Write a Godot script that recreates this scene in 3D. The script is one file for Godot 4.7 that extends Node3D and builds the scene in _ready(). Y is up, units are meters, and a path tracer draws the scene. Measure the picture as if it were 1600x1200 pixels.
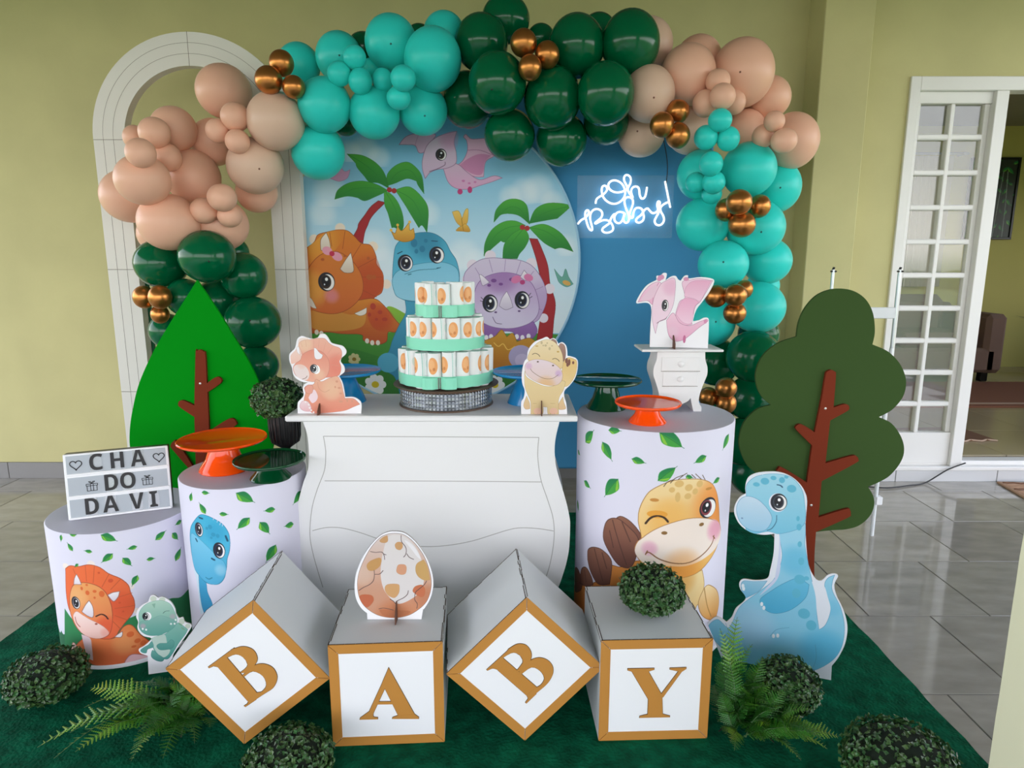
extends Node3D

# ---------------------------------------------------------------- bookkeeping
var taken := {}
var M := {}

func numbered(called: String) -> String:
	var k: int = taken.get(called, 0)
	taken[called] = k + 1
	return called if k == 0 else "%s_%03d" % [called, k]

func tag(o: Node, label := "", category := "", group := "", kind := "") -> Node:
	if label: o.set_meta("label", label)
	if category: o.set_meta("category", category)
	if group: o.set_meta("group", group)
	if kind: o.set_meta("kind", kind)
	return o

func thing(called: String, label: String, category: String, at := Vector3.ZERO, yaw := 0.0, group := "") -> Node3D:
	var o := Node3D.new()
	o.name = numbered(called)
	o.position = at
	o.rotation.y = yaw
	add_child(o)
	tag(o, label, category, group)
	return o

func obj(called: String, mesh: Mesh, mat: Material, parent: Node = null, at := Vector3.ZERO) -> MeshInstance3D:
	var o := MeshInstance3D.new()
	o.mesh = mesh
	o.position = at
	if mat:
		for i in mesh.get_surface_count():
			o.set_surface_override_material(i, mat)
	if parent == null:
		o.name = numbered(called)
		add_child(o)
	else:
		o.name = called
		parent.add_child(o, true)
	return o

func struct(called: String, mesh: Mesh, mat: Material, at := Vector3.ZERO, parent: Node = null, label := "") -> MeshInstance3D:
	var o := obj(called, mesh, mat, parent, at)
	if parent == null: tag(o, label, "", "", "structure")
	return o

func mat(key: String, c: Color, rough := 0.6, metal := 0.0, spec := 0.5) -> StandardMaterial3D:
	var m := StandardMaterial3D.new()
	m.resource_name = key
	m.albedo_color = c
	m.roughness = rough
	m.metallic = metal
	m.metallic_specular = spec
	M[key] = m
	return m

func hx(s: String) -> Color:
	return Color.html(s)

func noise_tex(size: int, freq: float, c0: Color, c1: Color, sd: int, oct := 4) -> NoiseTexture2D:
	var n := FastNoiseLite.new()
	n.seed = sd
	n.frequency = freq
	n.fractal_octaves = oct
	var t := NoiseTexture2D.new()
	t.width = size
	t.height = size
	t.seamless = true
	t.noise = n
	var g := Gradient.new()
	g.set_color(0, c0)
	g.set_color(1, c1)
	t.color_ramp = g
	return t

# ---------------------------------------------------------------- mesh builder
class MB:
	var v := PackedVector3Array()
	var n := PackedVector3Array()
	var u := PackedVector2Array()
	var c := PackedColorArray()
	var ix := PackedInt32Array()
	var tint := Color.WHITE
	func vert(p: Vector3, nn: Vector3, uv := Vector2.ZERO) -> int:
		v.append(p)
		n.append(nn)
		u.append(uv)
		c.append(tint)
		return v.size() - 1
	func face(a: int, b: int, d: int) -> void:
		var w := (v[b] - v[a]).cross(v[d] - v[a])
		if w.dot(n[a] + n[b] + n[d]) > 0.0:
			ix.append_array([a, d, b])
		else:
			ix.append_array([a, b, d])
	func quad(a: Vector3, b: Vector3, d: Vector3, e: Vector3, nn: Vector3) -> void:
		var i := vert(a, nn, Vector2(0, 1))
		vert(b, nn, Vector2(1, 1))
		vert(d, nn, Vector2(1, 0))
		vert(e, nn, Vector2(0, 0))
		face(i, i + 1, i + 2)
		face(i, i + 2, i + 3)
	func tri(a: Vector3, b: Vector3, d: Vector3, nn: Vector3) -> void:
		var i := vert(a, nn)
		vert(b, nn)
		vert(d, nn)
		face(i, i + 1, i + 2)
	# chamfered box with its centre at p
	func box(s: Vector3, p := Vector3.ZERO, ch := 0.0, bs := Basis.IDENTITY) -> void:
		var h := s * 0.5
		var k := minf(ch, minf(h.x, minf(h.y, h.z)) * 0.9)
		var ax := [Vector3.RIGHT, Vector3.UP, Vector3.BACK]
		for i in 3:
			var j := (i + 1) % 3
			var l := (i + 2) % 3
			for sg in [-1.0, 1.0]:
				var o: Vector3 = ax[i] * h[i] * sg
				var a: Vector3 = ax[j] * (h[j] - k)
				var b: Vector3 = ax[l] * (h[l] - k)
				quad(p + bs * (o - a - b), p + bs * (o + a - b), p + bs * (o + a + b), p + bs * (o - a + b), bs * (ax[i] * sg))
				if k > 0.0:
					for sj in [-1.0, 1.0]:
						var nn: Vector3 = (ax[i] * sg + ax[j] * sj).normalized()
						var e1: Vector3 = ax[i] * h[i] * sg + ax[j] * (h[j] - k) * sj
						var e2: Vector3 = ax[i] * (h[i] - k) * sg + ax[j] * h[j] * sj
						quad(p + bs * (e1 - b), p + bs * (e1 + b), p + bs * (e2 + b), p + bs * (e2 - b), bs * nn)
		if k > 0.0:
			for sx in [-1.0, 1.0]:
				for sy in [-1.0, 1.0]:
					for sz in [-1.0, 1.0]:
						var q := Vector3(sx, sy, sz)
						tri(p + bs * (q * Vector3(h.x, h.y - k, h.z - k)), p + bs * (q * Vector3(h.x - k, h.y, h.z - k)), p + bs * (q * Vector3(h.x - k, h.y - k, h.z)), bs * q.normalized())
	# profile of (radius, height) turned round y
	func lathe(pr: Array, seg: int, p := Vector3.ZERO, bs := Basis.IDENTITY) -> void:
		for i in pr.size() - 1:
			var a: Vector2 = pr[i]
			var b: Vector2 = pr[i + 1]
			if a.distance_to(b) < 1e-6: continue
			var t := (b - a).normalized()
			var nf := Vector2(t.y, -t.x)
			var na := nf
			var nb := nf
			if i > 0:
				var t0: Vector2 = (a - pr[i - 1])
				if t0.length() > 1e-6 and t0.normalized().dot(t) > 0.72:
					na = (nf + Vector2(t0.normalized().y, -t0.normalized().x)).normalized()
			if i + 2 < pr.size():
				var t1: Vector2 = (pr[i + 2] - b)
				if t1.length() > 1e-6 and t1.normalized().dot(t) > 0.72:
					nb = (nf + Vector2(t1.normalized().y, -t1.normalized().x)).normalized()
			var s0 := v.size()
			for k in seg + 1:
				var an := TAU * k / seg
				var d := Vector3(sin(an), 0, cos(an))
				vert(p + bs * (d * a.x + Vector3.UP * a.y), bs * (d * na.x + Vector3.UP * na.y).normalized(), Vector2(float(k) / seg, a.y))
				vert(p + bs * (d * b.x + Vector3.UP * b.y), bs * (d * nb.x + Vector3.UP * nb.y).normalized(), Vector2(float(k) / seg, b.y))
			for k in seg:
				var q := s0 + k * 2
				if a.x > 1e-6: face(q, q + 1, q + 2)
				if b.x > 1e-6: face(q + 1, q + 3, q + 2)
	func tube(path: Array, r0: float, r1: float, seg := 8, closed_ends := true) -> void:
		var up := Vector3(0.123, 0.9, 0.31).normalized()
		var s0 := v.size()
		var m := path.size()
		for i in m:
			var t: Vector3 = (path[mini(i + 1, m - 1)] - path[maxi(i - 1, 0)]).normalized()
			var x := t.cross(up)
			if x.length() < 0.05: x = t.cross(Vector3.RIGHT)
			x = x.normalized()
			var y := x.cross(t).normalized()
			up = y
			var r := lerpf(r0, r1, float(i) / maxf(1, m - 1))
			for k in seg + 1:
				var an := TAU * k / seg
				var d := x * cos(an) + y * sin(an)
				vert(path[i] + d * r, d, Vector2(float(k) / seg, float(i)))
		for i in m - 1:
			for k in seg:
				var q := s0 + i * (seg + 1) + k
				face(q, q + 1, q + seg + 2)
				face(q, q + seg + 2, q + seg + 1)
		if closed_ends:
			for e in [0, m - 1]:
				var t: Vector3 = (path[1] - path[0]).normalized() * -1.0 if e == 0 else (path[m - 1] - path[m - 2]).normalized()
				var ci := vert(path[e] + t * r1 * 0.5, t)
				for k in seg:
					var q: int = s0 + e * (seg + 1) + k
					face(ci, q, q + 1)
	# flat polygon with depth along +z (from z0 to z1); which: 1 front, 2 sides and back, 3 all
	func slab(poly: PackedVector2Array, z0: float, z1: float, which := 3, rect := Rect2()) -> void:
		if Geometry2D.is_polygon_clockwise(poly):
			poly = poly.duplicate()
			poly.reverse()
		var tr := Geometry2D.triangulate_polygon(poly)
		for side in [1, 2]:
			if not (which & side): continue
			var z := z1 if side == 1 else z0
			var nn := Vector3.BACK if side == 1 else Vector3.FORWARD
			var s0 := v.size()
			for q in poly:
				var uv := Vector2.ZERO
				if rect.size.x > 0: uv = Vector2((q.x - rect.position.x) / rect.size.x, 1.0 - (q.y - rect.position.y) / rect.size.y)
				vert(Vector3(q.x, q.y, z), nn, uv)
			for i in tr.size() / 3:
				face(s0 + tr[i * 3], s0 + tr[i * 3 + 1], s0 + tr[i * 3 + 2])
		if which & 2:
			for i in poly.size():
				var a := poly[i]
				var b := poly[(i + 1) % poly.size()]
				if a.distance_to(b) < 1e-7: continue
				var t := (b - a).normalized()
				quad(Vector3(a.x, a.y, z0), Vector3(b.x, b.y, z0), Vector3(b.x, b.y, z1), Vector3(a.x, a.y, z1), Vector3(t.y, -t.x, 0))
	func add_to(m: ArrayMesh, colors := false) -> ArrayMesh:
		var a := []
		a.resize(Mesh.ARRAY_MAX)
		a[Mesh.ARRAY_VERTEX] = v
		a[Mesh.ARRAY_NORMAL] = n
		a[Mesh.ARRAY_TEX_UV] = u
		if colors: a[Mesh.ARRAY_COLOR] = c
		a[Mesh.ARRAY_INDEX] = ix
		m.add_surface_from_arrays(Mesh.PRIMITIVE_TRIANGLES, a)
		return m
	func done(colors := false) -> ArrayMesh:
		return add_to(ArrayMesh.new(), colors)

func bx(s: Vector3, ch := 0.0, p := Vector3.ZERO) -> ArrayMesh:
	var b := MB.new()
	b.box(s, p, ch)
	return b.done()

func span_box(x0: float, x1: float, y0: float, y1: float, z0: float, z1: float, ch := 0.0) -> ArrayMesh:
	return bx(Vector3(x1 - x0, y1 - y0, z1 - z0), ch, Vector3(x0 + x1, y0 + y1, z0 + z1) * 0.5)

func lathe(pr: Array, seg := 48) -> ArrayMesh:
	var b := MB.new()
	b.lathe(pr, seg)
	return b.done()

func spline(flat: Array, closed := true, steps := 6, k := 1.0) -> PackedVector2Array:
	var p := PackedVector2Array()
	for i in flat.size() / 2:
		p.append(Vector2(flat[i * 2], flat[i * 2 + 1]) * k)
	var out := PackedVector2Array()
	var m := p.size()
	for i in (m if closed else m - 1):
		var a := p[(i + m - 1) % m] if closed or i > 0 else p[0]
		var b := p[i]
		var c := p[(i + 1) % m]
		var d := p[(i + 2) % m] if closed or i < m - 2 else p[m - 1]
		if b.is_equal_approx(c): continue
		var st := 1 if (a.is_equal_approx(b) and c.is_equal_approx(d)) else steps
		for s in st:
			out.append(b.cubic_interpolate(c, a, d, float(s) / st))
	if not closed: out.append(p[m - 1])
	return out

func spline3(p: Array, steps := 6) -> Array:
	var out := []
	for i in p.size() - 1:
		var a: Vector3 = p[maxi(i - 1, 0)]
		var b: Vector3 = p[i]
		var c: Vector3 = p[i + 1]
		var d: Vector3 = p[mini(i + 2, p.size() - 1)]
		for s in steps:
			out.append(b.cubic_interpolate(c, a, d, float(s) / steps))
	out.append(p[p.size() - 1])
	return out

# ---------------------------------------------------------------- printed art: shapes drawn into an Image at twice its size
const SS := 2.0
var im: Image

func cv(w: int, h: int, bg: String) -> void:
	im = Image.create(int(w * SS), int(h * SS), false, Image.FORMAT_RGB8)
	im.fill(hx(bg))

func done() -> ImageTexture:
	im.shrink_x2()
	return ImageTexture.create_from_image(im)

# calls each(y, x0, x1) for the spans of a polygon given in doubled pixels
func spans(p: PackedVector2Array) -> Array:
	var out := []
	var y0 := 1e9
	var y1 := -1e9
	for q in p:
		y0 = minf(y0, q.y)
		y1 = maxf(y1, q.y)
	var m := p.size()
	var ya := maxi(0, int(y0))
	var yb := mini(im.get_height() - 1, int(y1))
	var rows := []
	rows.resize(maxi(0, yb - ya + 1))
	for i in rows.size(): rows[i] = PackedFloat32Array()
	for i in m:
		var a := p[i]
		var b := p[(i + 1) % m]
		if a.y > b.y:
			var t := a
			a = b
			b = t
		var s := maxi(ya, ceili(a.y - 0.5))
		var e := mini(yb, ceili(b.y - 0.5) - 1)
		for y in range(s, e + 1):
			rows[y - ya].append(a.x + (b.x - a.x) * (y + 0.5 - a.y) / (b.y - a.y))
	var w := im.get_width()
	for i in rows.size():
		var r: PackedFloat32Array = rows[i]
		r.sort()
		for k in r.size() / 2:
			var xa := clampi(roundi(r[k * 2]), 0, w)
			var xb := clampi(roundi(r[k * 2 + 1]), 0, w)
			if xb > xa: out.append(Vector3i(ya + i, xa, xb))
	return out

func pf(col: String, pts: Array) -> void:
	var c := hx(col)
	for s in spans(spline(pts, true, 8, SS)):
		im.fill_rect(Rect2i(s.y, s.x, s.z - s.y, 1), c)

func pg(c0: String, c1: String, pts: Array) -> void:
	var sp := spans(spline(pts, true, 8, SS))
	if sp.is_empty(): return
	var ya: int = sp[0].x
	var yb: int = sp[-1].x
	var a := hx(c0)
	var b := hx(c1)
	for s in sp:
		im.fill_rect(Rect2i(s.y, s.x, s.z - s.y, 1), a.lerp(b, float(s.x - ya) / maxf(1, yb - ya)))

func rg(c0: String, c1: String, y0: int, y1: int) -> void:
	for y in range(int(y0 * SS), int(y1 * SS)):
		im.fill_rect(Rect2i(0, y, im.get_width(), 1), hx(c0).lerp(hx(c1), (y / SS - y0) / float(y1 - y0)))

func ps(col: String, w: float, pts: Array, closed: int) -> void:
	var c := hx(col)
	var p := spline(pts, closed == 1, 8, SS)
	if closed: p.append(p[0])
	var k := int(round(w * SS * 0.75))
	for i in p.size() - 1:
		var n := ceili(p[i].distance_to(p[i + 1]) / 1.5)
		for j in n:
			var q := p[i].lerp(p[i + 1], float(j) / n)
			im.fill_rect(Rect2i(roundi(q.x - k * 0.5), roundi(q.y - k * 0.5), k, k), c)

func pe(col: String, x: float, y: float, rx: float, ry: float, rot: int) -> void:
	var p := PackedVector2Array()
	for i in 28:
		var an := TAU * i / 28
		p.append((Vector2(x, y) + Vector2(rx * cos(an), ry * sin(an)).rotated(deg_to_rad(rot))) * SS)
	var c := hx(col)
	for q in spans(p):
		im.fill_rect(Rect2i(q.y, q.x, q.z - q.y, 1), c)

func pa(col: String, x: float, y: float, r: float, st: float, pts: Array) -> void:
	var c := hx(col)
	var R := r * SS
	var X := x * SS
	var Y := y * SS
	for q in spans(spline(pts, true, 8, SS)):
		var dy: float = q.x - Y
		if absf(dy) >= R: continue
		var hw := sqrt(R * R - dy * dy)
		for px in range(maxi(q.y, int(X - hw)), mini(q.z, int(X + hw) + 1)):
			var d := 1.0 - ((px - X) * (px - X) + dy * dy) / (R * R)
			if d > 0.0: im.set_pixel(px, q.x, im.get_pixel(px, q.x).lerp(c, st * d * d * (3.0 - 2.0 * d) if d < 1.0 else st))

func lf(x0: int, y0: int, x1: int, y1: int, w: float) -> void:
	var p := Vector2(x0, y0)
	var q := Vector2(x1, y1)
	var d := q - p
	var o := Vector2(-d.y, d.x) * w
	var up := o if o.y < 0 else -o
	var bd := up * 0.18
	var t1 := p + d * 0.3 + up * 0.62
	var t2 := p + d * 0.68 + up * 0.5
	var b1 := p + d * 0.3 - up * 0.62
	var b2 := p + d * 0.68 - up * 0.45
	var m := p + d * 0.5 + bd * 0.3
	pf("7fbf3a", [p.x, p.y, p.x, p.y, b1.x, b1.y, b2.x, b2.y, q.x, q.y, q.x, q.y, t2.x, t2.y, t1.x, t1.y])
	pg("147a4a", "2f9a3e", [p.x, p.y, p.x, p.y, m.x, m.y, q.x, q.y, q.x, q.y, t2.x, t2.y, t1.x, t1.y])
	pf("3fa03c", [p.x, p.y, p.x, p.y, b1.x, b1.y, b2.x, b2.y, q.x, q.y, q.x, q.y, m.x, m.y - o.length() * 0.1])
	pf("8cc83e", [p.x + d.x * 0.06, p.y + d.y * 0.06, b1.x * 0.9 + m.x * 0.1, b1.y * 0.9 + m.y * 0.1, (b1.x + b2.x) * 0.5, (b1.y + b2.y) * 0.5, m.x * 0.4 + b1.x * 0.6, m.y * 0.4 + b1.y * 0.6])
	ps("0f5f3a", 1.2, [p.x, p.y, m.x, m.y, q.x, q.y, q.x + d.x * 0.1, q.y + d.y * 0.1], 0)

func wave(col: String, y: int, w: int, h: int) -> void:
	var c := hx(col)
	for x in range(0, int(w * SS)):
		var k := int((y + sin(x * 0.021) * 9.0 + absf(sin(x * 0.043 + 1.0)) * 12.0) * SS)
		im.fill_rect(Rect2i(x, k, 1, int(h * SS) - k), c)

func art_backdrop() -> ImageTexture:
	cv(1024,1024,"7fc4e4")
	rg("5fb4dc","b9def0",0,420)
	rg("b9def0","e4f1f7",420,760)
	pa("eef6fa",293,140,59,0.55,[233,80,233,80,359,80,359,80,355,178,355,178,228,178,228,178])
	pa("eef6fa",245,148,47,0.55,[197,100,197,100,298,100,298,100,295,178,295,178,193,178,193,178])
	pa("eef6fa",340,163,47,0.55,[291,115,291,115,392,115,392,115,390,194,390,194,288,194,288,194])
	pa("eef6fa",167,278,72,0.55,[95,204,95,204,248,204,248,204,242,325,242,325,88,325,88,325])
	pa("eef6fa",832,278,60,0.55,[769,217,769,217,896,217,896,217,897,317,897,317,768,317,768,317])
	pa("eef6fa",880,270,66,0.55,[810,203,810,203,950,203,950,203,952,313,952,313,810,313,810,313])
	pa("eef6fa",784,293,48,0.55,[733,244,733,244,836,244,836,244,836,325,836,325,733,325,733,325])
	pa("eef6fa",929,309,48,0.55,[877,260,877,260,980,260,980,260,981,340,981,340,878,340,878,340])
	pa("eef6fa",621,490,73,0.55,[545,414,545,414,700,414,700,414,699,539,699,539,542,539,542,539])
	pa("eef6fa",571,522,61,0.55,[508,459,508,459,638,459,638,459,637,563,637,563,506,563,506,563])
	pa("eef6fa",669,522,67,0.55,[599,452,599,452,742,452,742,452,742,567,742,567,597,567,597,567])
	pa("eef6fa",139,348,60,0.55,[79,286,79,286,207,286,207,286,202,387,202,387,73,387,73,387])
	pa("eef6fa",312,458,73,0.55,[238,383,238,383,393,383,393,383,389,507,389,507,233,507,233,507])
	pa("eef6fa",343,522,73,0.55,[268,446,268,446,424,446,424,446,420,571,420,571,263,571,263,571])
	pa("eef6fa",979,458,48,0.55,[927,408,927,408,1031,408,1031,408,1032,491,1032,491,928,491,928,491])
	pa("eef6fa",494,348,60,0.55,[432,286,432,286,560,286,560,286,558,387,558,387,429,387,429,387])
	pg("8fbf3c","4f9a34",[336,711,336,711,354,665,412,690,468,735,601,786,599,904,599,904,329,904,329,904])
	pg("4d9a38","2f7d2c",[-14,740,-14,740,69,735,185,748,335,760,418,748,534,786,684,765,851,760,968,765,968,765,1020,904,1020,904,1025,1166,1025,1166,-41,1166,-41,1166])
	pg("3c8a34","2a6f28",[-21,853,182,811,431,870,684,845,935,802,1018,786,1018,786,1025,1166,1025,1166,-41,1166,-41,1166])
	pf("a8262c",[333,305,333,305,357,311,357,311,325,340,304,364,293,387,282,411,274,447,274,447,239,428,239,428,257,399,263,380,285,352,306,325])
	ps("6d1a20",2,[333,305,333,305,357,311,357,311,325,340,304,364,293,387,282,411,274,447,274,447,239,428,239,428,257,399,263,380,285,352,306,325],1)
	pg("4fae3a","1f7a34",[233,152,233,152,285,157,331,182,358,217,370,264,370,264,337,247,305,243,290,226,290,226,266,197,261,182,261,182])
	ps("2a7a30",1,[233,152,233,152,285,157,331,182,358,217,370,264,370,264,337,247,305,243,290,226,290,226,266,197,261,182,261,182],1)
	ps("2f8a34",2,[233,152,291,186,345,232,370,264],0)
	pg("4fae3a","1f7a34",[184,300,184,300,196,270,233,247,281,240,329,251,368,272,368,272,327,290,287,305,263,295,263,295,227,290])
	ps("2a7a30",1,[184,300,184,300,196,270,233,247,281,240,329,251,368,272,368,272,327,290,287,305,263,295,263,295,227,290],1)
	ps("2f8a34",2,[184,300,248,267,312,263,368,270],0)
	pg("4fae3a","1f7a34",[367,255,367,255,366,220,395,190,435,178,466,197,485,228,490,282,490,282,471,255,465,240,465,240,433,232,393,247])
	ps("2a7a30",1,[367,255,367,255,366,220,395,190,435,178,466,197,485,228,490,282,490,282,471,255,465,240,465,240,433,232,393,247],1)
	ps("2f8a34",2,[367,255,402,213,450,209,490,282],0)
	pg("4fae3a","1f7a34",[354,274,354,274,376,282,399,309,414,348,417,387,408,411,408,411,388,395,376,395,376,395,365,348,354,317])
	ps("2a7a30",1,[354,274,354,274,376,282,399,309,414,348,417,387,408,411,408,411,388,395,376,395,376,395,365,348,354,317],1)
	ps("2f8a34",2,[360,278,390,333,405,407],0)
	pg("4fae3a","1f7a34",[392,269,392,269,440,259,480,290,503,333,497,411,497,411,481,387,469,395,469,395,446,356,423,317])
	ps("2a7a30",1,[392,269,392,269,440,259,480,290,503,333,497,411,497,411,481,387,469,395,469,395,446,356,423,317],1)
	ps("2f8a34",2,[392,269,455,309,495,407],0)
	pe("b03030",372.2,268.9,8.8,8.5,0)
	pe("b03030",388.1,272.0,8.8,8.5,0)
	pf("a8262c",[851,431,851,431,878,433,878,433,894,467,915,523,924,587,943,653,938,719,933,790,933,790,878,790,878,790,892,702,906,636,891,571,874,499])
	ps("6d1a20",2,[851,431,851,431,878,433,878,433,894,467,915,523,924,587,943,653,938,719,933,790,933,790,878,790,878,790,892,702,906,636,891,571,874,499],1)
	pg("4fae3a","1f7a34",[728,376,728,376,736,336,768,305,809,300,841,321,851,383,851,383,817,356,784,348,752,352])
	ps("2a7a30",1,[728,376,728,376,736,336,768,305,809,300,841,321,851,383,851,383,817,356,784,348,752,352],1)
	ps("2f8a34",2,[728,376,776,329,817,333,849,380],0)
	pg("4fae3a","1f7a34",[849,381,849,381,869,336,905,315,953,313,995,321,995,321,970,344,946,364,946,364,897,372])
	ps("2a7a30",1,[849,381,849,381,869,336,905,315,953,313,995,321,995,321,970,344,946,364,946,364,897,372],1)
	ps("2f8a34",2,[849,381,905,344,994,322],0)
	pg("4fae3a","1f7a34",[693,491,693,491,697,447,720,403,760,376,801,372,837,387,837,387,801,419,768,443,752,439,752,439,719,467])
	ps("2a7a30",1,[693,491,693,491,697,447,720,403,760,376,801,372,837,387,837,387,801,419,768,443,752,439,752,439,719,467],1)
	ps("2f8a34",2,[693,491,728,427,776,395,837,387],0)
	pg("4fae3a","1f7a34",[758,500,758,500,764,451,793,415,833,394,833,394,849,427,837,459,817,483,809,500,809,500])
	ps("2a7a30",1,[758,500,758,500,764,451,793,415,833,394,833,394,849,427,837,459,817,483,809,500,809,500],1)
	ps("2f8a34",2,[758,500,793,443,833,395],0)
	pg("4fae3a","1f7a34",[849,394,849,394,898,383,946,403,979,435,1003,476,1003,476,963,463,939,467,939,467,898,443])
	ps("2a7a30",1,[849,394,849,394,898,383,946,403,979,435,1003,476,1003,476,963,463,939,467,939,467,898,443],1)
	ps("2f8a34",2,[849,394,914,411,1001,475],0)
	pe("b03030",826.5,393.7,8.9,8.7,0)
	pe("b03030",842.7,396.8,8.9,8.7,0)
	pf("d9b4d2",[410,122,410,122,433,97,473,86,532,89,520,110,503,133,491,147,475,147,464,125,437,122])
	ps("a06a94",2,[410,122,410,122,433,97,473,86,532,89,520,110,503,133,491,147,475,147,464,125,437,122],1)
	ps("c48fb8",2,[477,88,468,110,464,125],0)
	pf("e6b9d4",[602,192,602,192,626,171,640,140,638,110,628,97,635,89,644,97,658,104,714,101,753,103,753,103,739,140,729,159,701,178,694,226,694,226,665,226,625,209])
	ps("b0709c",2,[602,192,602,192,626,171,640,140,638,110,628,97,635,89,644,97,658,104,714,101,753,103,753,103,739,140,729,159,701,178,694,226,694,226,665,226,625,209],1)
	pf("d78fbb",[610,190,610,190,642,167,681,152,721,157,721,157,699,178,689,217,657,217])
	ps("b0709c",2,[640,140,682,140,729,157],0)
	pg("e2c3dc","dda6cb",[558,200,558,200,602,184,641,213,681,236,729,223,757,230,757,230,721,243,681,255,640,267,600,264,573,243])
	ps("a8739c",2,[558,200,558,200,602,184,641,213,681,236,729,223,757,230,757,230,721,243,681,255,640,267,600,264,573,243],1)
	pg("e6d2e4","d8b9d6",[495,232,495,232,486,197,489,163,504,125,532,101,564,88,605,79,605,79,595,114,602,148,600,182,570,198,534,203,510,213,510,213])
	ps("9c6f96",2,[495,232,495,232,486,197,489,163,504,125,532,101,564,88,605,79,605,79,595,114,602,148,600,182,570,198,534,203,510,213,510,213],1)
	pa("d890c0",579,102,47,0.50,[504,125,532,101,605,79,602,148,570,198])
	ps("6a4a68",2,[510,209,538,200,562,188,564,178],0)
	pe("20202a",550.6,154.1,18.8,19.3,0)
	pe("f4f2f0",553.0,155.2,15.0,16.4,0)
	pe("3a2a20",549.7,154.1,12.6,14.2,0)
	pe("15121a",549.7,153.2,9.6,10.9,0)
	pe("ffffff",551.5,149.0,3.5,3.6,0)
	pe("dfe6ee",547.0,159.6,1.7,1.8,0)
	pe("d27fb4",624.8,239.6,5.6,3.8,0)
	pe("d27fb4",644.6,247.3,4.8,3.1,0)
	pe("d27fb4",664.7,243.4,4.8,3.1,0)
	pe("c8417e",613.1,275.0,8.8,9.3,0)
	pe("c8417e",646.8,268.9,8.0,10.8,0)
	pg("f0cc68","d9a23c",[619,394,619,394,599,376,585,342,585,342,607,339,619,364,619,364,630,336,640,334,638,372,627,395,627,395])
	ps("a87c28",1,[619,394,619,394,599,376,585,342,585,342,607,339,619,364,619,364,630,336,640,334,638,372,627,395,627,395],1)
	pg("e8bc54","c88f30",[621,387,621,387,606,395,598,405,618,407,645,408,640,391,629,381,629,381])
	ps("a87c28",1,[621,387,621,387,606,395,598,405,618,407,645,408,640,391,629,381,629,381],1)
	ps("8a6420",2,[617,364,621,395,624,405],0)
	pf("6aa99a",[938,535,938,535,965,563,977,535,989,563,1005,587,1005,587,982,597,957,583,947,563])
	ps("3d7a78",1,[938,535,938,535,965,563,977,535,989,563,1005,587,1005,587,982,597,957,583,947,563],1)
	pe("d8a85a",981.5,583.3,14.8,8.1,20)
	pf("d9a0c8",[170,230,170,230,203,197,223,209,241,203,241,203,230,230,201,241])
	ps("b070a0",1,[170,230,170,230,203,197,223,209,241,203,241,203,230,230,201,241],1)
	pe("f2e2cf",106.8,434.8,17.9,17.5,0)
	pe("f2e2cf",197.9,396.8,17.8,17.4,0)
	pe("f2e2cf",308.7,458.7,17.9,17.5,0)
	pe("f2e2cf",350.6,587.4,16.4,16.3,0)
	pe("f2e2cf",271.5,673.4,18.2,18.2,0)
	pg("dd8328","c65526",[84,459,84,459,106,443,120,419,153,409,190,402,222,405,245,423,269,447,301,455,318,491,319,519,338,547,341,579,333,616,306,635,288,665,246,682,189,677,99,653,60,620,63,491])
	ps("8a3a1c",2,[84,459,84,459,106,443,120,419,153,409,190,402,222,405,245,423,269,447,301,455,318,491,319,519,338,547,341,579,333,616,306,635,288,665,246,682,189,677,99,653,60,620,63,491],1)
	pa("e9a63a",110,442,105,0.75,[84,459,84,459,106,443,153,409,222,405,157,491,90,523])
	pa("b8401f",307,587,123,0.60,[245,423,301,455,341,579,306,635,246,682,218,571])
	ps("a4481e",2,[161,411,166,459],0)
	ps("a4481e",2,[214,407,203,467],0)
	ps("a4481e",2,[268,449,229,507],0)
	ps("a4481e",2,[315,499,253,531],0)
	ps("a4481e",2,[337,563,264,563],0)
	ps("a4481e",2,[314,632,258,604],0)
	pg("dc8a2e","c05426",[39,682,39,682,132,657,240,645,306,638,342,665,370,702,398,735,398,735,376,756,351,756,343,790,304,801,263,786,255,765,185,762,135,756,68,760,36,735])
	ps("8a3a1c",2,[39,682,39,682,132,657,240,645,306,638,342,665,370,702,398,735,398,735,376,756,351,756,343,790,304,801,263,786,255,765,185,762,135,756,68,760,36,735],1)
	pf("d9943e",[72,686,147,677,221,694,271,686,261,735,185,752,102,748,70,727])
	pa("c23c22",320,702,66,0.60,[273,645,342,665,398,735,351,756,294,735])
	pe("b8402a",300.7,665.1,9.9,11.5,0)
	pe("b8402a",324.8,685.7,8.3,7.4,0)
	pe("b8402a",340.5,710.6,10.0,6.6,0)
	pe("b8402a",311.4,710.6,5.8,5.0,0)
	pe("b8402a",287.2,694.0,5.8,7.5,0)
	pe("f0e6d8",275.1,787.3,7.5,9.2,0)
	pe("f0e6d8",293.2,794.0,7.5,9.3,0)
	pe("f0e6d8",313.3,794.0,7.5,9.2,0)
	pe("f0e6d8",97.4,756.3,7.5,9.2,0)
	pe("f0e6d8",113.8,760.5,7.5,9.2,0)
	pg("d8802e","d46a30",[67,563,94,515,133,483,182,476,226,499,257,539,269,583,261,628,222,669,171,690,114,686,73,665,60,620])
	ps("9a431e",2,[67,563,94,515,133,483,182,476,226,499,257,539,269,583,261,628,222,669,171,690,114,686,73,665,60,620],1)
	pa("e8b04a",85,603,82,0.70,[67,563,94,515,133,483,153,571,114,686,73,665])
	pa("e08a96",157,628,34,0.80,[67,563,94,515,182,476,269,583,222,669,114,686])
	pg("f6efe4","d8c8b4",[127,471,127,471,129,435,149,411,149,411,159,439,159,475])
	ps("8a5a40",2,[127,471,127,471,129,435,149,411,149,411,159,439,159,475],1)
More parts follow.
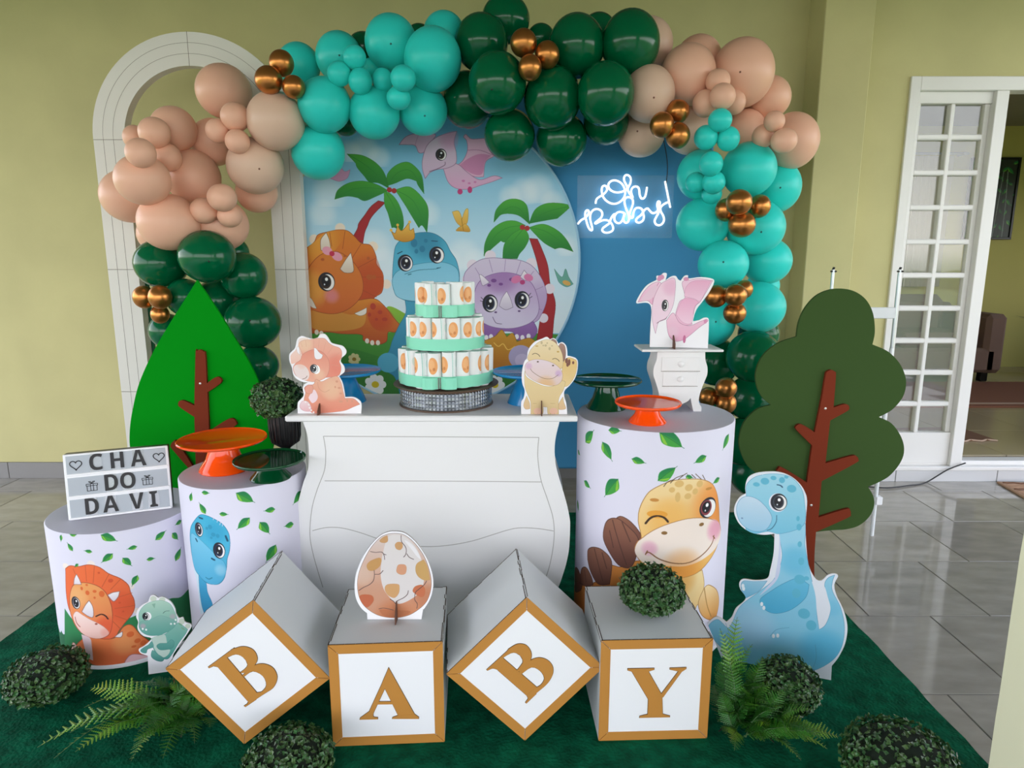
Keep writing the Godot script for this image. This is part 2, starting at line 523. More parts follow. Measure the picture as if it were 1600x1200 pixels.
	pg("f6efe4","d8c8b4",[191,535,191,535,209,507,231,479,231,479,237,515,236,545,207,548])
	ps("8a5a40",2,[191,535,191,535,209,507,231,479,231,479,237,515,236,545,207,548],1)
	pe("e8a0b4",149.5,473.0,17.9,14.4,20)
	pe("e8a0b4",182.7,492.2,19.6,14.4,30)
	pe("c82f50",165.3,482.6,9.0,8.8,0)
	pf("efe8dc",[75,632,75,632,87,640,102,673,102,673,86,669,74,653])
	ps("8a6a50",1,[75,632,75,632,87,640,102,673,102,673,86,669,74,653],1)
	pf("efe8dc",[234,690,234,690,263,677,278,669,278,669,275,690,254,698])
	ps("8a6a50",1,[234,690,234,690,263,677,278,669,278,669,275,690,254,698],1)
	pe("20202a",141.5,579.3,29.3,32.8,0)
	pe("f4f2f0",145.2,581.1,23.3,27.8,0)
	pe("3a2a20",138.5,579.3,19.5,24.1,0)
	pe("15121a",138.6,577.7,14.9,18.5,0)
	pe("ffffff",141.7,570.6,5.4,6.2,0)
	pe("dfe6ee",134.0,588.5,2.7,3.1,0)
	pe("b85a26",131.6,502.6,6.5,4.8,0)
	pe("b85a26",209.7,490.6,4.9,4.0,0)
	pe("b85a26",292.4,563.1,11.5,9.7,0)
	pe("b85a26",290.9,498.6,5.7,5.6,0)
	pe("b85a26",308.8,563.1,6.6,8.1,0)
	pg("4aa6c4","2f84ac",[413,636,413,636,416,686,389,735,365,786,349,828,319,845,312,883,346,900,379,947,406,1166,406,1166,733,1166,733,1166,717,896,713,802,651,719,554,604])
	ps("2c7494",2,[413,636,413,636,416,686,389,735,365,786,349,828,319,845,312,883,346,900,379,947,406,1166,406,1166,733,1166,733,1166,717,896,713,802,651,719,554,604],1)
	pe("56b0d0",347.5,865.8,38.6,35.7,0)
	pg("46a8c6","66bedd",[381,483,393,449,428,423,477,411,521,415,557,439,577,475,597,507,607,555,602,591,574,624,520,645,454,649,405,640,377,612,373,563])
	ps("2a6c8a",2,[381,483,393,449,428,423,477,411,521,415,557,439,577,475,597,507,607,555,602,591,574,624,520,645,454,649,405,640,377,612,373,563],1)
	pa("256f90",492,442,73,0.50,[381,483,393,449,428,423,477,411,521,415,557,439,577,475,597,507,607,555,602,591,574,624,520,645,454,649,405,640,377,612,373,563])
	pg("80c8e2","98d4ea",[372,571,391,543,441,523,499,513,556,513,596,531,606,563,599,596,570,624,512,640,438,646,389,632,375,604])
	ps("3a86a6",2,[372,571,391,543,441,523,499,513,556,513,596,531,606,563,599,596,570,624,512,640,438,646,389,632,375,604],1)
	pe("2a7d9e",451.4,446.7,11.4,14.3,0)
	pe("2a7d9e",479.3,466.6,9.8,11.2,0)
	pe("2a7d9e",458.7,474.6,6.5,8.0,0)
	pe("2a7d9e",492.2,438.8,6.5,7.1,0)
	pe("20202a",419.3,514.7,26.5,29.0,0)
	pe("f4f2f0",422.7,516.3,21.1,24.6,0)
	pe("28304a",420.5,514.7,17.6,21.3,0)
	pe("15121a",420.6,513.3,13.5,16.4,0)
	pe("ffffff",423.2,507.0,4.9,5.5,0)
	pe("dfe6ee",416.6,522.9,2.5,2.7,0)
	pe("20202a",529.3,487.4,26.4,28.9,0)
	pe("f4f2f0",532.7,489.0,21.0,24.5,0)
	pe("28304a",526.5,487.4,17.6,21.2,0)
	pe("15121a",526.5,486.0,13.4,16.3,0)
	pe("ffffff",529.1,479.8,4.9,5.4,0)
	pe("dfe6ee",522.6,495.6,2.4,2.7,0)
	ps("1c4a60",3,[393,483,410,475],0)
	ps("1c4a60",3,[512,439,533,441],0)
	ps("2a6884",2,[416,553,465,539,523,535,543,529],0)
	ps("2a6884",3,[428,555,439,552],0)
	ps("2a6884",3,[529,532,539,531],0)
	pg("f4c458","c98a2a",[373,405,373,405,387,413,396,387,396,387,410,405,437,376,437,376,438,403,451,397,451,397,452,431,419,443,385,433,385,433])
	ps("9a6a20",2,[373,405,373,405,387,413,396,387,396,387,410,405,437,376,437,376,438,403,451,397,451,397,452,431,419,443,385,433,385,433],1)
	pe("f0c050",373.2,403.2,4.9,4.7,0)
	pe("f0c050",396.4,385.8,4.9,4.7,0)
	pe("f0c050",438.0,375.6,4.8,4.7,0)
	pe("e6dce8",653.6,522.7,20.4,20.1,0)
	pe("e6dce8",715.1,490.6,19.6,19.2,0)
	pe("e6dce8",857.9,516.3,19.6,19.3,0)
	pe("e6dce8",922.5,603.7,18.1,17.9,0)
	pe("e6dce8",902.1,706.4,16.6,16.6,0)
	pe("e6dce8",632.6,571.2,16.4,16.2,0)
	pg("d6cae0","c2abd0",[622,563,641,531,678,505,719,497,768,500,817,505,858,523,889,559,909,604,912,645,894,694,867,723,768,752,676,727,639,682,626,628])
	ps("7a5f92",2,[622,563,641,531,678,505,719,497,768,500,817,505,858,523,889,559,909,604,912,645,894,694,867,723,768,752,676,727,639,682,626,628],1)
	pa("b294c4",899,652,90,0.50,[622,563,641,531,678,505,719,497,768,500,817,505,858,523,889,559,909,604,912,645,894,694,867,723,768,752,676,727,639,682,626,628])
	ps("9a80b0",2,[662,531,686,571],0)
	ps("9a80b0",2,[711,503,723,547],0)
	ps("9a80b0",2,[768,503,764,543],0)
	ps("9a80b0",2,[821,508,805,555],0)
	ps("9a80b0",2,[866,543,838,579],0)
	ps("9a80b0",2,[899,596,863,612],0)
	ps("9a80b0",2,[636,604,673,612],0)
	ps("9a80b0",2,[642,661,673,653],0)
	ps("9a80b0",2,[896,677,867,669],0)
	pg("9a6fb0","8a60a4",[676,735,676,735,718,719,768,735,818,727,867,719,867,719,880,752,859,781,809,784,793,756,743,756,726,781,684,784,668,765])
	ps("6a4a86",2,[676,735,676,735,718,719,768,735,818,727,867,719,867,719,880,752,859,781,809,784,793,756,743,756,726,781,684,784,668,765],1)
	pg("b795c4","dcd4ea",[654,636,673,583,711,557,764,547,817,557,858,583,880,632,884,686,855,723,793,742,722,737,676,712,659,673])
	ps("7a5a90",2,[654,636,673,583,711,557,764,547,817,557,858,583,880,632,884,686,855,723,793,742,722,737,676,712,659,673],1)
	pa("d9cfe6",751,702,99,0.80,[654,636,673,583,711,557,764,547,817,557,858,583,880,632,884,686,855,723,793,742,722,737,676,712,659,673])
	pa("8f62a2",751,563,73,0.50,[654,636,673,583,711,557,764,547,817,557,858,583,880,632,884,686,855,723,793,742,722,737,676,712,659,673])
	pe("7a4a8e",726.9,575.2,9.8,6.5,0)
	pe("7a4a8e",751.5,587.4,7.4,4.9,0)
	pe("7a4a8e",710.4,591.5,6.6,4.9,0)
	pe("7a4a8e",788.5,571.2,8.2,5.7,0)
	pg("f2ecf2","d6cbdc",[676,555,676,555,686,557,712,581,712,581,698,589,686,591])
	ps("8a7896",2,[676,555,676,555,686,557,712,581,712,581,698,589,686,591],1)
	pg("f2ecf2","d6cbdc",[819,563,819,563,833,539,833,539,850,563,838,575])
	ps("8a7896",2,[819,563,819,563,833,539,833,539,850,563,838,575],1)
	pg("f2ecf2","cfc4d8",[745,663,745,663,755,636,772,612,772,612,786,640,794,668,794,668,768,677])
	ps("8a7896",2,[745,663,745,663,755,636,772,612,772,612,786,640,794,668,794,668,768,677],1)
	pe("d87aa8",804.9,571.2,18.1,13.0,-20)
	pe("d87aa8",848.3,564.7,16.4,12.2,20)
	pe("b83f78",827.1,580.9,9.0,8.1,0)
	pe("20202a",713.3,654.4,26.8,31.4,0)
	pe("f4f2f0",716.7,656.2,21.3,26.6,0)
	pe("28304a",712.0,654.4,17.8,23.1,0)
	pe("15121a",712.1,652.9,13.6,17.8,0)
	pe("ffffff",714.6,646.1,5.0,5.9,0)
	pe("dfe6ee",708.3,663.3,2.5,3.0,0)
	pe("20202a",826.4,642.9,26.7,31.3,0)
	pe("f4f2f0",829.9,644.7,21.3,26.6,0)
	pe("28304a",825.2,642.9,17.8,23.0,0)
	pe("15121a",825.2,641.5,13.6,17.7,0)
	pe("ffffff",827.6,634.7,4.9,5.9,0)
	pe("dfe6ee",821.5,651.8,2.5,3.0,0)
	ps("201a2a",2,[689,640,681,633],0)
	ps("201a2a",2,[688,649,678,645],0)
	ps("201a2a",2,[850,627,857,618],0)
	ps("201a2a",2,[854,635,862,630],0)
	ps("4a3560",2,[722,702,734,723,755,727],0)
	pe("6a5080",733.0,685.7,5.0,3.3,0)
	pe("6a5080",815.8,681.6,5.0,3.3,0)
	pe("f2eef4",682.6,770.5,7.5,9.2,0)
	pe("f2eef4",699.2,775.5,7.5,9.2,0)
	pe("f2eef4",715.9,772.2,7.5,9.2,0)
	pe("f2eef4",807.6,772.2,7.5,9.2,0)
	pe("f2eef4",827.6,775.5,7.5,9.2,0)
	pe("f2eef4",849.3,770.5,7.5,9.2,0)
	pg("cf9a30","b8701f",[684,790,684,790,726,773,741,760,741,760,755,748,772,773,772,773,793,760,808,790,808,790,851,777,876,790,876,790,881,836,856,891,767,904,709,870])
	ps("8a5a1c",2,[684,790,684,790,726,773,741,760,741,760,755,748,772,773,772,773,793,760,808,790,808,790,851,777,876,790,876,790,881,836,856,891,767,904,709,870],1)
	ps("f0c860",3,[726,794,742,807,759,798,776,819,801,807],0)
	pe("b5aace",821.9,844.6,43.6,42.3,0)
	pe("cbbedd",826.2,857.3,25.2,23.8,0)
	pe("eef0f2",322.4,945.3,15.5,14.3,0)
	pe("eef0f2",312.6,964.5,15.6,14.3,51)
	pe("eef0f2",292.0,969.3,15.6,14.3,102)
	pe("eef0f2",276.2,955.9,15.6,14.3,154)
	pe("eef0f2",277.0,934.7,15.5,14.2,205)
	pe("eef0f2",293.9,921.4,15.5,14.2,257)
	pe("eef0f2",314.1,926.1,15.5,14.2,308)
	pe("d8c020",298.3,945.3,13.2,11.9,0)
	pe("cfc890",239.9,853.1,8.7,7.9,0)
	pe("cfc890",234.3,863.8,8.7,8.0,51)
	pe("cfc890",222.7,866.4,8.7,8.0,102)
	pe("cfc890",213.9,859.0,8.7,8.0,154)
	pe("cfc890",214.4,847.1,8.7,7.9,205)
	pe("cfc890",223.9,839.8,8.7,7.9,257)
	pe("cfc890",235.2,842.4,8.7,7.9,308)
	pe("8a7020",226.3,853.1,7.4,6.6,0)
	pe("eef0f2",751.2,947.0,14.2,13.0,0)
	pe("eef0f2",742.9,964.6,14.2,13.0,51)
	pe("eef0f2",724.2,968.9,14.2,13.1,102)
	pe("eef0f2",709.4,956.7,14.2,13.0,154)
	pe("eef0f2",709.5,937.3,14.2,13.0,205)
	pe("eef0f2",724.5,925.2,14.2,13.0,257)
	pe("eef0f2",743.0,929.5,14.2,13.0,308)
	pe("d8c020",729.2,947.0,12.1,10.8,0)
	pe("eef0f2",193.5,1016.2,13.6,12.5,0)
	pe("eef0f2",184.8,1033.1,13.6,12.6,51)
	pe("eef0f2",166.7,1037.3,13.6,12.6,102)
	pe("eef0f2",153.0,1025.6,13.6,12.6,154)
	pe("eef0f2",153.9,1006.9,13.6,12.5,205)
	pe("eef0f2",168.8,995.2,13.6,12.5,257)
	pe("eef0f2",186.4,999.4,13.6,12.5,308)
	pe("d8c020",172.4,1016.2,11.6,10.4,0)
	pe("eef0f2",566.9,1042.3,13.6,12.6,0)
	pe("eef0f2",558.6,1059.3,13.6,12.6,51)
	pe("eef0f2",540.7,1063.5,13.6,12.6,102)
	pe("eef0f2",526.5,1051.7,13.6,12.6,154)
	pe("eef0f2",526.9,1033.0,13.6,12.6,205)
	pe("eef0f2",541.5,1021.3,13.6,12.5,257)
	pe("eef0f2",559.2,1025.4,13.6,12.5,308)
	pe("d8c020",545.8,1042.3,11.6,10.5,0)
	return done()

func art_short_cylinder() -> ImageTexture:
	cv(1280,426,"e2e0f0")
	wave("1f6b45",320,1280,426)
	pg("2a8a50","1f7444",[543,242,543,242,574,272,598,291,744,272,775,258,795,247,854,254,888,266,927,257,970,259,970,259,923,542,923,542,503,425,503,425])
	pe("f3e8e2",655.2,93.2,11.7,13.3,0)
	pe("f3e8e2",574.5,102.5,12.6,10.2,0)
	pe("f3e8e2",756.4,254.7,7.6,9.0,0)
	pe("f3e8e2",750.8,175.1,8.2,9.8,0)
	pg("f0703a","ee6a3e",[572,110,572,110,591,98,619,98,649,92,676,101,699,124,726,144,744,169,748,195,754,217,754,242,745,263,728,282,709,305,690,327,639,326,563,238])
	ps("a8432a",2,[572,110,572,110,591,98,619,98,649,92,676,101,699,124,726,144,744,169,748,195,754,217,754,242,745,263,728,282,709,305,690,327,639,326,563,238],1)
	pa("e0502c",714,228,58,0.50,[572,110,572,110,591,98,619,98,649,92,676,101,699,124,726,144,744,169,748,195,754,217,754,242,745,263,728,282,709,305,690,327,639,326,563,238])
	ps("c9552e",2,[600,106,605,123],0)
	ps("c9552e",2,[639,95,637,144],0)
	ps("c9552e",2,[664,98,655,149],0)
	ps("c9552e",2,[699,126,677,164],0)
	ps("c9552e",2,[726,147,698,175],0)
	ps("c9552e",2,[751,196,717,201],0)
	ps("c9552e",2,[752,237,703,235],0)
	ps("c9552e",2,[732,278,701,257],0)
	ps("c9552e",2,[711,301,695,275],0)
	pe("d9552e",701.4,146.5,6.6,6.2,0)
	pe("d9552e",717.4,219.4,3.7,3.6,0)
	pe("d9552e",723.8,248.3,3.3,3.2,0)
	pe("d9552e",673.7,118.7,3.4,3.1,0)
	pg("f08a4a","ec6c3c",[582,345,582,345,618,320,651,326,694,328,719,298,741,297,760,333,784,370,784,413,751,434,669,420,592,402,564,386,571,361])
	ps("a8432a",2,[582,345,582,345,618,320,651,326,694,328,719,298,741,297,760,333,784,370,784,413,751,434,669,420,592,402,564,386,571,361],1)
	pa("f2a866",721,349,48,0.60,[618,320,694,328,741,297,784,370,751,434,669,420,592,402])
	pe("e0682e",735.1,325.2,9.7,9.1,0)
	pe("e0682e",751.3,351.1,8.4,7.3,0)
	pe("e0682e",765.3,363.0,7.8,8.3,0)
	pe("e0682e",740.5,366.6,6.8,3.7,0)
	pf("f0d2d6",[599,314,599,314,626,325,628,358,627,398,627,398,611,387,604,356])
	pf("f4cfc6",[562,347,562,347,570,349,578,364,572,401,572,401,547,390,552,365])
	ps("b86a58",2,[562,347,562,347,570,349,578,364,572,401,572,401,547,390,552,365],1)
	pf("f3c3c8",[709,420,709,420,716,405,729,392,747,394,780,412,780,412,778,439,759,430,737,425])
	ps("b8707a",2,[709,420,709,420,716,405,729,392,747,394,780,412,780,412,778,439,759,430,737,425],1)
	pg("f0a660","ee7a4a",[580,180,592,160,608,151,630,148,654,153,674,166,687,187,695,220,696,252,690,292,679,316,655,326,624,321,598,308,578,283,567,246,571,209])
	ps("a8432a",2,[580,180,592,160,608,151,630,148,654,153,674,166,687,187,695,220,696,252,690,292,679,316,655,326,624,321,598,308,578,283,567,246,571,209],1)
	pa("ea5a36",675,286,38,0.80,[580,180,592,160,608,151,630,148,654,153,674,166,687,187,695,220,696,252,690,292,679,316,655,326,624,321,598,308,578,283,567,246,571,209])
	pa("f4c080",601,195,43,0.60,[580,180,592,160,608,151,630,148,654,153,674,166,687,187,695,220,696,252,690,292,679,316,655,326,624,321,598,308,578,283,567,246,571,209])
	pg("f8e0da","f4c4b8",[577,258,592,242,611,251,629,262,660,281,678,301,678,316,653,326,622,321,598,307,581,282])
	ps("c98070",1,[577,258,592,242,611,251,629,262,660,281,678,301,678,316,653,326,622,321,598,307,581,282],1)
	pa("f0a090",672,308,19,0.60,[629,262,678,301,678,316,653,326,622,321])
	pe("e26a30",635.0,179.9,5.9,7.3,0)
	pe("e26a30",655.9,175.7,5.5,4.5,0)
	pe("e26a30",674.3,185.0,7.6,9.9,0)
	pe("e26a30",619.3,166.9,4.0,5.5,0)
	pe("e26a30",635.9,155.2,3.8,3.2,0)
	pe("e26a30",653.6,195.8,3.2,3.6,0)
	pg("faf7f8","e2d8e2",[595,156,595,156,600,137,609,122,609,122,616,138,620,154,620,154])
	ps("9a6a60",2,[595,156,595,156,600,137,609,122,609,122,616,138,620,154,620,154],1)
	pg("faf7f8","e2d8e2",[689,190,689,190,704,184,721,184,721,184,715,201,702,212])
	ps("9a6a60",2,[689,190,689,190,704,184,721,184,721,184,715,201,702,212],1)
	pg("faf7f8","e2d8e2",[610,241,610,241,624,219,637,204,637,204,645,223,645,248,640,258,626,253])
	ps("9a6a60",2,[610,241,610,241,624,219,637,204,637,204,645,223,645,248,640,258,626,253],1)
	pf("f2eef2",[694,325,694,325,706,316,716,311,716,311,715,322,709,329])
	ps("a06a60",2,[694,325,694,325,706,316,716,311,716,311,715,322,709,329],1)
	pe("20202a",593.0,214.4,15.0,19.8,0)
	pe("f4f2f0",594.7,215.3,11.8,16.8,0)
	pe("2a2438",593.8,214.3,9.9,14.6,0)
	pe("15121a",594.0,213.4,7.6,11.2,0)
	pe("ffffff",595.9,208.9,2.7,3.7,0)
	pe("dfe6ee",590.9,220.1,1.4,1.9,0)
	ps("3a1a14",4,[651,255,666,249,677,255,683,266],0)
	ps("b05a50",3,[584,261,587,279,598,291],0)
	pe("a0503e",649.1,278.9,4.1,2.8,0)
	lf(691,3,727,26,0.42)
	lf(827,52,859,35,0.42)
	lf(881,50,899,78,0.42)
	lf(921,25,896,29,0.42)
	lf(883,143,907,111,0.42)
	lf(777,56,753,58,0.42)
	lf(798,104,819,108,0.42)
	lf(738,82,757,110,0.42)
	lf(715,64,686,86,0.42)
	lf(663,53,643,49,0.42)
	lf(607,51,593,28,0.42)
	lf(624,1,602,0,0.42)
	lf(574,5,569,25,0.42)
	lf(770,145,754,173,0.42)
	lf(619,90,607,100,0.42)
	return done()

func art_middle_cylinder() -> ImageTexture:
	cv(1152,550,"e2e0f0")
	wave("1f6b45",520,1152,550)
	pf("cfe6f2",[455,256,455,256,482,273,500,301,501,341,486,394,486,394,474,398,474,398,473,336,468,285])
	pg("3fa8d2","2a90c2",[482,273,482,273,509,287,513,319,526,351,527,369,527,369,494,396,494,396,484,370,480,322])
	ps("1f6f98",1,[482,273,482,273,509,287,513,319,526,351,527,369,527,369,494,396,494,396,484,370,480,322],1)
	pg("3fb0d4","55b8dc",[465,129,489,99,513,79,535,79,560,89,581,104,594,128,597,151,594,182,585,210,581,237,572,269,555,288,532,292,509,289,488,275,466,257,457,219,455,168])
	ps("237fa4",2,[465,129,489,99,513,79,535,79,560,89,581,104,594,128,597,151,594,182,585,210,581,237,572,269,555,288,532,292,509,289,488,275,466,257,457,219,455,168],1)
	pa("2c98c4",556,131,42,0.50,[465,129,489,99,513,79,535,79,560,89,581,104,594,128,597,151,594,182,585,210,581,237,572,269,555,288,532,292,509,289,488,275,466,257,457,219,455,168])
	pg("7cc8e6","4fb2dc",[464,149,488,148,511,161,540,185,560,208,574,217,580,239,571,269,553,288,529,292,505,286,483,271,465,255,457,215])
	ps("3a90b8",1,[464,149,488,148,511,161,540,185,560,208,574,217,580,239,571,269,553,288,529,292,505,286,483,271,465,255,457,215],1)
	pa("a8d8ee",562,245,23,0.60,[540,185,574,217,580,239,571,269,529,292])
	pe("2e96bc",542.4,113.0,6.5,7.1,0)
	pe("2e96bc",550.3,135.8,7.1,6.3,0)
	pe("2e96bc",563.5,139.1,5.3,6.3,0)
	pe("2e96bc",531.5,117.9,4.3,4.7,0)
	pe("2e96bc",543.3,146.0,4.1,3.9,0)
	pe("20202a",501.9,125.8,15.5,22.1,0)
	pe("f4f2f0",503.7,126.7,12.2,18.8,0)
	pe("1d2c50",502.2,125.7,10.3,16.3,0)
	pe("15121a",502.3,124.7,7.9,12.5,0)
	pe("ffffff",504.3,119.7,2.8,4.2,0)
	pe("dfe6ee",499.3,132.3,1.5,2.1,0)
	pe("20202a",563.5,184.0,18.0,25.1,0)
	pe("f4f2f0",565.7,185.4,14.3,21.3,0)
	pe("1d2c50",562.6,184.0,12.1,18.5,0)
	pe("15121a",562.7,182.9,9.2,14.2,0)
	pe("ffffff",564.8,177.4,3.3,4.7,0)
	pe("dfe6ee",559.5,191.2,1.7,2.4,0)
	ps("14506e",6,[508,88,520,90],0)
	ps("14506e",6,[586,139,591,155],0)
	ps("14506e",5,[485,157,491,165],0)
	ps("14506e",5,[538,210,548,215],0)
	ps("2a84aa",3,[511,273,522,277,534,271],0)
	ps("d9d2e6",2,[557,83,554,91],0)
	ps("d9d2e6",2,[568,89,565,98],0)
	ps("d9d2e6",2,[576,96,572,106],0)
	ps("d9d2e6",2,[581,102,579,110],0)
	lf(624,11,668,44,0.42)
	lf(526,10,549,10,0.42)
	lf(477,43,487,17,0.42)
	lf(532,74,514,44,0.42)
	lf(574,72,597,74,0.42)
	lf(728,81,697,78,0.42)
	lf(655,90,621,119,0.42)
	lf(681,109,705,149,0.42)
	lf(723,191,692,234,0.42)
	lf(790,149,756,144,0.42)
	lf(838,60,796,86,0.42)
	return done()

func art_tall_cylinder() -> ImageTexture:
	cv(1320,640,"e2e0f0")
	pg("d98c3a","b8622a",[311,549,311,549,335,517,418,477,475,437,511,382,544,375,593,348,652,381,704,421,699,535,699,535,311,675,311,675])
	ps("7a4420",2,[311,549,311,549,335,517,418,477,475,437,511,382,544,375,593,348,652,381,704,421,699,535,699,535,311,675,311,675],1)
	pg("8f5f48","6a3f34",[328,475,370,451,401,471,396,503,338,534])
	ps("4a2a26",2,[328,475,370,451,401,471,396,503,338,534],1)
	pg("8f5f48","6a3f34",[388,486,388,486,396,441,424,421,449,437,457,458,457,458,428,475])
	ps("4a2a26",2,[388,486,388,486,396,441,424,421,449,437,457,458,457,458,428,475],1)
	ps("5a362c",3,[416,431,426,464],0)
	pg("8f5f48","6a3f34",[430,394,430,394,431,365,457,347,489,345,517,368,513,434,513,434,475,447,444,422])
	ps("4a2a26",2,[430,394,430,394,431,365,457,347,489,345,517,368,513,434,513,434,475,447,444,422],1)
	ps("5a362c",3,[458,351,473,387,491,433],0)
	ps("5a362c",3,[486,352,503,393],0)
	pg("8f5f48","6a3f34",[524,246,524,246,540,234,566,244,591,272,592,295,571,267])
	ps("4a2a26",2,[524,246,524,246,540,234,566,244,591,272,592,295,571,267],1)
	pg("8f5f48","6a3f34",[489,310,493,271,507,250,532,243,561,259,586,286,585,328,570,369,539,372,510,344])
	ps("4a2a26",2,[489,310,493,271,507,250,532,243,561,259,586,286,585,328,570,369,539,372,510,344],1)
	ps("5a362c",3,[516,250,534,302,559,366],0)
	ps("5a362c",3,[543,249,567,300],0)
	ps("5a362c",3,[508,282,521,327],0)
	pg("f2d9a0","eec47e",[671,381,671,381,713,387,762,380,762,380,772,423,765,465,747,488,757,546,757,546,600,538,600,538,625,431])
	ps("b98a4a",2,[671,381,671,381,713,387,762,380,762,380,772,423,765,465,747,488,757,546,757,546,600,538,600,538,625,431],1)
	pa("e0a04a",692,397,62,0.70,[671,381,671,381,713,387,762,380,762,380,772,423,747,488,636,473])
	pg("f2d8a4","e09a4a",[773,434,773,434,791,431,829,459,848,495,844,527,823,544,775,518,755,474])
	ps("a87038",2,[773,434,773,434,791,431,829,459,848,495,844,527,823,544,775,518,755,474],1)
	ps("b08040",3,[773,434,788,489,808,529],0)
	pg("f3d9a2","f0b65c",[585,239,588,202,606,161,633,139,665,125,699,122,742,127,779,145,802,178,815,219,822,258,833,294,815,332,785,361,747,384,702,392,662,389,623,374,593,348,579,319,584,297,594,282])
	ps("a8743a",2,[585,239,588,202,606,161,633,139,665,125,699,122,742,127,779,145,802,178,815,219,822,258,833,294,815,332,785,361,747,384,702,392,662,389,623,374,593,348,579,319,584,297,594,282],1)
	pa("ee8f3a",802,204,107,0.85,[585,239,588,202,606,161,633,139,665,125,699,122,742,127,779,145,802,178,815,219,822,258,833,294,815,332,785,361,747,384,702,392,662,389,623,374,593,348,579,319,584,297,594,282])
	pa("f0b458",664,227,72,0.70,[585,239,588,202,606,161,633,139,665,125,699,122,742,127,779,145,802,178,815,219,822,258,833,294,815,332,785,361,747,384,702,392,662,389,623,374,593,348,579,319,584,297,594,282])
	pa("e8983c",691,381,87,0.85,[585,239,588,202,606,161,633,139,665,125,699,122,742,127,779,145,802,178,815,219,822,258,833,294,815,332,785,361,747,384,702,392,662,389,623,374,593,348,579,319,584,297,594,282])
	pf("f5e6da",[579,321,590,290,623,260,665,239,715,229,768,237,815,257,834,297,815,329,763,350,711,360,661,357,613,356,591,343])
	ps("b07a4a",2,[590,290,623,260,665,239,715,229,768,237,815,257],0)
	pa("eeb67a",700,366,68,0.80,[579,321,590,290,623,260,665,239,715,229,768,237,815,257,834,297,815,329,763,350,711,360,661,357,613,356,591,343])
	pa("e8b0c4",615,310,26,0.90,[579,321,590,290,623,260,665,239,715,229,768,237,815,257,834,297,815,329,763,350,711,360,661,357,613,356,591,343])
	pa("e8a0b8",805,274,41,0.90,[579,321,590,290,623,260,665,239,715,229,768,237,815,257,834,297,815,329,763,350,711,360,661,357,613,356,591,343])
	ps("8a5a34",3,[607,325,616,322,641,338,680,350,722,351,762,336,793,314,801,292],0)
	ps("8a5a34",3,[606,328,611,317],0)
	ps("8a5a34",3,[796,293,805,303],0)
	pe("8a6434",650.6,265.9,7.6,4.7,0)
	pe("8a6434",751.5,250.8,7.6,4.8,0)
	pe("e8a23c",631.1,215.7,25.7,10.3,0)
	ps("3a2414",5,[603,243,615,227,631,220,648,224,659,236],0)
	pe("20202a",771.1,208.3,29.0,28.3,0)
	pe("f4f2f0",774.9,210.7,23.7,24.1,0)
	pe("8a3a44",764.4,207.0,18.6,20.7,0)
	pe("15121a",764.3,205.7,14.2,15.9,0)
	pe("ffffff",766.4,200.1,5.2,5.3,0)
	pe("dfe6ee",761.2,214.3,2.5,2.7,0)
	pe("c98a3e",622.7,177.6,11.2,4.6,0)
	pe("c98a3e",769.2,155.9,11.1,3.7,0)
	pe("e0b872",664.6,149.3,7.6,7.1,0)
	pe("e0b872",682.2,133.5,11.8,9.2,0)
	pe("e0b872",679.9,169.1,6.9,13.3,0)
	pe("e0b872",707.9,145.2,10.5,9.2,0)
	pe("e0b872",706.5,168.1,9.4,8.2,0)
	pe("e0b872",726.1,157.2,7.8,8.3,0)
	pe("e0b872",738.5,138.2,9.4,9.3,0)
	ps("4a3a26",2,[644,140,653,128,670,121],0)
	ps("4a3a26",2,[660,131,672,118,691,111],0)
	ps("4a3a26",2,[679,122,691,112,701,106],0)
	ps("4a3a26",2,[699,119,703,109],0)
	ps("4a3a26",2,[709,120,702,111],0)
	ps("4a3a26",2,[725,121,713,110],0)
	ps("4a3a26",2,[742,126,724,110],0)
	ps("4a3a26",2,[754,129,745,115],0)
	lf(628,0,685,37,0.42)
	lf(497,9,531,5,0.42)
	lf(407,63,443,23,0.42)
	lf(478,44,508,86,0.42)
	lf(563,74,596,81,0.42)
	lf(754,66,721,80,0.42)
	lf(629,126,671,90,0.42)
	lf(844,23,817,58,0.42)
	lf(809,135,784,144,0.42)
	lf(529,134,492,188,0.42)
	lf(403,174,434,184,0.42)
	lf(345,104,368,110,0.42)
	lf(347,250,364,278,0.42)
	lf(698,114,717,120,0.42)
	return done()

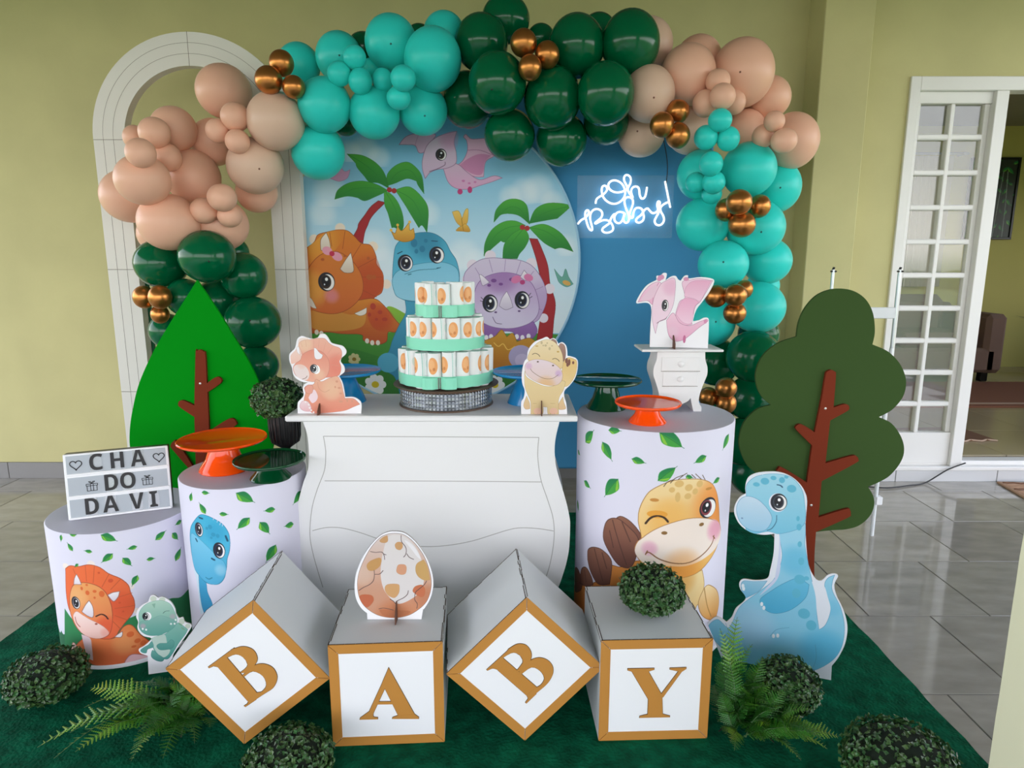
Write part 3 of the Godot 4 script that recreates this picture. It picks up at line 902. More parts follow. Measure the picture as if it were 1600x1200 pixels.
func art_pink_trike() -> ImageTexture:
	cv(448,503,"f4f2f6")
	pg("f0ded2","eec0b0",[25,194,18,170,21,140,49,111,68,82,75,48,97,35,136,43,127,111,70,175])
	pg("e8b09a","e88a74",[73,74,101,50,145,45,199,37,232,40,255,65,279,82,317,96,331,121,327,155,314,179,322,209,318,243,299,268,230,278,127,278,87,126])
	ps("c07868",2,[73,74,101,50,145,45,199,37,232,40,255,65,279,82,317,96,331,121,327,155,314,179,322,209,318,243,299,268,230,278,127,278,87,126],1)
	pa("ecc9a8",109,76,62,0.80,[73,74,101,50,145,45,199,37,232,40,255,65,279,82,317,96,331,121,327,155,314,179,322,209,318,243,299,268,230,278,127,278,87,126])
	pa("e27a66",301,199,82,0.60,[73,74,101,50,145,45,199,37,232,40,255,65,279,82,317,96,331,121,327,155,314,179,322,209,318,243,299,268,230,278,127,278,87,126])
	ps("d89a84",2,[86,67,94,91],0)
	ps("d89a84",2,[116,52,118,91],0)
	ps("d89a84",2,[165,43,162,96],0)
	ps("d89a84",2,[199,40,191,96],0)
	ps("d89a84",2,[236,62,219,121],0)
	ps("d89a84",2,[278,91,242,135],0)
	ps("d89a84",2,[320,126,255,160],0)
	ps("d89a84",2,[319,209,263,199],0)
	pg("e4907a","ecaf96",[77,170,91,140,127,116,171,107,218,126,248,170,250,224,230,273,185,298,140,304,83,290,43,263,30,224,44,194])
	ps("c07868",2,[77,170,91,140,127,116,171,107,218,126,248,170,250,224,230,273,185,298,140,304,83,290,43,263,30,224,44,194],1)
	pa("eec8a8",186,258,43,0.60,[77,170,91,140,127,116,171,107,218,126,248,170,250,224,230,273,185,298,140,304,83,290,43,263,30,224,44,194])
	pf("ead8d4",[33,219,54,199,97,204,122,234,125,271,107,294,73,288,43,261])
	pa("ecc4b4",83,199,34,0.70,[33,219,54,199,97,204,125,271,73,288])
	pf("f2eef2",[164,97,164,97,176,99,194,123,215,139,215,139,204,161,177,166,164,150])
	ps("c09a94",2,[164,97,164,97,176,99,194,123,215,139,215,139,204,161,177,166,164,150],1)
	pf("f2eef2",[58,94,58,94,72,91,76,140,76,140,61,121])
	ps("c8b0a8",1,[58,94,58,94,72,91,76,140,76,140,61,121],1)
	pe("fbfbfb",170.0,228.6,23.4,27.7,0)
	pe("20202a",157.1,223.7,24.2,27.2,0)
	pe("f4f2f0",160.1,225.3,19.3,23.1,0)
	pe("3a4048",156.0,223.7,16.1,20.0,0)
	pe("15121a",156.0,222.4,12.3,15.4,0)
	pe("ffffff",158.6,216.5,4.5,5.1,0)
	pe("dfe6ee",152.2,231.4,2.2,2.6,0)
	ps("7a5a50",3,[83,288,103,281,113,268],0)
	pg("e8b496","e48a72",[166,290,199,303,249,281,296,271,317,308,327,358,337,408,337,408,390,410,427,445,427,445,388,461,337,483,278,493,189,501,130,498,107,458,85,423,97,373,92,343,115,325,149,320])
	ps("c07868",2,[166,290,199,303,249,281,296,271,317,308,327,358,337,408,337,408,390,410,427,445,427,445,388,461,337,483,278,493,189,501,130,498,107,458,85,423,97,373,92,343,115,325,149,320],1)
	pa("ecc8a4",255,357,78,0.60,[166,290,199,303,249,281,296,271,317,308,327,358,337,408,337,408,390,410,427,445,427,445,388,461,337,483,278,493,189,501,130,498,107,458,85,423,97,373,92,343,115,325,149,320])
	pe("d9987c",292.0,302.9,7.8,7.0,0)
	pe("d9987c",304.8,342.7,9.8,6.0,0)
	pe("d9987c",312.9,377.7,8.8,6.0,0)
	pe("d9987c",310.5,427.8,12.8,7.0,0)
	pe("d9987c",350.1,422.8,5.9,9.1,0)
	pe("d9987c",379.4,425.3,4.9,7.0,0)
	pe("d9987c",280.5,337.7,4.9,7.0,0)
	ps("c88a74",2,[174,308,182,348,215,368,246,353],0)
	pf("f2d9e0",[113,403,113,403,148,353,170,388,164,418,138,438,122,423])
	pf("e6a08c",[99,338,120,323,144,335,137,373,112,378,95,363])
	ps("c07868",2,[99,338,120,323,144,335,137,373,112,378,95,363],1)
	pg("ecd6da","e6b8bc",[58,450,77,424,109,430,127,463,120,488,86,488,62,473])
	ps("c89098",2,[58,450,77,424,109,430,127,463,120,488,86,488,62,473],1)
	pe("f4eaea",94.0,430.3,5.9,6.0,0)
	pe("f4eaea",112.7,447.9,5.9,6.1,0)
	pe("f4eaea",116.5,468.1,5.9,6.1,0)
	pe("f4eaea",125.5,483.2,5.9,6.1,0)
	pe("f4eaea",139.6,495.8,5.9,6.1,0)
	return done()

func art_yellow_plated() -> ImageTexture:
	cv(448,595,"f4f2f6")
	pg("a98474","8a6256",[227,47,227,47,246,29,272,47,277,80,277,80])
	ps("5a4038",2,[227,47,227,47,246,29,272,47,277,80,277,80],1)
	pg("a98474","8a6256",[289,83,289,83,305,62,332,77,342,124,339,172,326,196,306,130])
	ps("5a4038",2,[289,83,289,83,305,62,332,77,342,124,339,172,326,196,306,130],1)
	pg("e0bc74","e8cc94",[322,214,322,214,336,184,366,166,407,178,425,196,425,256,405,322,360,379,324,370,317,268])
	ps("a88450",2,[322,214,322,214,336,184,366,166,407,178,425,196,425,256,405,322,360,379,324,370,317,268],1)
	pe("7a4a3c",349.4,190.0,10.6,20.3,0)
	pe("7a4a3c",369.1,201.9,9.5,23.9,0)
	pe("7a4a3c",357.5,219.9,9.5,15.6,0)
	pe("7a4a3c",398.7,204.9,8.3,12.0,0)
	pg("e6cf9c","dcc08c",[41,268,59,316,172,376,256,379,318,340,318,340,342,352,328,413,304,455,294,498,297,593,297,593,222,602,210,541,210,541,180,538,180,538,171,599,87,601,87,601,85,504,62,443,41,376])
	ps("a88450",2,[41,268,59,316,172,376,256,379,318,340,318,340,342,352,328,413,304,455,294,498,297,593,297,593,222,602,210,541,210,541,180,538,180,538,171,599,87,601,87,601,85,504,62,443,41,376],1)
	pg("e0c490","e0bc90",[33,523,55,455,55,455,78,510,81,553,81,553,48,556])
	ps("a88450",2,[33,523,55,455,55,455,78,510,81,553,81,553,48,556],1)
	pg("e0c490","e0bc90",[298,510,328,461,328,461,334,504,349,547,333,559,297,556])
	ps("a88450",2,[298,510,328,461,328,461,334,504,349,547,333,559,297,556],1)
	pe("e6b8a0",137.9,571.7,30.0,24.6,0)
	pe("e6b8a0",258.0,571.7,30.0,24.6,0)
	ps("a88450",2,[102,513,132,512],0)
	ps("a88450",2,[233,513,269,512],0)
	ps("a88450",2,[108,587,111,599],0)
	ps("a88450",2,[138,587,139,601],0)
	ps("a88450",2,[234,587,237,599],0)
	ps("a88450",2,[264,587,266,601],0)
	pg("ead8b0","e2c48c",[65,184,73,130,99,90,146,50,202,33,252,47,288,83,315,136,323,190,316,244,254,268,135,214])
	ps("a88450",2,[65,184,73,130,99,90,146,50,202,33,252,47,288,83,315,136,323,190,316,244,254,268,135,214],1)
	pe("c8b48a",163.7,56.3,8.2,10.6,0)
	pe("c8b48a",193.3,77.0,9.4,8.3,0)
	pe("c8b48a",223.0,100.7,8.3,11.9,0)
	pe("c8b48a",175.6,77.0,5.9,5.9,0)
	pe("c8b48a",240.5,80.0,7.1,4.7,0)
	pe("c8b48a",204.9,59.2,5.9,5.9,0)
	pg("e6d4dc","e2c8c0",[40,244,55,205,100,183,159,181,230,199,284,231,317,274,319,328,291,367,238,378,172,366,101,334,54,292])
	ps("a88458",2,[40,244,55,205,100,183,159,181,230,199,284,231,317,274,319,328,291,367,238,378,172,366,101,334,54,292],1)
	pa("e0b070",196,376,89,0.70,[40,244,55,205,100,183,159,181,230,199,284,231,317,274,319,328,291,367,238,378,172,366,101,334,54,292])
	pa("d0a0c8",70,231,32,0.60,[40,244,55,205,100,183,159,181,230,199,284,231,317,274,319,328,291,367,238,378,172,366,101,334,54,292])
	pa("c8a0d0",290,285,32,0.70,[40,244,55,205,100,183,159,181,230,199,284,231,317,274,319,328,291,367,238,378,172,366,101,334,54,292])
	ps("7a5a40",3,[82,250,100,274,148,307,196,325,249,322,290,295],0)
	pe("5a4430",137.0,197.8,7.7,5.4,0)
	pe("5a4430",249.8,225.9,7.7,5.4,0)
	ps("3a2a1a",4,[96,143,117,135,141,145,152,160],0)
	ps("3a2a1a",4,[245,179,265,173,286,183,296,196],0)
	pe("c8a050",128.5,81.7,11.8,4.1,0)
	pe("c8a050",285.2,123.3,9.4,5.9,0)
	return done()

func art_pink_flyer() -> ImageTexture:
	cv(448,429,"f4f2f6")
	pg("f0cade","e6aeca",[18,170,18,170,46,117,85,75,129,59,152,87,115,144,100,183,71,163])
	ps("a86a8c",2,[18,170,18,170,46,117,85,75,129,59,152,87,115,144,100,183,71,163],1)
	ps("c47aa0",3,[129,64,104,121,100,182],0)
	pf("e8c6d8",[34,158,76,107,119,74,108,134,78,158])
	pg("f0cade","eab6d0",[231,233,231,233,250,168,279,144,260,70,271,52,295,50,352,41,429,52,429,52,403,102,366,167,340,197,325,277,324,295,283,298,241,271])
	ps("a86a8c",2,[231,233,231,233,250,168,279,144,260,70,271,52,295,50,352,41,429,52,429,52,403,102,366,167,340,197,325,277,324,295,283,298,241,271],1)
	pg("e8aac8","f2cce0",[275,138,275,138,283,87,326,53,421,53,421,53,396,101,366,163,331,151])
	ps("b87a9c",1,[275,138,275,138,283,87,326,53,421,53,421,53,396,101,366,163,331,151],1)
	pg("eaaaca","f4d0e2",[234,238,234,238,257,172,283,148,331,155,359,172,359,172,333,202,324,284,276,284])
	ps("b87a9c",1,[234,238,234,238,257,172,283,148,331,155,359,172,359,172,333,202,324,284,276,284],1)
	pe("d890b4",141.3,33.3,17.7,14.8,0)
	pe("d890b4",281.1,43.4,15.0,10.7,0)
	pe("d890b4",131.5,43.4,12.2,12.1,0)
	pg("f0cadc","e6a8c6",[182,271,182,271,218,230,255,284,311,302,365,281,405,265,405,265,413,277,367,312,320,353,280,382,236,389,203,364,188,319])
	ps("a86a8c",2,[182,271,182,271,218,230,255,284,311,302,365,281,405,265,405,265,413,277,367,312,320,353,280,382,236,389,203,364,188,319],1)
	pa("e8c8d8",216,339,48,0.60,[182,271,218,230,255,284,313,353,236,389,188,319])
	pg("f2d0e0","eed6e6",[123,346,123,346,105,284,99,209,108,144,140,74,176,50,209,37,223,60,222,134,213,195,185,253,141,279,129,312,129,312])
	ps("a87896",2,[123,346,123,346,105,284,99,209,108,144,140,74,176,50,209,37,223,60,222,134,213,195,185,253,141,279,129,312,129,312],1)
	pa("e4a4c6",198,87,61,0.50,[108,144,140,74,209,37,222,134,185,253])
	ps("7a5068",3,[128,288,145,277,175,265,183,253],0)
	pe("20202a",170.4,188.6,19.2,31.8,0)
	pe("f4f2f0",172.9,190.4,15.3,27.0,0)
	pe("3a3038",169.5,188.6,12.8,23.4,0)
	pe("15121a",169.4,187.1,9.8,18.0,0)
	pe("ffffff",170.9,180.2,3.6,6.0,0)
	pe("dfe6ee",167.2,197.6,1.8,3.0,0)
	pe("c46a94",287.0,377.5,8.3,22.2,0)
	pe("d890b4",400.5,277.5,9.6,12.4,0)
	return done()

func art_teal_rex() -> ImageTexture:
	cv(416,700,"f4f2f6")
	pe("cfd8c8",153.1,42.7,22.1,23.0,0)
	pe("cfd8c8",213.3,53.7,22.2,19.2,0)
	pe("cfd8c8",334.4,238.0,20.3,26.0,0)
	pe("cfd8c8",373.3,280.5,19.2,19.6,0)
	pg("8ec2b4","4f9c92",[112,357,112,357,170,336,216,326,290,261,314,249,371,307,371,307,351,344,299,412,247,494,209,537,170,527,129,483,110,409])
	ps("3f7f78",2,[112,357,112,357,170,336,216,326,290,261,314,249,371,307,371,307,351,344,299,412,247,494,209,537,170,527,129,483,110,409],1)
	pe("7fae90",323.7,263.3,16.9,6.5,40)
	pe("7fae90",337.8,297.2,17.0,6.5,40)
	pf("bcd2c8",[115,357,170,339,207,339,215,398,216,451,232,466,212,504,176,521,140,484,117,423])
	pg("6aa89e","4f948c",[140,425,164,404,215,405,245,381,266,403,251,448,204,460,159,456])
	ps("3f7f78",2,[140,425,164,404,215,405,245,381,266,403,251,448,204,460,159,456],1)
	pg("6aa89e","4f948c",[25,448,49,427,85,407,110,383,117,429,76,445,62,474,34,468])
	ps("3f7f78",2,[25,448,49,427,85,407,110,383,117,429,76,445,62,474,34,468],1)
	pg("6aa89e","4f948c",[94,493,109,455,134,484,176,521,183,535,167,553,134,547,102,521])
	ps("3f7f78",2,[94,493,109,455,134,484,176,521,183,535,167,553,134,547,102,521],1)
	pg("b4d4c2","6fb0a2",[36,220,43,150,76,98,123,69,179,58,223,64,266,93,289,150,302,216,290,261,253,300,176,335,103,335,55,309,33,265])
	ps("4a8a80",2,[36,220,43,150,76,98,123,69,179,58,223,64,266,93,289,150,302,216,290,261,253,300,176,335,103,335,55,309,33,265],1)
	pg("8fbcb0","5fa498",[38,227,70,210,127,202,185,180,239,198,287,228,291,261,253,300,176,335,103,335,55,309,34,265])
	ps("4a8a80",1,[38,227,70,210,127,202,185,180,239,198,287,228,291,261,253,300,176,335,103,335,55,309,34,265],1)
	pa("c8a8b8",60,254,27,0.70,[36,220,43,150,76,98,123,69,179,58,223,64,266,93,289,150,302,216,290,261,253,300,176,335,103,335,55,309,33,265])
	pa("c8a8b8",273,194,28,0.60,[36,220,43,150,76,98,123,69,179,58,223,64,266,93,289,150,302,216,290,261,253,300,176,335,103,335,55,309,33,265])
	pe("fbfbfb",101.4,176.9,25.5,32.2,0)
	pe("20202a",87.3,179.0,23.9,31.4,0)
	pe("f4f2f0",90.2,181.0,19.1,26.7,0)
	pe("2a3438",86.2,178.9,16.0,23.1,0)
	pe("15121a",86.3,177.4,12.2,17.8,0)
	pe("ffffff",89.2,170.8,4.4,5.9,0)
	pe("dfe6ee",82.0,187.5,2.2,3.0,0)
	ps("2a4a44",3,[209,163,227,148,255,147],0)
	pf("8ab4a0",[138,83,138,83,164,79,164,79,154,120,154,120])
	pe("f8fbf8",56.6,276.9,6.7,8.4,0)
	pe("f8fbf8",79.8,285.4,6.7,8.4,0)
	pe("f8fbf8",256.9,252.5,6.7,8.5,0)
	pe("f8fbf8",282.2,253.3,6.7,8.5,0)
	pe("f8fbf8",292.2,222.9,6.7,8.4,0)
	return done()

func art_blue_longneck() -> ImageTexture:
	cv(560,879,"e6ebf4")
	pg("9fd4ea","7cc6e4",[264,467,286,369,272,250,359,209,367,300,388,389,405,452,426,523,435,598,449,662,449,662,471,634,483,569,465,507,453,462,463,431,486,414,486,414,480,448,484,485,520,553,540,634,537,720,507,790,440,851,351,880,224,889,90,838,14,752,47,696,92,726,109,702,138,617,210,535])
	ps("5a9cc0",2,[264,467,286,369,272,250,359,209,367,300,388,389,405,452,426,523,435,598,449,662,449,662,471,634,483,569,465,507,453,462,463,431,486,414,486,414,480,448,484,485,520,553,540,634,537,720,507,790,440,851,351,880,224,889,90,838,14,752,47,696,92,726,109,702,138,617,210,535],1)
	pa("4fb4dc",472,753,121,0.70,[264,467,286,369,272,250,359,209,367,300,388,389,405,452,426,523,435,598,449,662,449,662,471,634,483,569,465,507,453,462,463,431,486,414,486,414,480,448,484,485,520,553,540,634,537,720,507,790,440,851,351,880,224,889,90,838,14,752,47,696,92,726,109,702,138,617,210,535])
	pa("58b8dc",339,378,88,0.60,[264,467,286,369,272,250,359,209,367,300,388,389,405,452,426,523,435,598,449,662,449,662,471,634,483,569,465,507,453,462,463,431,486,414,486,414,480,448,484,485,520,553,540,634,537,720,507,790,440,851,351,880,224,889,90,838,14,752,47,696,92,726,109,702,138,617,210,535])
	pa("a8d0ea",186,696,129,0.70,[264,467,286,369,272,250,359,209,367,300,388,389,405,452,426,523,435,598,449,662,449,662,471,634,483,569,465,507,453,462,463,431,486,414,486,414,480,448,484,485,520,553,540,634,537,720,507,790,440,851,351,880,224,889,90,838,14,752,47,696,92,726,109,702,138,617,210,535])
	pa("6fbfe0",488,558,47,0.50,[264,467,286,369,272,250,359,209,367,300,388,389,405,452,426,523,435,598,449,662,449,662,471,634,483,569,465,507,453,462,463,431,486,414,486,414,480,448,484,485,520,553,540,634,537,720,507,790,440,851,351,880,224,889,90,838,14,752,47,696,92,726,109,702,138,617,210,535])
	pg("9ccbe2","6fb8da",[135,529,144,500,186,495,236,484,236,484,206,536,153,579,153,579])
	ps("5a9cc0",2,[135,529,144,500,186,495,236,484,236,484,206,536,153,579,153,579],1)
	pf("cfd6ee",[265,467,265,467,272,352,268,264,268,264,280,351,276,465,211,554])
	pg("6cc0e0","4fb0d8",[214,573,259,521,306,479,353,452,396,472,396,472,387,531,338,593,279,623,236,613])
	ps("3f8cb4",2,[214,573,259,521,306,479,353,452,396,472,396,472,387,531,338,593,279,623,236,613],1)
	pf("e6ebf4",[405,457,405,457,437,460,454,471,468,511,483,565,472,624,449,662,449,662,434,589,423,515])
	pg("a4d8ea","78c4e0",[131,116,131,116,130,75,165,36,233,17,293,24,334,63,352,120,356,219,275,268,225,266,143,278])
	ps("5a9cc0",2,[131,116,131,116,130,75,165,36,233,17,293,24,334,63,352,120,356,219,275,268,225,266,143,278],1)
	pe("62b8d4",198.9,52.6,16.3,14.5,0)
	pe("62b8d4",230.2,35.3,11.3,9.0,0)
	pe("62b8d4",167.3,70.1,13.1,9.1,0)
	pe("62b8d4",262.7,40.5,11.2,12.6,0)
	pe("62b8d4",300.9,72.0,17.5,16.1,0)
	pe("62b8d4",277.7,25.3,8.0,7.1,0)
	pe("62b8d4",333.7,194.7,6.4,10.9,0)
	pe("62b8d4",340.3,230.4,9.6,14.6,0)
	pe("62b8d4",348.1,303.0,8.0,12.9,0)
	pe("62b8d4",359.1,375.6,11.2,16.7,0)
	pe("62b8d4",359.4,455.3,21.0,20.6,0)
	pe("62b8d4",351.1,518.5,16.3,20.7,0)
	pe("62b8d4",386.5,602.6,22.8,22.8,0)
	pe("62b8d4",417.6,649.3,19.5,22.8,0)
	pe("62b8d4",384.5,446.2,9.6,9.3,0)
	pg("c9dff0","9ccbe6",[97,190,106,147,134,125,176,133,215,167,236,204,228,242,205,267,159,271,116,242])
	ps("5a9cc0",2,[97,190,106,147,134,125,176,133,215,167,236,204,228,242,205,267,159,271,116,242],1)
	pe("e6e6f4",253.4,137.1,33.9,40.0,0)
	pe("20202a",257.2,134.7,31.4,36.6,0)
	pe("f4f2f0",261.4,136.3,25.0,31.1,0)
	pe("3a3f48",255.8,134.9,20.9,26.9,0)
	pe("15121a",255.7,133.2,16.0,20.7,0)
	pe("ffffff",258.0,124.9,5.8,6.9,0)
	pe("dfe6ee",252.2,145.8,2.9,3.5,0)
	ps("3a6a8a",3,[253,192,253,220,239,250,221,262],0)
	ps("2f5a7a",5,[246,62,259,64,267,71],0)
	pe("7a9ac0",121.2,222.6,4.2,3.7,0)
	ps("d8ecf6",3,[133,56,124,43],0)
	ps("d8ecf6",3,[149,43,143,29],0)
	ps("d8ecf6",3,[169,32,164,19],0)
	ps("d8ecf6",3,[189,26,183,14],0)
	pe("eef4fa",142.8,522.6,6.0,9.7,0)
	pe("eef4fa",146.1,534.7,6.0,9.7,0)
	pe("eef4fa",221.9,590.9,5.9,9.7,0)
	pe("eef4fa",231.4,606.6,5.9,9.7,0)
	pe("eef4fa",277.3,727.0,5.9,9.8,0)
	pe("eef4fa",293.7,721.6,5.9,9.7,0)
	ps("5a9cc0",2,[265,730,288,695,336,676],0)
	ps("5a9cc0",2,[439,732,447,789,439,840],0)
	ps("5a9cc0",2,[83,707,113,782],0)
	return done()

func art_spotted_egg() -> ImageTexture:
	cv(448,519,"f6f5f8")
	ps("4a4a5a",2,[73,485,73,485,42,453,17,398,12,333,23,255,54,176,98,104,150,46,191,20,234,12,286,20,334,56,378,113,412,181,433,255,436,323,421,393,388,453,376,463,376,463],0)
	pg("d8ccc8","c88058",[231,24,285,32,334,70,373,123,403,186,424,274,422,343,398,413,350,463,290,498,215,510,142,498,83,463,44,413,29,343,36,264,67,181,111,104,158,51,191,32])
	ps("4a3a38",2,[231,24,285,32,334,70,373,123,403,186,424,274,422,343,398,413,350,463,290,498,215,510,142,498,83,463,44,413,29,343,36,264,67,181,111,104,158,51,191,32],1)
	pa("c99a80",76,412,151,0.70,[231,24,285,32,334,70,373,123,403,186,424,274,422,343,398,413,350,463,290,498,215,510,142,498,83,463,44,413,29,343,36,264,67,181,111,104,158,51,191,32])
	pa("c07850",215,507,120,0.80,[231,24,285,32,334,70,373,123,403,186,424,274,422,343,398,413,350,463,290,498,215,510,142,498,83,463,44,413,29,343,36,264,67,181,111,104,158,51,191,32])
	pa("c07a58",402,392,91,0.70,[231,24,285,32,334,70,373,123,403,186,424,274,422,343,398,413,350,463,290,498,215,510,142,498,83,463,44,413,29,343,36,264,67,181,111,104,158,51,191,32])
	pa("d9bfae",59,264,77,0.60,[231,24,285,32,334,70,373,123,403,186,424,274,422,343,398,413,350,463,290,498,215,510,142,498,83,463,44,413,29,343,36,264,67,181,111,104,158,51,191,32])
	pf("dcd6d4",[204,46,258,34,311,60,355,118,380,191,387,284,367,353,311,403,246,428,201,393,166,333,156,245,173,133])
	pf("e9e6e8",[289,65,320,80,350,118,372,167,354,157,323,113])
	pf("b8704a",[143,463,217,465,309,473,252,505,174,503])
	pf("c99a68",[158,65,177,46,199,36,199,36,201,65,189,77,166,76])
	ps("b88a5a",1,[158,65,177,46,199,36,199,36,201,65,189,77,166,76],1)
	pf("c99a68",[238,89,252,74,273,77,278,101,264,118,244,111])
	ps("b88a5a",1,[238,89,252,74,273,77,278,101,264,118,244,111],1)
	pf("c4955c",[84,206,104,181,150,163,163,176,152,211,120,235,92,233])
	ps("b88a5a",1,[84,206,104,181,150,163,163,176,152,211,120,235,92,233],1)
	pf("d49a78",[242,228,253,203,285,202,295,220,288,252,265,259,244,247])
	ps("b88a5a",1,[242,228,253,203,285,202,295,220,288,252,265,259,244,247],1)
	pf("c8a064",[343,235,351,196,388,173,388,173,407,215,419,289,419,289,387,291,356,269])
	ps("b88a5a",1,[343,235,351,196,388,173,388,173,407,215,419,289,419,289,387,291,356,269],1)
	pf("cfa06c",[175,343,190,316,245,314,254,333,248,368,224,393,192,378])
	ps("b88a5a",1,[175,343,190,316,245,314,254,333,248,368,224,393,192,378],1)
	pf("c4704c",[325,348,340,326,377,319,392,348,385,383,362,388,330,363])
	ps("b88a5a",1,[325,348,340,326,377,319,392,348,385,383,362,388,330,363],1)
	pf("c06846",[38,383,64,373,105,380,113,408,93,438,70,448,44,413])
	ps("b88a5a",1,[38,383,64,373,105,380,113,408,93,438,70,448,44,413],1)
	ps("5a4644",4,[106,127,133,132,164,130,178,142,189,146],0)
	ps("5a4644",4,[175,140,179,155,180,173],0)
	ps("5a4644",4,[272,36,273,70,292,99,297,123,291,147,281,159],0)
	ps("5a4644",4,[299,140,311,159,335,172],0)
	ps("5a4644",4,[122,235,122,264,115,294,94,316,61,333,35,351],0)
	ps("5a4644",4,[126,257,151,255,170,235],0)
	ps("5a4644",4,[232,428,237,413,274,393,295,373,301,351],0)
	ps("5a4644",4,[232,430,219,413,201,400],0)
	ps("5a4644",4,[400,296,386,318,358,343,339,363,334,403,347,428,344,455],0)
	ps("5a4644",4,[139,458,167,453,217,465],0)
	return done()

# ---------------------------------------------------------------- builders
func boards(poly: PackedVector2Array, thick: float, front: Material, rim: Material, called: String, parent: Node, at := Vector3.ZERO, rect := Rect2()) -> MeshInstance3D:
	var m := ArrayMesh.new()
	var b1 := MB.new()
	b1.slab(poly, 0, thick, 1, rect)
	b1.add_to(m)
	var b2 := MB.new()
	b2.slab(poly, 0, thick, 2)
	b2.add_to(m)
	var o := obj(called, m, null, parent, at)
	o.set_surface_override_material(0, front)
	o.set_surface_override_material(1, rim)
	return o

func print_mat(key: String, t: ImageTexture, rough := 0.5) -> StandardMaterial3D:
	var m := mat(key, Color.WHITE, rough)
	m.albedo_texture = t
	m.texture_repeat = false
	return m

func standee(called: String, label: String, at: Vector3, yaw: float, outline: Array, rect: Rect2, tex: ImageTexture, slot_x: float, slot_h: float, grp := "printed cut-out figures") -> void:
	var t := thing(called, label, "cutout figure", at, yaw, grp)
	boards(spline(outline, true, 5, 0.001), 0.004, print_mat(called, tex, 0.42), M.mdf_edge, "board", t, Vector3(0, 0, -0.004), rect)
	# the crosswise foot that slots into the board
	var q := PackedVector2Array([Vector2(-0.035, 0), Vector2(0.03, 0), Vector2(0.03, slot_h * 0.4), Vector2(0.004, slot_h), Vector2(-0.012, slot_h), Vector2(-0.035, slot_h * 0.4)])
	var b := MB.new()
	b.slab(q, -0.0016, 0.0016)
	var o := obj("support_foot", b.done(), M.foot_brown, t, Vector3(slot_x, 0, 0))
	o.rotation.y = -PI / 2

func cake_stand(called: String, label: String, at: Vector3, rp: float, h: float, m: Material, straight := false) -> void:
	var t := thing(called, label, "cake stand", at, 0, "plastic cake stands")
	var k := rp * 0.56
	var pr := [Vector2(0, 0), Vector2(k, 0), Vector2(k * 1.02, 0.003), Vector2(k * 0.97, h * 0.12), Vector2(k * 0.72, h * 0.38), Vector2(k * 0.58, h * 0.7), Vector2(k * 0.56, h - 0.012), Vector2(0, h - 0.012)]
	if straight: pr = [Vector2(0, 0), Vector2(k * 1.05, 0), Vector2(k * 1.05, 0.003), Vector2(k * 0.5, h - 0.013), Vector2(0.0, h - 0.012)]
	obj("foot", lathe(pr, 56), m, t)
	obj("plate", lathe([Vector2(0, h - 0.013), Vector2(rp * 0.6, h - 0.013), Vector2(rp * 0.96, h - 0.009), Vector2(rp, h - 0.004), Vector2(rp, h), Vector2(rp * 0.985, h + 0.002), Vector2(rp * 0.94, h - 0.003), Vector2(0, h - 0.003)], 72), m, t)

func printed_cylinder(called: String, label: String, at: Vector3, r: float, h: float, tex: ImageTexture) -> void:
	var t := thing(called, label, "cylinder table", at, 0, "printed cylinder tables")
	var b := MB.new()
	var seg := 96
	var ys := [0.0, 0.012, h * 0.5, h - 0.012, h - 0.004, h]
	var rs := [r, r, r * 0.994, r, r, r - 0.003]
	for i in ys.size():
		for k in seg + 1:
			var an := TAU * (float(k) / seg - 0.5)
			var d := Vector3(sin(an), 0, cos(an))
			b.vert(d * rs[i] + Vector3.UP * ys[i], d, Vector2(float(k) / seg, 1.0 - ys[i] / h))
	for i in ys.size() - 1:
		for k in seg:
			var q := i * (seg + 1) + k
			b.face(q, q + 1, q + seg + 2)
			b.face(q, q + seg + 2, q + seg + 1)
	obj("printed_cover", b.done(), print_mat(called, tex, 0.7), t)
	# stretched lid cloth, a little hollow
	obj("top_cloth", lathe([Vector2(r - 0.003, h), Vector2(r - 0.012, h + 0.0005), Vector2(r * 0.8, h - 0.001), Vector2(r * 0.4, h - 0.001), Vector2(0, h - 0.001)], 64), M.lid_cloth, t)
	obj("hem", lathe([Vector2(r + 0.001, 0.0), Vector2(r + 0.003, 0.004), Vector2(r + 0.003, 0.01), Vector2(r + 0.0005, 0.014)], 64), M.white_cloth, t)

func letter_mesh(ch: String, h: float, depth: float, serif: bool) -> TextMesh:
	var tm := TextMesh.new()
	var fn := SystemFont.new()
	fn.font_names = PackedStringArray(["Droid Serif" if serif else "Droid Sans"])
	fn.font_weight = 700
	tm.font = fn
	tm.text = ch
	tm.font_size = 64
	tm.depth = depth
	tm.pixel_size = h / 64.0 / 0.72
	tm.curve_step = 1.0
	return tm

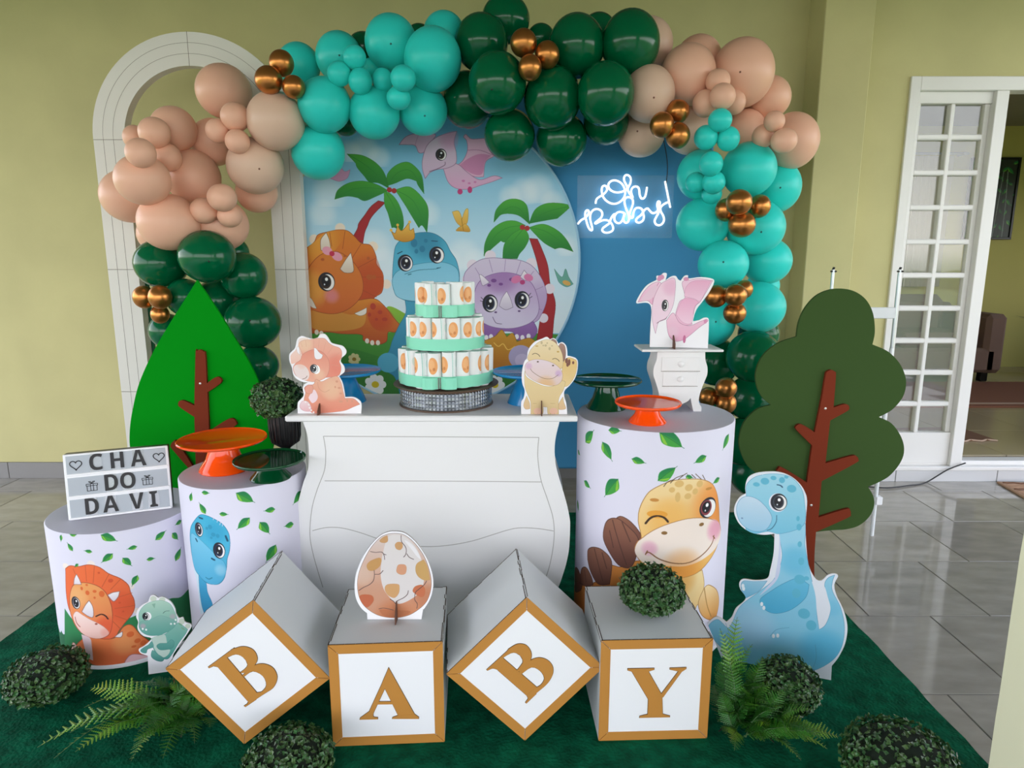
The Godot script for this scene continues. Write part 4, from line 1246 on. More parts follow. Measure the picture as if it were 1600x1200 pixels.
func alphabet_block(ch: String, label: String, centre: Vector3, yaw: float, roll: float, pieces: Array) -> void:
	var t := thing("alphabet_block", label, "letter block", centre, 0, "big wooden letter blocks")
	t.basis = Basis(Vector3.UP, yaw) * Basis(Vector3.BACK, roll)
	var H := 0.15
	obj("box_body", span_box(-H, H, -H, H, -H, H - 0.003, 0.0015), M.block_white, t)
	obj("face_panel", span_box(-0.128, 0.128, -0.128, 0.128, H - 0.004, H - 0.0005), M.panel_white, t)
	var w := 0.026
	for i in 4:
		var q := PackedVector2Array([Vector2(-H + 0.0012, -H), Vector2(H - 0.0012, -H), Vector2(H - w - 0.0012, -H + w), Vector2(-H + w + 0.0012, -H + w)])
		var b := MB.new()
		b.slab(q, H - 0.003, H + 0.0006)
		var o := obj("frame_strip", b.done(), M.mustard, t)
		o.rotation.z = i * PI / 2
		var sl := MB.new()
		sl.slab(PackedVector2Array([Vector2(-0.1262, -0.1262), Vector2(0.1262, -0.1262), Vector2(0.125, -0.125), Vector2(-0.125, -0.125)]), H - 0.003, H + 0.0001)
		var so := obj("frame_gap", sl.done(), M.burnt, t)
		so.rotation.z = i * PI / 2
	var rim := MB.new()
	var ink := MB.new()
	for pi in pieces.size():
		var pg_ := spline(pieces[pi], true, 6, 0.0001)
		ink.slab(pg_, H, H + 0.0014 + pi * 0.00012)
		for gp in Geometry2D.offset_polygon(pg_, 0.0011): rim.slab(gp, H - 0.001, H + 0.0002 + pi * 0.00005)
	obj("letter_rim", rim.done(), M.burnt, t)
	obj("letter", ink.done(), M.mustard, t)
	# burnt finger-joint edges left by the laser cutter
	var rng := RandomNumberGenerator.new()
	rng.seed = hash(ch) + int(roll * 100)
	for ed in 3:
		for sg in [-1.0, 1.0]:
			var b := MB.new()
			var z := -H
			while z < H - 0.01:
				var L := minf(rng.randf_range(0.018, 0.034), H - z)
				var off := 0.0 if rng.randf() < 0.5 else 0.003
				if ed == 0: b.box(Vector3(0.0022, 0.0008, L * 0.96), Vector3(sg * (H - 0.001 - off), H + 0.0003, z + L * 0.5))
				elif ed == 1: b.box(Vector3(0.0008, 0.0022, L * 0.96), Vector3(sg * (H + 0.0003), H - 0.001 - off, z + L * 0.5))
				elif sg > 0: b.box(Vector3(L * 0.96, 0.0008, 0.0022), Vector3(z + L * 0.5, H + 0.0003, -H + 0.001 + off))
				else: b.box(Vector3(L * 0.96, 0.0008, 0.0022), Vector3(z + L * 0.5, H + 0.0003, H - 0.002))
				z += L
			obj("burnt_edge", b.done(), M.burnt, t)

func balloon_mesh() -> ArrayMesh:
	# unit balloon along z: tip at +1, neck towards -1.15
	var pr := []
	for i in 25:
		var an := PI * i / 24.0
		var r := sin(an)
		var y := -cos(an)
		if y < 0.0:
			y *= 1.0 + 0.16 * pow(-y, 2.5)
			r *= 1.0 - 0.12 * pow(maxf(0.0, -y), 2.0)
		pr.append(Vector2(r, y))
	pr[0] = Vector2(0, pr[0].y)
	pr[24] = Vector2(0, 1)
	var b := MB.new()
	b.lathe(pr, 40, Vector3.ZERO, Basis(Vector3.RIGHT, PI / 2))
	return b.done()

func knot_mesh() -> ArrayMesh:
	var b := MB.new()
	b.lathe([Vector2(0.13, -1.08), Vector2(0.07, -1.17), Vector2(0.1, -1.21), Vector2(0.09, -1.24), Vector2(0.05, -1.25), Vector2(0.14, -1.36), Vector2(0, -1.3)], 14, Vector3.ZERO, Basis(Vector3.RIGHT, PI / 2))
	return b.done()

var bmesh: ArrayMesh
var kmesh: ArrayMesh

func balloon(k: String, p: Vector3, rx: float, ry: float, label: String) -> void:
	var rng := RandomNumberGenerator.new()
	rng.seed = hash(label)
	var nm := {"P": "peach", "M": "mint", "G": "green", "O": "gold"}
	var t := thing("balloon", label, "balloon", p, 0, nm[k] + " balloons of the garland")
	var away := (Vector3(0, 1.3, 0) - p).normalized()
	away = (away + Vector3(rng.randf_range(-0.22, 0.22), rng.randf_range(-0.3, 0.12), 0)).normalized()
	t.basis = Basis.looking_at(-away, Vector3.UP).rotated(away, 0.0)
	var rz := (rx + ry) * 0.5 * (1.04 if k != "O" else 1.0)
	var tone: String = "beige" if k == "P" and label.contains("beige") else nm[k]
	var m: StandardMaterial3D = M["latex_" + tone]
	var o := obj("latex_body", bmesh, m, t)
	o.scale = Vector3(rx, ry, rz)
	var kn := obj("knot", kmesh, m, t)
	kn.scale = Vector3(rz, rz, rz)
	if rx > 0.1 and rng.randf() < 0.35:
		var tp := MB.new()
		tp.lathe([Vector2(0.0045, 0), Vector2(0.003, 0.0015), Vector2(0, 0.002)], 10, Vector3(0, 0, rz - 0.0005), Basis(Vector3.RIGHT, PI / 2))
		obj("tip", tp.done(), M["tip_" + tone], t)

func leaf_mesh() -> ArrayMesh:
	var b := MB.new()
	var p: Array[Vector3] = [Vector3(0, 0, 0), Vector3(0.42, 0.45, 0.16), Vector3(0, 0.5, 0), Vector3(-0.42, 0.45, 0.16), Vector3(0, 1.0, 0.22)]
	for t in [[0, 1, 2], [0, 2, 3], [2, 1, 4], [3, 2, 4]]:
		var w: Vector3 = (p[t[1]] - p[t[0]]).cross(p[t[2]] - p[t[0]]).normalized()
		if w.z < 0: w = -w
		b.tri(p[t[0]], p[t[1]], p[t[2]], w)
	return b.done()

var leafm: ArrayMesh

func boxwood(label: String, at: Vector3, r: float, squash: float, n: int, sd: int, parent: Node = null) -> void:
	var t := parent
	if t == null: t = thing("boxwood_ball", label, "boxwood ball", at, 0, "artificial boxwood balls")
	var off := Vector3.ZERO if parent == null else at
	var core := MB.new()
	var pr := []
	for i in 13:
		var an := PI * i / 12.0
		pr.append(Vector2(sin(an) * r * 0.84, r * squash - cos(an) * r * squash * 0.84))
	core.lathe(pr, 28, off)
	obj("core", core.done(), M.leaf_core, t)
	var rng := RandomNumberGenerator.new()
	rng.seed = sd
	var mm := MultiMesh.new()
	mm.transform_format = MultiMesh.TRANSFORM_3D
	mm.use_colors = true
	mm.mesh = leafm
	n = int(n * 2.6)
	mm.instance_count = n
	for i in n:
		var y := 1.0 - 2.0 * (i + 0.5) / n
		var an := i * 2.399963 + rng.randf_range(-0.3, 0.3)
		var q := Vector3(sqrt(1.0 - y * y) * cos(an), y, sqrt(1.0 - y * y) * sin(an))
		var nn := (q + Vector3(rng.randf_range(-1, 1), rng.randf_range(-1, 1), rng.randf_range(-1, 1)) * 0.55).normalized()
		var pos := off + Vector3(q.x * r, r * squash + q.y * r * squash, q.z * r) * rng.randf_range(0.84, 0.99)
		if parent == null: pos.y = maxf(pos.y, 0.004)
		var side := nn.cross(Vector3(rng.randf_range(-1, 1), rng.randf_range(-1, 1), rng.randf_range(-1, 1))).normalized()
		var sz := rng.randf_range(0.0115, 0.0165)
		mm.set_instance_transform(i, Transform3D(Basis(side * sz, nn.cross(side).normalized() * sz, nn * sz), pos))
		var v := rng.randf_range(0.55, 1.25)
		mm.set_instance_color(i, Color(0.04 * v * rng.randf_range(0.8, 1.6), 0.125 * v, 0.032 * v))
	var mi := MultiMeshInstance3D.new()
	mi.multimesh = mm
	mi.material_override = M.leaf
	mi.name = "leaves"
	mi.set_meta("kind", "stuff")
	t.add_child(mi, true)

func frond_mesh(L: float, bright: float, sd: int) -> ArrayMesh:
	# a fern frond lying along +z, arching up and down again, with toothed leaflets
	var rng := RandomNumberGenerator.new()
	rng.seed = sd
	var b := MB.new()
	var n := 21
	var pth := []
	for i in n + 1:
		var u := float(i) / n
		pth.append(Vector3(sin(u * 2.2 + sd) * 0.012 * u, 0.16 * L * sin(u * PI), u * L))
	b.tint = Color(0.05, 0.12, 0.03)
	b.tube(pth, 0.002, 0.0007, 5)
	for i in range(2, n):
		var u := float(i) / n
		var ln := (0.02 + L * 0.075) * pow(sin(PI * clampf(0.15 + u * 0.83, 0, 1)), 0.8) * rng.randf_range(0.85, 1.1)
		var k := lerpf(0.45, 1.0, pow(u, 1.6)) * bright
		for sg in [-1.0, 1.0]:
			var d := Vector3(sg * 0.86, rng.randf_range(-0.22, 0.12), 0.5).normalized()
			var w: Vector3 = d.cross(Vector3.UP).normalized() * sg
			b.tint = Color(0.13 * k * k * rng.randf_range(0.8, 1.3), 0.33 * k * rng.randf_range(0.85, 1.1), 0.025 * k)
			var m := 5
			for j in m:
				var p0: Vector3 = pth[i] + d * ln * j / m
				var p1: Vector3 = pth[i] + d * ln * (j + 1.15) / m
				var hw := ln * 0.19 * (1.0 - 0.15 * j)
				var nn := Vector3(0, 1, 0) + d * 0.2
				b.tri(p0 - d * 0.001, p1, p0 + w * hw + d * ln * 0.12, (nn + w * 0.3).normalized())
				b.tri(p0 - d * 0.001, p1, p0 - w * hw + d * ln * 0.12, (nn - w * 0.3).normalized())
	return b.done(true)

func fern(label: String, at: Vector3, fr: Array) -> void:
	var t := thing("fern", label, "fern", at, 0, "artificial fern sprays")
	var i := 0
	var rng := RandomNumberGenerator.new()
	rng.seed = hash(label)
	for k in 38:
		fr.append([rng.randf_range(-0.07, 0.07), rng.randf_range(-0.08, 0.08), rng.randf_range(0, 360), rng.randf_range(0.09, 0.17), rng.randf_range(0.5, 0.95), rng.randf_range(0.15, 1.0)])
	for q in fr:   # [dx, dz, heading in degrees, length, bright, lift]
		# keep clear of the neighbouring letter block
		var ex: float = q[0] + sin(deg_to_rad(q[2])) * q[3]
		if (at.x > 0 and ex < -0.10) or (at.x < 0 and ex > 0.14): q[2] = -q[2]
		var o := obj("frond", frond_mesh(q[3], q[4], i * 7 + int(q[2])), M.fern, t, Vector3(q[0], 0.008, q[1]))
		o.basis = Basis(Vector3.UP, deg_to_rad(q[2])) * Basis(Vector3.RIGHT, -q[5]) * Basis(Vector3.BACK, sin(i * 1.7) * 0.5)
		i += 1
	var st := MB.new()
	for q in 5:
		var an := q * 1.25
		st.tube([Vector3(cos(an) * 0.01, 0.004, sin(an) * 0.01), Vector3(cos(an) * 0.05, 0.03, sin(an) * 0.05), Vector3(cos(an) * 0.12, 0.02, sin(an) * 0.12)], 0.003, 0.002, 6)
	obj("stem", st.done(), M.leaf_core, t)

func tree_board(called: String, label: String, at: Vector3, leafm_: Material, crown: Array, trunk: Array, screws: Array, kind: String) -> void:
	var t := thing(called, label, kind, at, 0, "painted tree cut-outs")
	var b := MB.new()
	b.slab(spline(crown, true, 8, 0.001), 0, 0.012)
	obj("crown_board", b.done(), leafm_, t)
	var b2 := MB.new()
	b2.slab(spline(trunk, true, 5, 0.001), 0.0125, 0.0245)
	var tr := obj("trunk_board", b2.done(), M.trunk, t)
	for q in screws:
		obj("screw", lathe([Vector2(0.0045, 0), Vector2(0.0045, 0.001), Vector2(0.002, 0.002), Vector2(0, 0.002)], 10), M.screw, tr, Vector3(q[0], q[1], 0.0245)).rotation.x = PI / 2
	var br := MB.new()
	br.slab(PackedVector2Array([Vector2(0, 0), Vector2(0.22, 0), Vector2(0.0, 0.42)]), -0.006, 0.006)
	var o := obj("back_brace", br.done(), M.trunk, t, Vector3(trunk[0] * 0.001, 0, 0))
	o.rotation.y = PI / 2

func _ready() -> void:
	# ------------------------------------------------ camera, sky, exposure
	var cam := Camera3D.new()
	cam.name = "camera"
	cam.fov = 59.964
	cam.position = Vector3(0, 1.3, 0)
	cam.rotation_degrees = Vector3(-10.7, 0, 0)
	cam.near = 0.05
	cam.far = 200
	add_child(cam)
	cam.current = true
	var we := WorldEnvironment.new()
	we.name = "world_environment"
	var env := Environment.new()
	env.background_mode = Environment.BG_SKY
	var sky := Sky.new()
	var sm := ProceduralSkyMaterial.new()
	sm.sky_top_color = Color(0.63, 0.68, 0.79)
	sm.sky_horizon_color = Color(1.0, 0.985, 0.97)
	sm.ground_horizon_color = Color(0.80, 0.82, 0.80)
	sm.ground_bottom_color = Color(0.45, 0.47, 0.42)
	sm.sky_curve = 0.2
	sm.energy_multiplier = 1.0
	sky.sky_material = sm
	env.sky = sky
	var sun := DirectionalLight3D.new()
	sun.name = "sun"
	sun.rotation_degrees = Vector3(-66, -14, 0)
	sun.light_color = Color(1.0, 0.96, 0.9)
	sun.light_energy = 0.25
	sun.light_angular_distance = 2.0
	sun.shadow_enabled = true
	add_child(sun)
	env.tonemap_mode = Environment.TONE_MAPPER_LINEAR
	env.tonemap_exposure = 5.5
	env.sdfgi_enabled = true
	env.ssao_enabled = true
	env.ssil_enabled = true
	we.environment = env
	add_child(we)

	# ------------------------------------------------ materials
	var wall := mat("wall_paint", Color8(205, 198, 142), 0.75)
	wall.albedo_texture = noise_tex(512, 0.006, Color(0.95, 0.95, 0.95), Color(1, 1, 1), 3)
	wall.uv1_triplanar = true
	wall.uv1_world_triplanar = true
	wall.uv1_scale = Vector3(0.5, 0.5, 0.5)
	mat("pillar_paint", Color8(222, 222, 190), 0.75)
	mat("ceiling_paint", Color8(150, 146, 134), 0.8)
	mat("grout", Color8(96, 92, 88), 0.7)
	for i in 3:
		var tm := mat("floor_tile_%d" % i, [Color8(168, 163, 153), Color8(162, 156, 147), Color8(174, 168, 157)][i], 0.07)
		tm.albedo_texture = noise_tex(512, 0.012, Color(0.86, 0.86, 0.86), Color(1, 1, 1), 20 + i, 5)
		tm.uv1_triplanar = true
		tm.uv1_world_triplanar = true
		tm.uv1_scale = Vector3(0.7, 0.7, 1.6)
	mat("baseboard_tile", Color8(140, 138, 136), 0.3)
	mat("sill_tile", Color8(205, 205, 205), 0.25)
	mat("door_white", Color8(232, 230, 226), 0.35)
	var gl := mat("glass", Color(0.9, 0.95, 0.93, 0.06), 0.02)
	gl.transparency = BaseMaterial3D.TRANSPARENCY_ALPHA
	var ac := mat("acrylic", Color(0.95, 0.98, 1.0, 0.05), 0.04)
	ac.metallic_specular = 0.1
	ac.transparency = BaseMaterial3D.TRANSPARENCY_ALPHA
	var felt := mat("felt", Color8(10, 104, 72), 0.95, 0.0, 0.2)
	felt.albedo_texture = noise_tex(512, 0.02, Color(0.62, 0.62, 0.62), Color(1, 1, 1), 5, 6)
	felt.uv1_triplanar = true
	felt.uv1_world_triplanar = true
	felt.uv1_scale = Vector3(1.3, 1.3, 1.3)
	felt.heightmap_enabled = true
	felt.heightmap_texture = noise_tex(512, 0.12, Color.BLACK, Color.WHITE, 6, 4)
	felt.heightmap_scale = 0.25
	mat("mdf_white", Color8(236, 236, 236), 0.45)
	mat("mdf_edge", Color8(190, 180, 168), 0.6)
	mat("foot_brown", Color8(96, 62, 46), 0.7)
	mat("groove_shade", Color8(176, 174, 170), 0.7)  # grey that paints the recess shade of the console lines
	mat("arch_white", Color8(226, 224, 216), 0.5)
	mat("joint_groove_shade", Color8(128, 120, 108), 0.8)  # dark tone for board joints and for shade painted in grooves
	mat("blue_cloth", Color8(70, 152, 202), 0.85)
	mat("block_white", Color8(206, 210, 212), 0.55)
	mat("panel_white", Color8(244, 245, 247), 0.35)
	mat("mustard", Color8(192, 134, 62), 0.4)
	mat("burnt", Color8(58, 40, 28), 0.8)
	mat("lid_cloth", Color8(206, 205, 218), 0.7)
	mat("white_cloth", Color8(238, 238, 242), 0.7)
	mat("tree_green", Color8(0, 140, 20), 0.7, 0.0, 0.15)
	mat("tree_olive", Color8(60, 84, 42), 0.7, 0.0, 0.2)
	mat("trunk", Color8(122, 50, 30), 0.7, 0.0, 0.2)
	mat("screw", Color8(200, 196, 188), 0.35, 0.8)
	mat("steel", Color8(196, 202, 206), 0.3, 0.75)
	mat("stand_white", Color8(226, 230, 232), 0.4)
	mat("black_plastic", Color8(16, 16, 18), 0.35)
	mat("cable", Color8(30, 28, 28), 0.5)
	mat("orange_plastic", Color8(250, 82, 8), 0.08)
	mat("green_plastic", Color8(2, 66, 34), 0.06)
	mat("blue_plastic", Color8(30, 140, 205), 0.12)
	mat("latex_peach", Color8(240, 188, 160), 0.34, 0.0, 0.4)
	mat("latex_mint", Color8(50, 218, 208), 0.32, 0.0, 0.35)
	mat("latex_green", Color8(0, 94, 56), 0.15, 0.0, 0.4)
	mat("latex_beige", Color8(226, 192, 168), 0.34, 0.0, 0.4)
	mat("tip_beige", Color8(120, 70, 50), 0.5)
	mat("latex_gold", Color8(196, 130, 68), 0.3, 0.9)
	for k in ["peach", "beige", "mint", "green"]:
		M["latex_" + k].backlight_enabled = true
		M["latex_" + k].backlight = M["latex_" + k].albedo_color * 0.3
	mat("tip_peach", Color8(120, 70, 50), 0.5)
	mat("tip_mint", Color8(10, 90, 84), 0.5)
	mat("tip_green", Color8(0, 30, 18), 0.5)
	mat("tip_gold", Color8(90, 60, 30), 0.5)
	var lf_ := mat("leaf", Color.WHITE, 0.38)
	lf_.vertex_color_use_as_albedo = true
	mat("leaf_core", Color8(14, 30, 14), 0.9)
	var fe := mat("fern", Color.WHITE, 0.45)
	fe.vertex_color_use_as_albedo = true
	fe.backlight_enabled = true
	fe.backlight = Color(0.3, 0.3, 0.3)
	bmesh = balloon_mesh()
	kmesh = knot_mesh()
	leafm = leaf_mesh()

	room()
	interior()
	outside()
	backdrop()
	garland()
	console_table()
	cylinders()
	trees_and_stand()
	blocks()
	greenery()

func room() -> void:
	# floor: grout bed, then each tile of the porch
	var fl := struct("floor", span_box(-5.2, 4.45, -0.12, -0.002, -3.84, 3.5), M.grout, Vector3.ZERO, null, "grey glossy tiled porch floor laid in half bond")
	var tiles := [bx(Vector3(0.4465, 0.01, 0.4465), 0.0015), bx(Vector3(0.4465, 0.01, 0.2395), 0.0015)]
	var rng := RandomNumberGenerator.new()
	rng.seed = 11
	for row in 8:
		var d0 := 0.46 + 0.45 * row
		var x0 := 1.545 - 0.225 * ((row + 1) % 2) - 0.45 * 12
		for k in 18:
			var x := x0 + 0.45 * k + 0.225
			if x < -3.9 or x > 4.2: continue
			var last := row == 7
			obj("floor_tile", tiles[1 if last else 0], M["floor_tile_%d" % rng.randi_range(0, 2)], fl, Vector3(x, -0.005, -(d0 + (0.12 if last else 0.225))))
	struct("floor_slab", span_box(-5.2, 4.45, -0.11, -0.0005, -0.457, 3.5), M.floor_tile_0, Vector3.ZERO, null, "grey tiled porch floor near the open front")
	struct("wall_back", span_box(-3.3, 1.6, 0.0, 2.75, -4.0, -3.84), M.wall_paint, Vector3.ZERO, null, "pale yellow green back wall of the porch")
	struct("pillar", span_box(1.582, 1.836, 0.0, 2.75, -4.0, -3.65, 0.004), M.wall_paint, Vector3.ZERO, null, "pale yellow pillar between back wall and glazed door")
	var wr := struct("wall_door_side", span_box(1.8, 2.12, 0.0, 2.75, -3.95, -3.78), M.wall_paint, Vector3.ZERO, null, "pale yellow wall around the white glazed door")
	obj("wall_section", span_box(2.12, 3.72, 2.248, 2.75, -3.95, -3.78), M.wall_paint, wr)
	obj("wall_section", span_box(3.72, 3.95, 0.0, 2.75, -3.95, -3.78), M.wall_paint, wr)
	struct("pillar", span_box(3.62, 3.92, 0, 2.75, 3.1, 3.4, 0.005), M.wall_paint, Vector3.ZERO, null, "porch corner pillar")
	struct("ceiling", span_box(-5.2, 3.95, 2.75, 2.95, -4.0, 3.5), M.ceiling_paint, Vector3.ZERO, null, "porch ceiling slab")
	# near pillar at the right, its plaster edge slightly wavy
	var pl := PackedVector2Array()
	rng.seed = 4
	for i in 45:
		pl.append(Vector2(-0.1 - rng.randf_range(0.0, 0.0022), 2.75 * i / 44.0))
	pl.append(Vector2(0.2, 2.75))
	pl.append(Vector2(0.2, 0))
	var pb := MB.new()
	pb.slab(pl, 0, 0.45)
	struct("pillar", pb.done(), M.pillar_paint, Vector3(1.163, 0, -1.30), null, "nearest pale plaster pillar at the porch front, edge of the picture")
	struct("pillar", span_box(-5.1, -4.8, 0, 2.75, 3.1, 3.4, 0.005), M.wall_paint, Vector3.ZERO, null, "porch corner pillar")
	# skirting tiles
	var bb := struct("baseboard_back", span_box(-3.3, 1.582, 0.0, 0.098, -3.84, -3.832), M.grout, Vector3.ZERO, null, "grey skirting tiles along the back wall")
	var x := -3.47
	while x < 1.55:
		var w := minf(0.446, 1.58 - x)
		obj("skirting_tile", span_box(x, x + w, 0.0, 0.098, -3.834, -3.829, 0.001), M.baseboard_tile, bb)
		x += 0.45
	var sr := struct("trim_1", span_box(1.84, 3.72, 0.0, 0.07, -3.78, -3.772), M.grout, Vector3.ZERO, null, "light grey step riser tiles below the door sill")
	x = 1.84 - 0.17
	while x < 3.7:
		var xa := maxf(x, 1.842)
		obj("riser_tile", span_box(xa, minf(x + 0.596, 3.72), 0.0, 0.071, -3.774, -3.765, 0.0015), M.sill_tile, sr)
		x += 0.6
	# ---- the white glazed door
	var dr := struct("door_1", span_box(2.118, 2.172, 0.075, 2.248, -3.86, -3.765, 0.003), M.door_white, Vector3.ZERO, null, "white frame door with two columns of small glass panes, right half open")
	obj("frame_header", span_box(2.172, 3.72, 2.178, 2.248, -3.86, -3.765, 0.003), M.door_white, dr)
	obj("frame_jamb", span_box(3.665, 3.72, 0.075, 2.178, -3.86, -3.765, 0.003), M.door_white, dr)
	obj("sill", span_box(2.0, 3.72, 0.070, 0.092, -3.95, -3.76, 0.003), M.door_white, dr)
	obj("sill_track", span_box(2.172, 3.72, 0.092, 0.118, -3.88, -3.80, 0.003), M.door_white, dr)
	obj("door_post", span_box(2.584, 2.652, 0.092, 2.178, -3.86, -3.77, 0.003), M.door_white, dr)
	var leaf := obj("door_leaf", span_box(2.172, 2.584, 2.150, 2.178, -3.85, -3.80), M.door_white, dr)
	obj("rail", span_box(2.172, 2.584, 2.118, 2.178, -3.845, -3.795, 0.003), M.door_white, leaf)
	obj("rail", span_box(2.172, 2.584, 0.105, 0.292, -3.845, -3.795, 0.003), M.door_white, leaf)
	obj("stile", span_box(2.172, 2.200, 0.292, 2.118, -3.845, -3.795, 0.003), M.door_white, leaf)
	obj("stile", span_box(2.556, 2.584, 0.292, 2.118, -3.845, -3.81, 0.003), M.door_white, leaf)
	obj("muntin", span_box(2.366, 2.390, 0.292, 2.118, -3.842, -3.80, 0.004), M.door_white, leaf)
	var pitch := (2.118 - 0.292 + 0.03) / 10.0
	for i in range(1, 10):
		var yy := 2.118 - pitch * i
		obj("muntin", span_box(2.200, 2.556, yy, yy + 0.03, -3.841, -3.801, 0.006), M.door_white, leaf)
	for i in 10:
		for c in 2:
			var y1 := 2.118 - pitch * i
			var xa := 2.198 if c == 0 else 2.388
			obj("pane", span_box(xa, xa + 0.170, y1 - pitch + 0.026, y1 + 0.002, -3.8325, -3.8295), M.glass, leaf)
	obj("hinge", span_box(2.166, 2.176, 1.90, 1.98, -3.80, -3.79, 0.001), M.steel, dr)
	# things on the floor by the door
	var pts := [Vector3(2.66, 0.12, -3.75), Vector3(2.55, 0.08, -3.74), Vector3(2.42, 0.01, -3.72), Vector3(2.3, 0.006, -3.68), Vector3(2.15, 0.006, -3.64), Vector3(2.02, 0.006, -3.66), Vector3(1.85, 0.006, -3.62), Vector3(1.6, 0.006, -3.55), Vector3(1.35, 0.006, -3.45)]
	var cb := MB.new()
	cb.tube(spline3(pts), 0.004, 0.004, 7)
	tag(obj("power_cord", cb.done(), M.cable), "thin black power cord running from the door sill across the grey tiles", "cord")
	mat("mat_tan", Color8(176, 140, 112), 0.95)
	mat("mat_brown", Color8(120, 84, 62), 0.95)
	var dm := thing("door_mat", "tan braided door mat on the porch tiles before the open door", "door mat", Vector3(3.13, 0.0, -3.52), deg_to_rad(-8))
	obj("mat_body", bx(Vector3(0.62, 0.012, 0.36), 0.005, Vector3(0, 0.006, 0)), M.mat_tan, dm)
	for i in 9:
		var rope := []
		for j in 32:
			rope.append(Vector3(-0.29 + 0.58 * j / 31.0, 0.013, -0.15 + i * 0.0375 + 0.006 * sin(j * 1.6)))
		var rb := MB.new()
		rb.tube(rope, 0.006, 0.006, 6)
		obj("braid", rb.done(), M.mat_tan if i % 3 else M.mat_brown, dm)

func interior() -> void:
	var fy := 0.108
	struct("floor_room", span_box(1.85, 6.6, -0.05, fy - 0.012, -7.4, -3.95), M.grout, Vector3.ZERO, null, "beige tiled floor of the room behind the door")
	mat("room_tile", Color8(172, 158, 128), 0.15)
	mat("room_wall", Color8(206, 200, 120), 0.8)
	var ft := bx(Vector3(0.597, 0.012, 0.597), 0.0015)
	var flr: Node = get_node("floor_room")
	for i in 8:
		for j in 6:
			obj("floor_tile", ft, M.room_tile, flr, Vector3(2.15 + 0.6 * i - 0.0, fy - 0.006, -4.25 - 0.6 * j))
	struct("wall_room_back", span_box(1.85, 6.6, 0, 2.75, -7.5, -7.35), M.room_wall, Vector3.ZERO, null, "yellow wall inside the room")
	struct("wall_room_left", span_box(1.75, 1.9, 0, 2.75, -7.5, -4.0), M.room_wall, Vector3.ZERO, null, "yellow side wall inside the room")
	var rw := struct("wall_room_right", span_box(6.6, 6.75, 0, 0.9, -7.5, -3.95), M.room_wall, Vector3.ZERO, null, "unseen room wall with an opening added to let daylight in")  # opening added out of view so daylight reaches the room
	obj("wall_section", span_box(6.6, 6.75, 2.1, 2.75, -7.5, -3.95), M.room_wall, rw)
	obj("wall_section", span_box(6.6, 6.75, 0.9, 2.1, -7.5, -6.4), M.room_wall, rw)
	obj("wall_section", span_box(6.6, 6.75, 0.9, 2.1, -4.7, -3.95), M.room_wall, rw)
	struct("wall_room_front", span_box(4.46, 6.75, 0, 2.75, -3.95, -3.8), M.room_wall, Vector3.ZERO, null, "room front wall")
	struct("ceiling_room", span_box(1.75, 6.75, 2.66, 2.85, -7.5, -3.95), M.ceiling_paint, Vector3.ZERO, null, "ceiling of the room behind the door")
	mat("sofa_cloth", Color8(132, 108, 98), 0.9)
	var so := thing("sofa", "mauve brown fabric sofa with a square arm in the room behind the door", "sofa", Vector3(3.77, fy, -6.85))
	obj("seat_base", bx(Vector3(1.9, 0.24, 0.86), 0.03, Vector3(0, 0.21, 0)), M.sofa_cloth, so)
	for i in 2:
		obj("seat_cushion", bx(Vector3(0.74, 0.16, 0.7), 0.05, Vector3(-0.38 + 0.76 * i, 0.40, 0.08)), M.sofa_cloth, so)
		obj("back_cushion", bx(Vector3(0.74, 0.44, 0.2), 0.07, Vector3(-0.38 + 0.76 * i, 0.60, -0.2)), M.sofa_cloth, so)
	obj("backrest", bx(Vector3(1.9, 0.62, 0.18), 0.04, Vector3(0, 0.42, -0.36)), M.sofa_cloth, so)
	for q in [-1.0, 1.0]:
		obj("armrest", bx(Vector3(0.2, 0.58, 0.86), 0.04, Vector3(q * 0.93, 0.37, 0.0)), M.sofa_cloth, so)
		for z in [-0.36, 0.36]:
			obj("foot", bx(Vector3(0.07, 0.09, 0.07), 0.006, Vector3(q * 0.88, 0.045, z)), M.black_plastic, so)
	mat("rug_brown", Color8(142, 92, 70), 0.95)
	mat("rug_light", Color8(196, 170, 150), 0.95)
	var rg_ := thing("rug", "red brown rug with a pale border stripe before the sofa", "rug", Vector3(4.4, fy, -5.82))
	obj("pile", bx(Vector3(3.2, 0.012, 1.1), 0.004, Vector3(0, 0.006, 0)), M.rug_brown, rg_)
	obj("border_stripe", bx(Vector3(3.0, 0.002, 0.05), 0.0, Vector3(0, 0.0132, 0.44)), M.rug_light, rg_)
	var im_ := thing("floor_mat", "small woven brown mat on the room floor just inside the door", "mat", Vector3(2.84, fy, -4.42), deg_to_rad(4))
	obj("weave", bx(Vector3(0.72, 0.01, 0.34), 0.004, Vector3(0, 0.005, 0)), M.mat_brown, im_)
	var scal := []
	for i in 40:
		scal.append(Vector3(-0.36 + 0.72 * i / 39.0, 0.007, 0.175 + 0.014 * sin(i * 1.0)))
	var sb := MB.new()
	sb.tube(scal, 0.006, 0.006, 6)
	obj("scalloped_edge", sb.done(), M.rug_light, im_)
	# framed picture with a generic dark leafy print
	cv(128, 200, "26332c")
	for i in 60:
		var xx := (i * 37) % 128
		var yy := (i * 61) % 200
		lf(xx, yy, xx + 18 - (i % 5) * 8, yy - 26 + (i % 7) * 7, 0.3)
	for i in 8:
		ps("9aa8a8" if i % 2 else "101812", 2.5, [10 + i * 14, 200, 30 + i * 11, 120, 60 + i * 6, 30], 0)
	var fp := thing("framed_picture", "framed dark green leafy picture on the room wall seen through the open door", "picture", Vector3(5.10, 1.92, -7.34))
	var pm := print_mat("picture_print", done(), 0.4)
	obj("print", span_box(-0.24, 0.24, -0.4, 0.4, 0, 0.012), pm, fp)
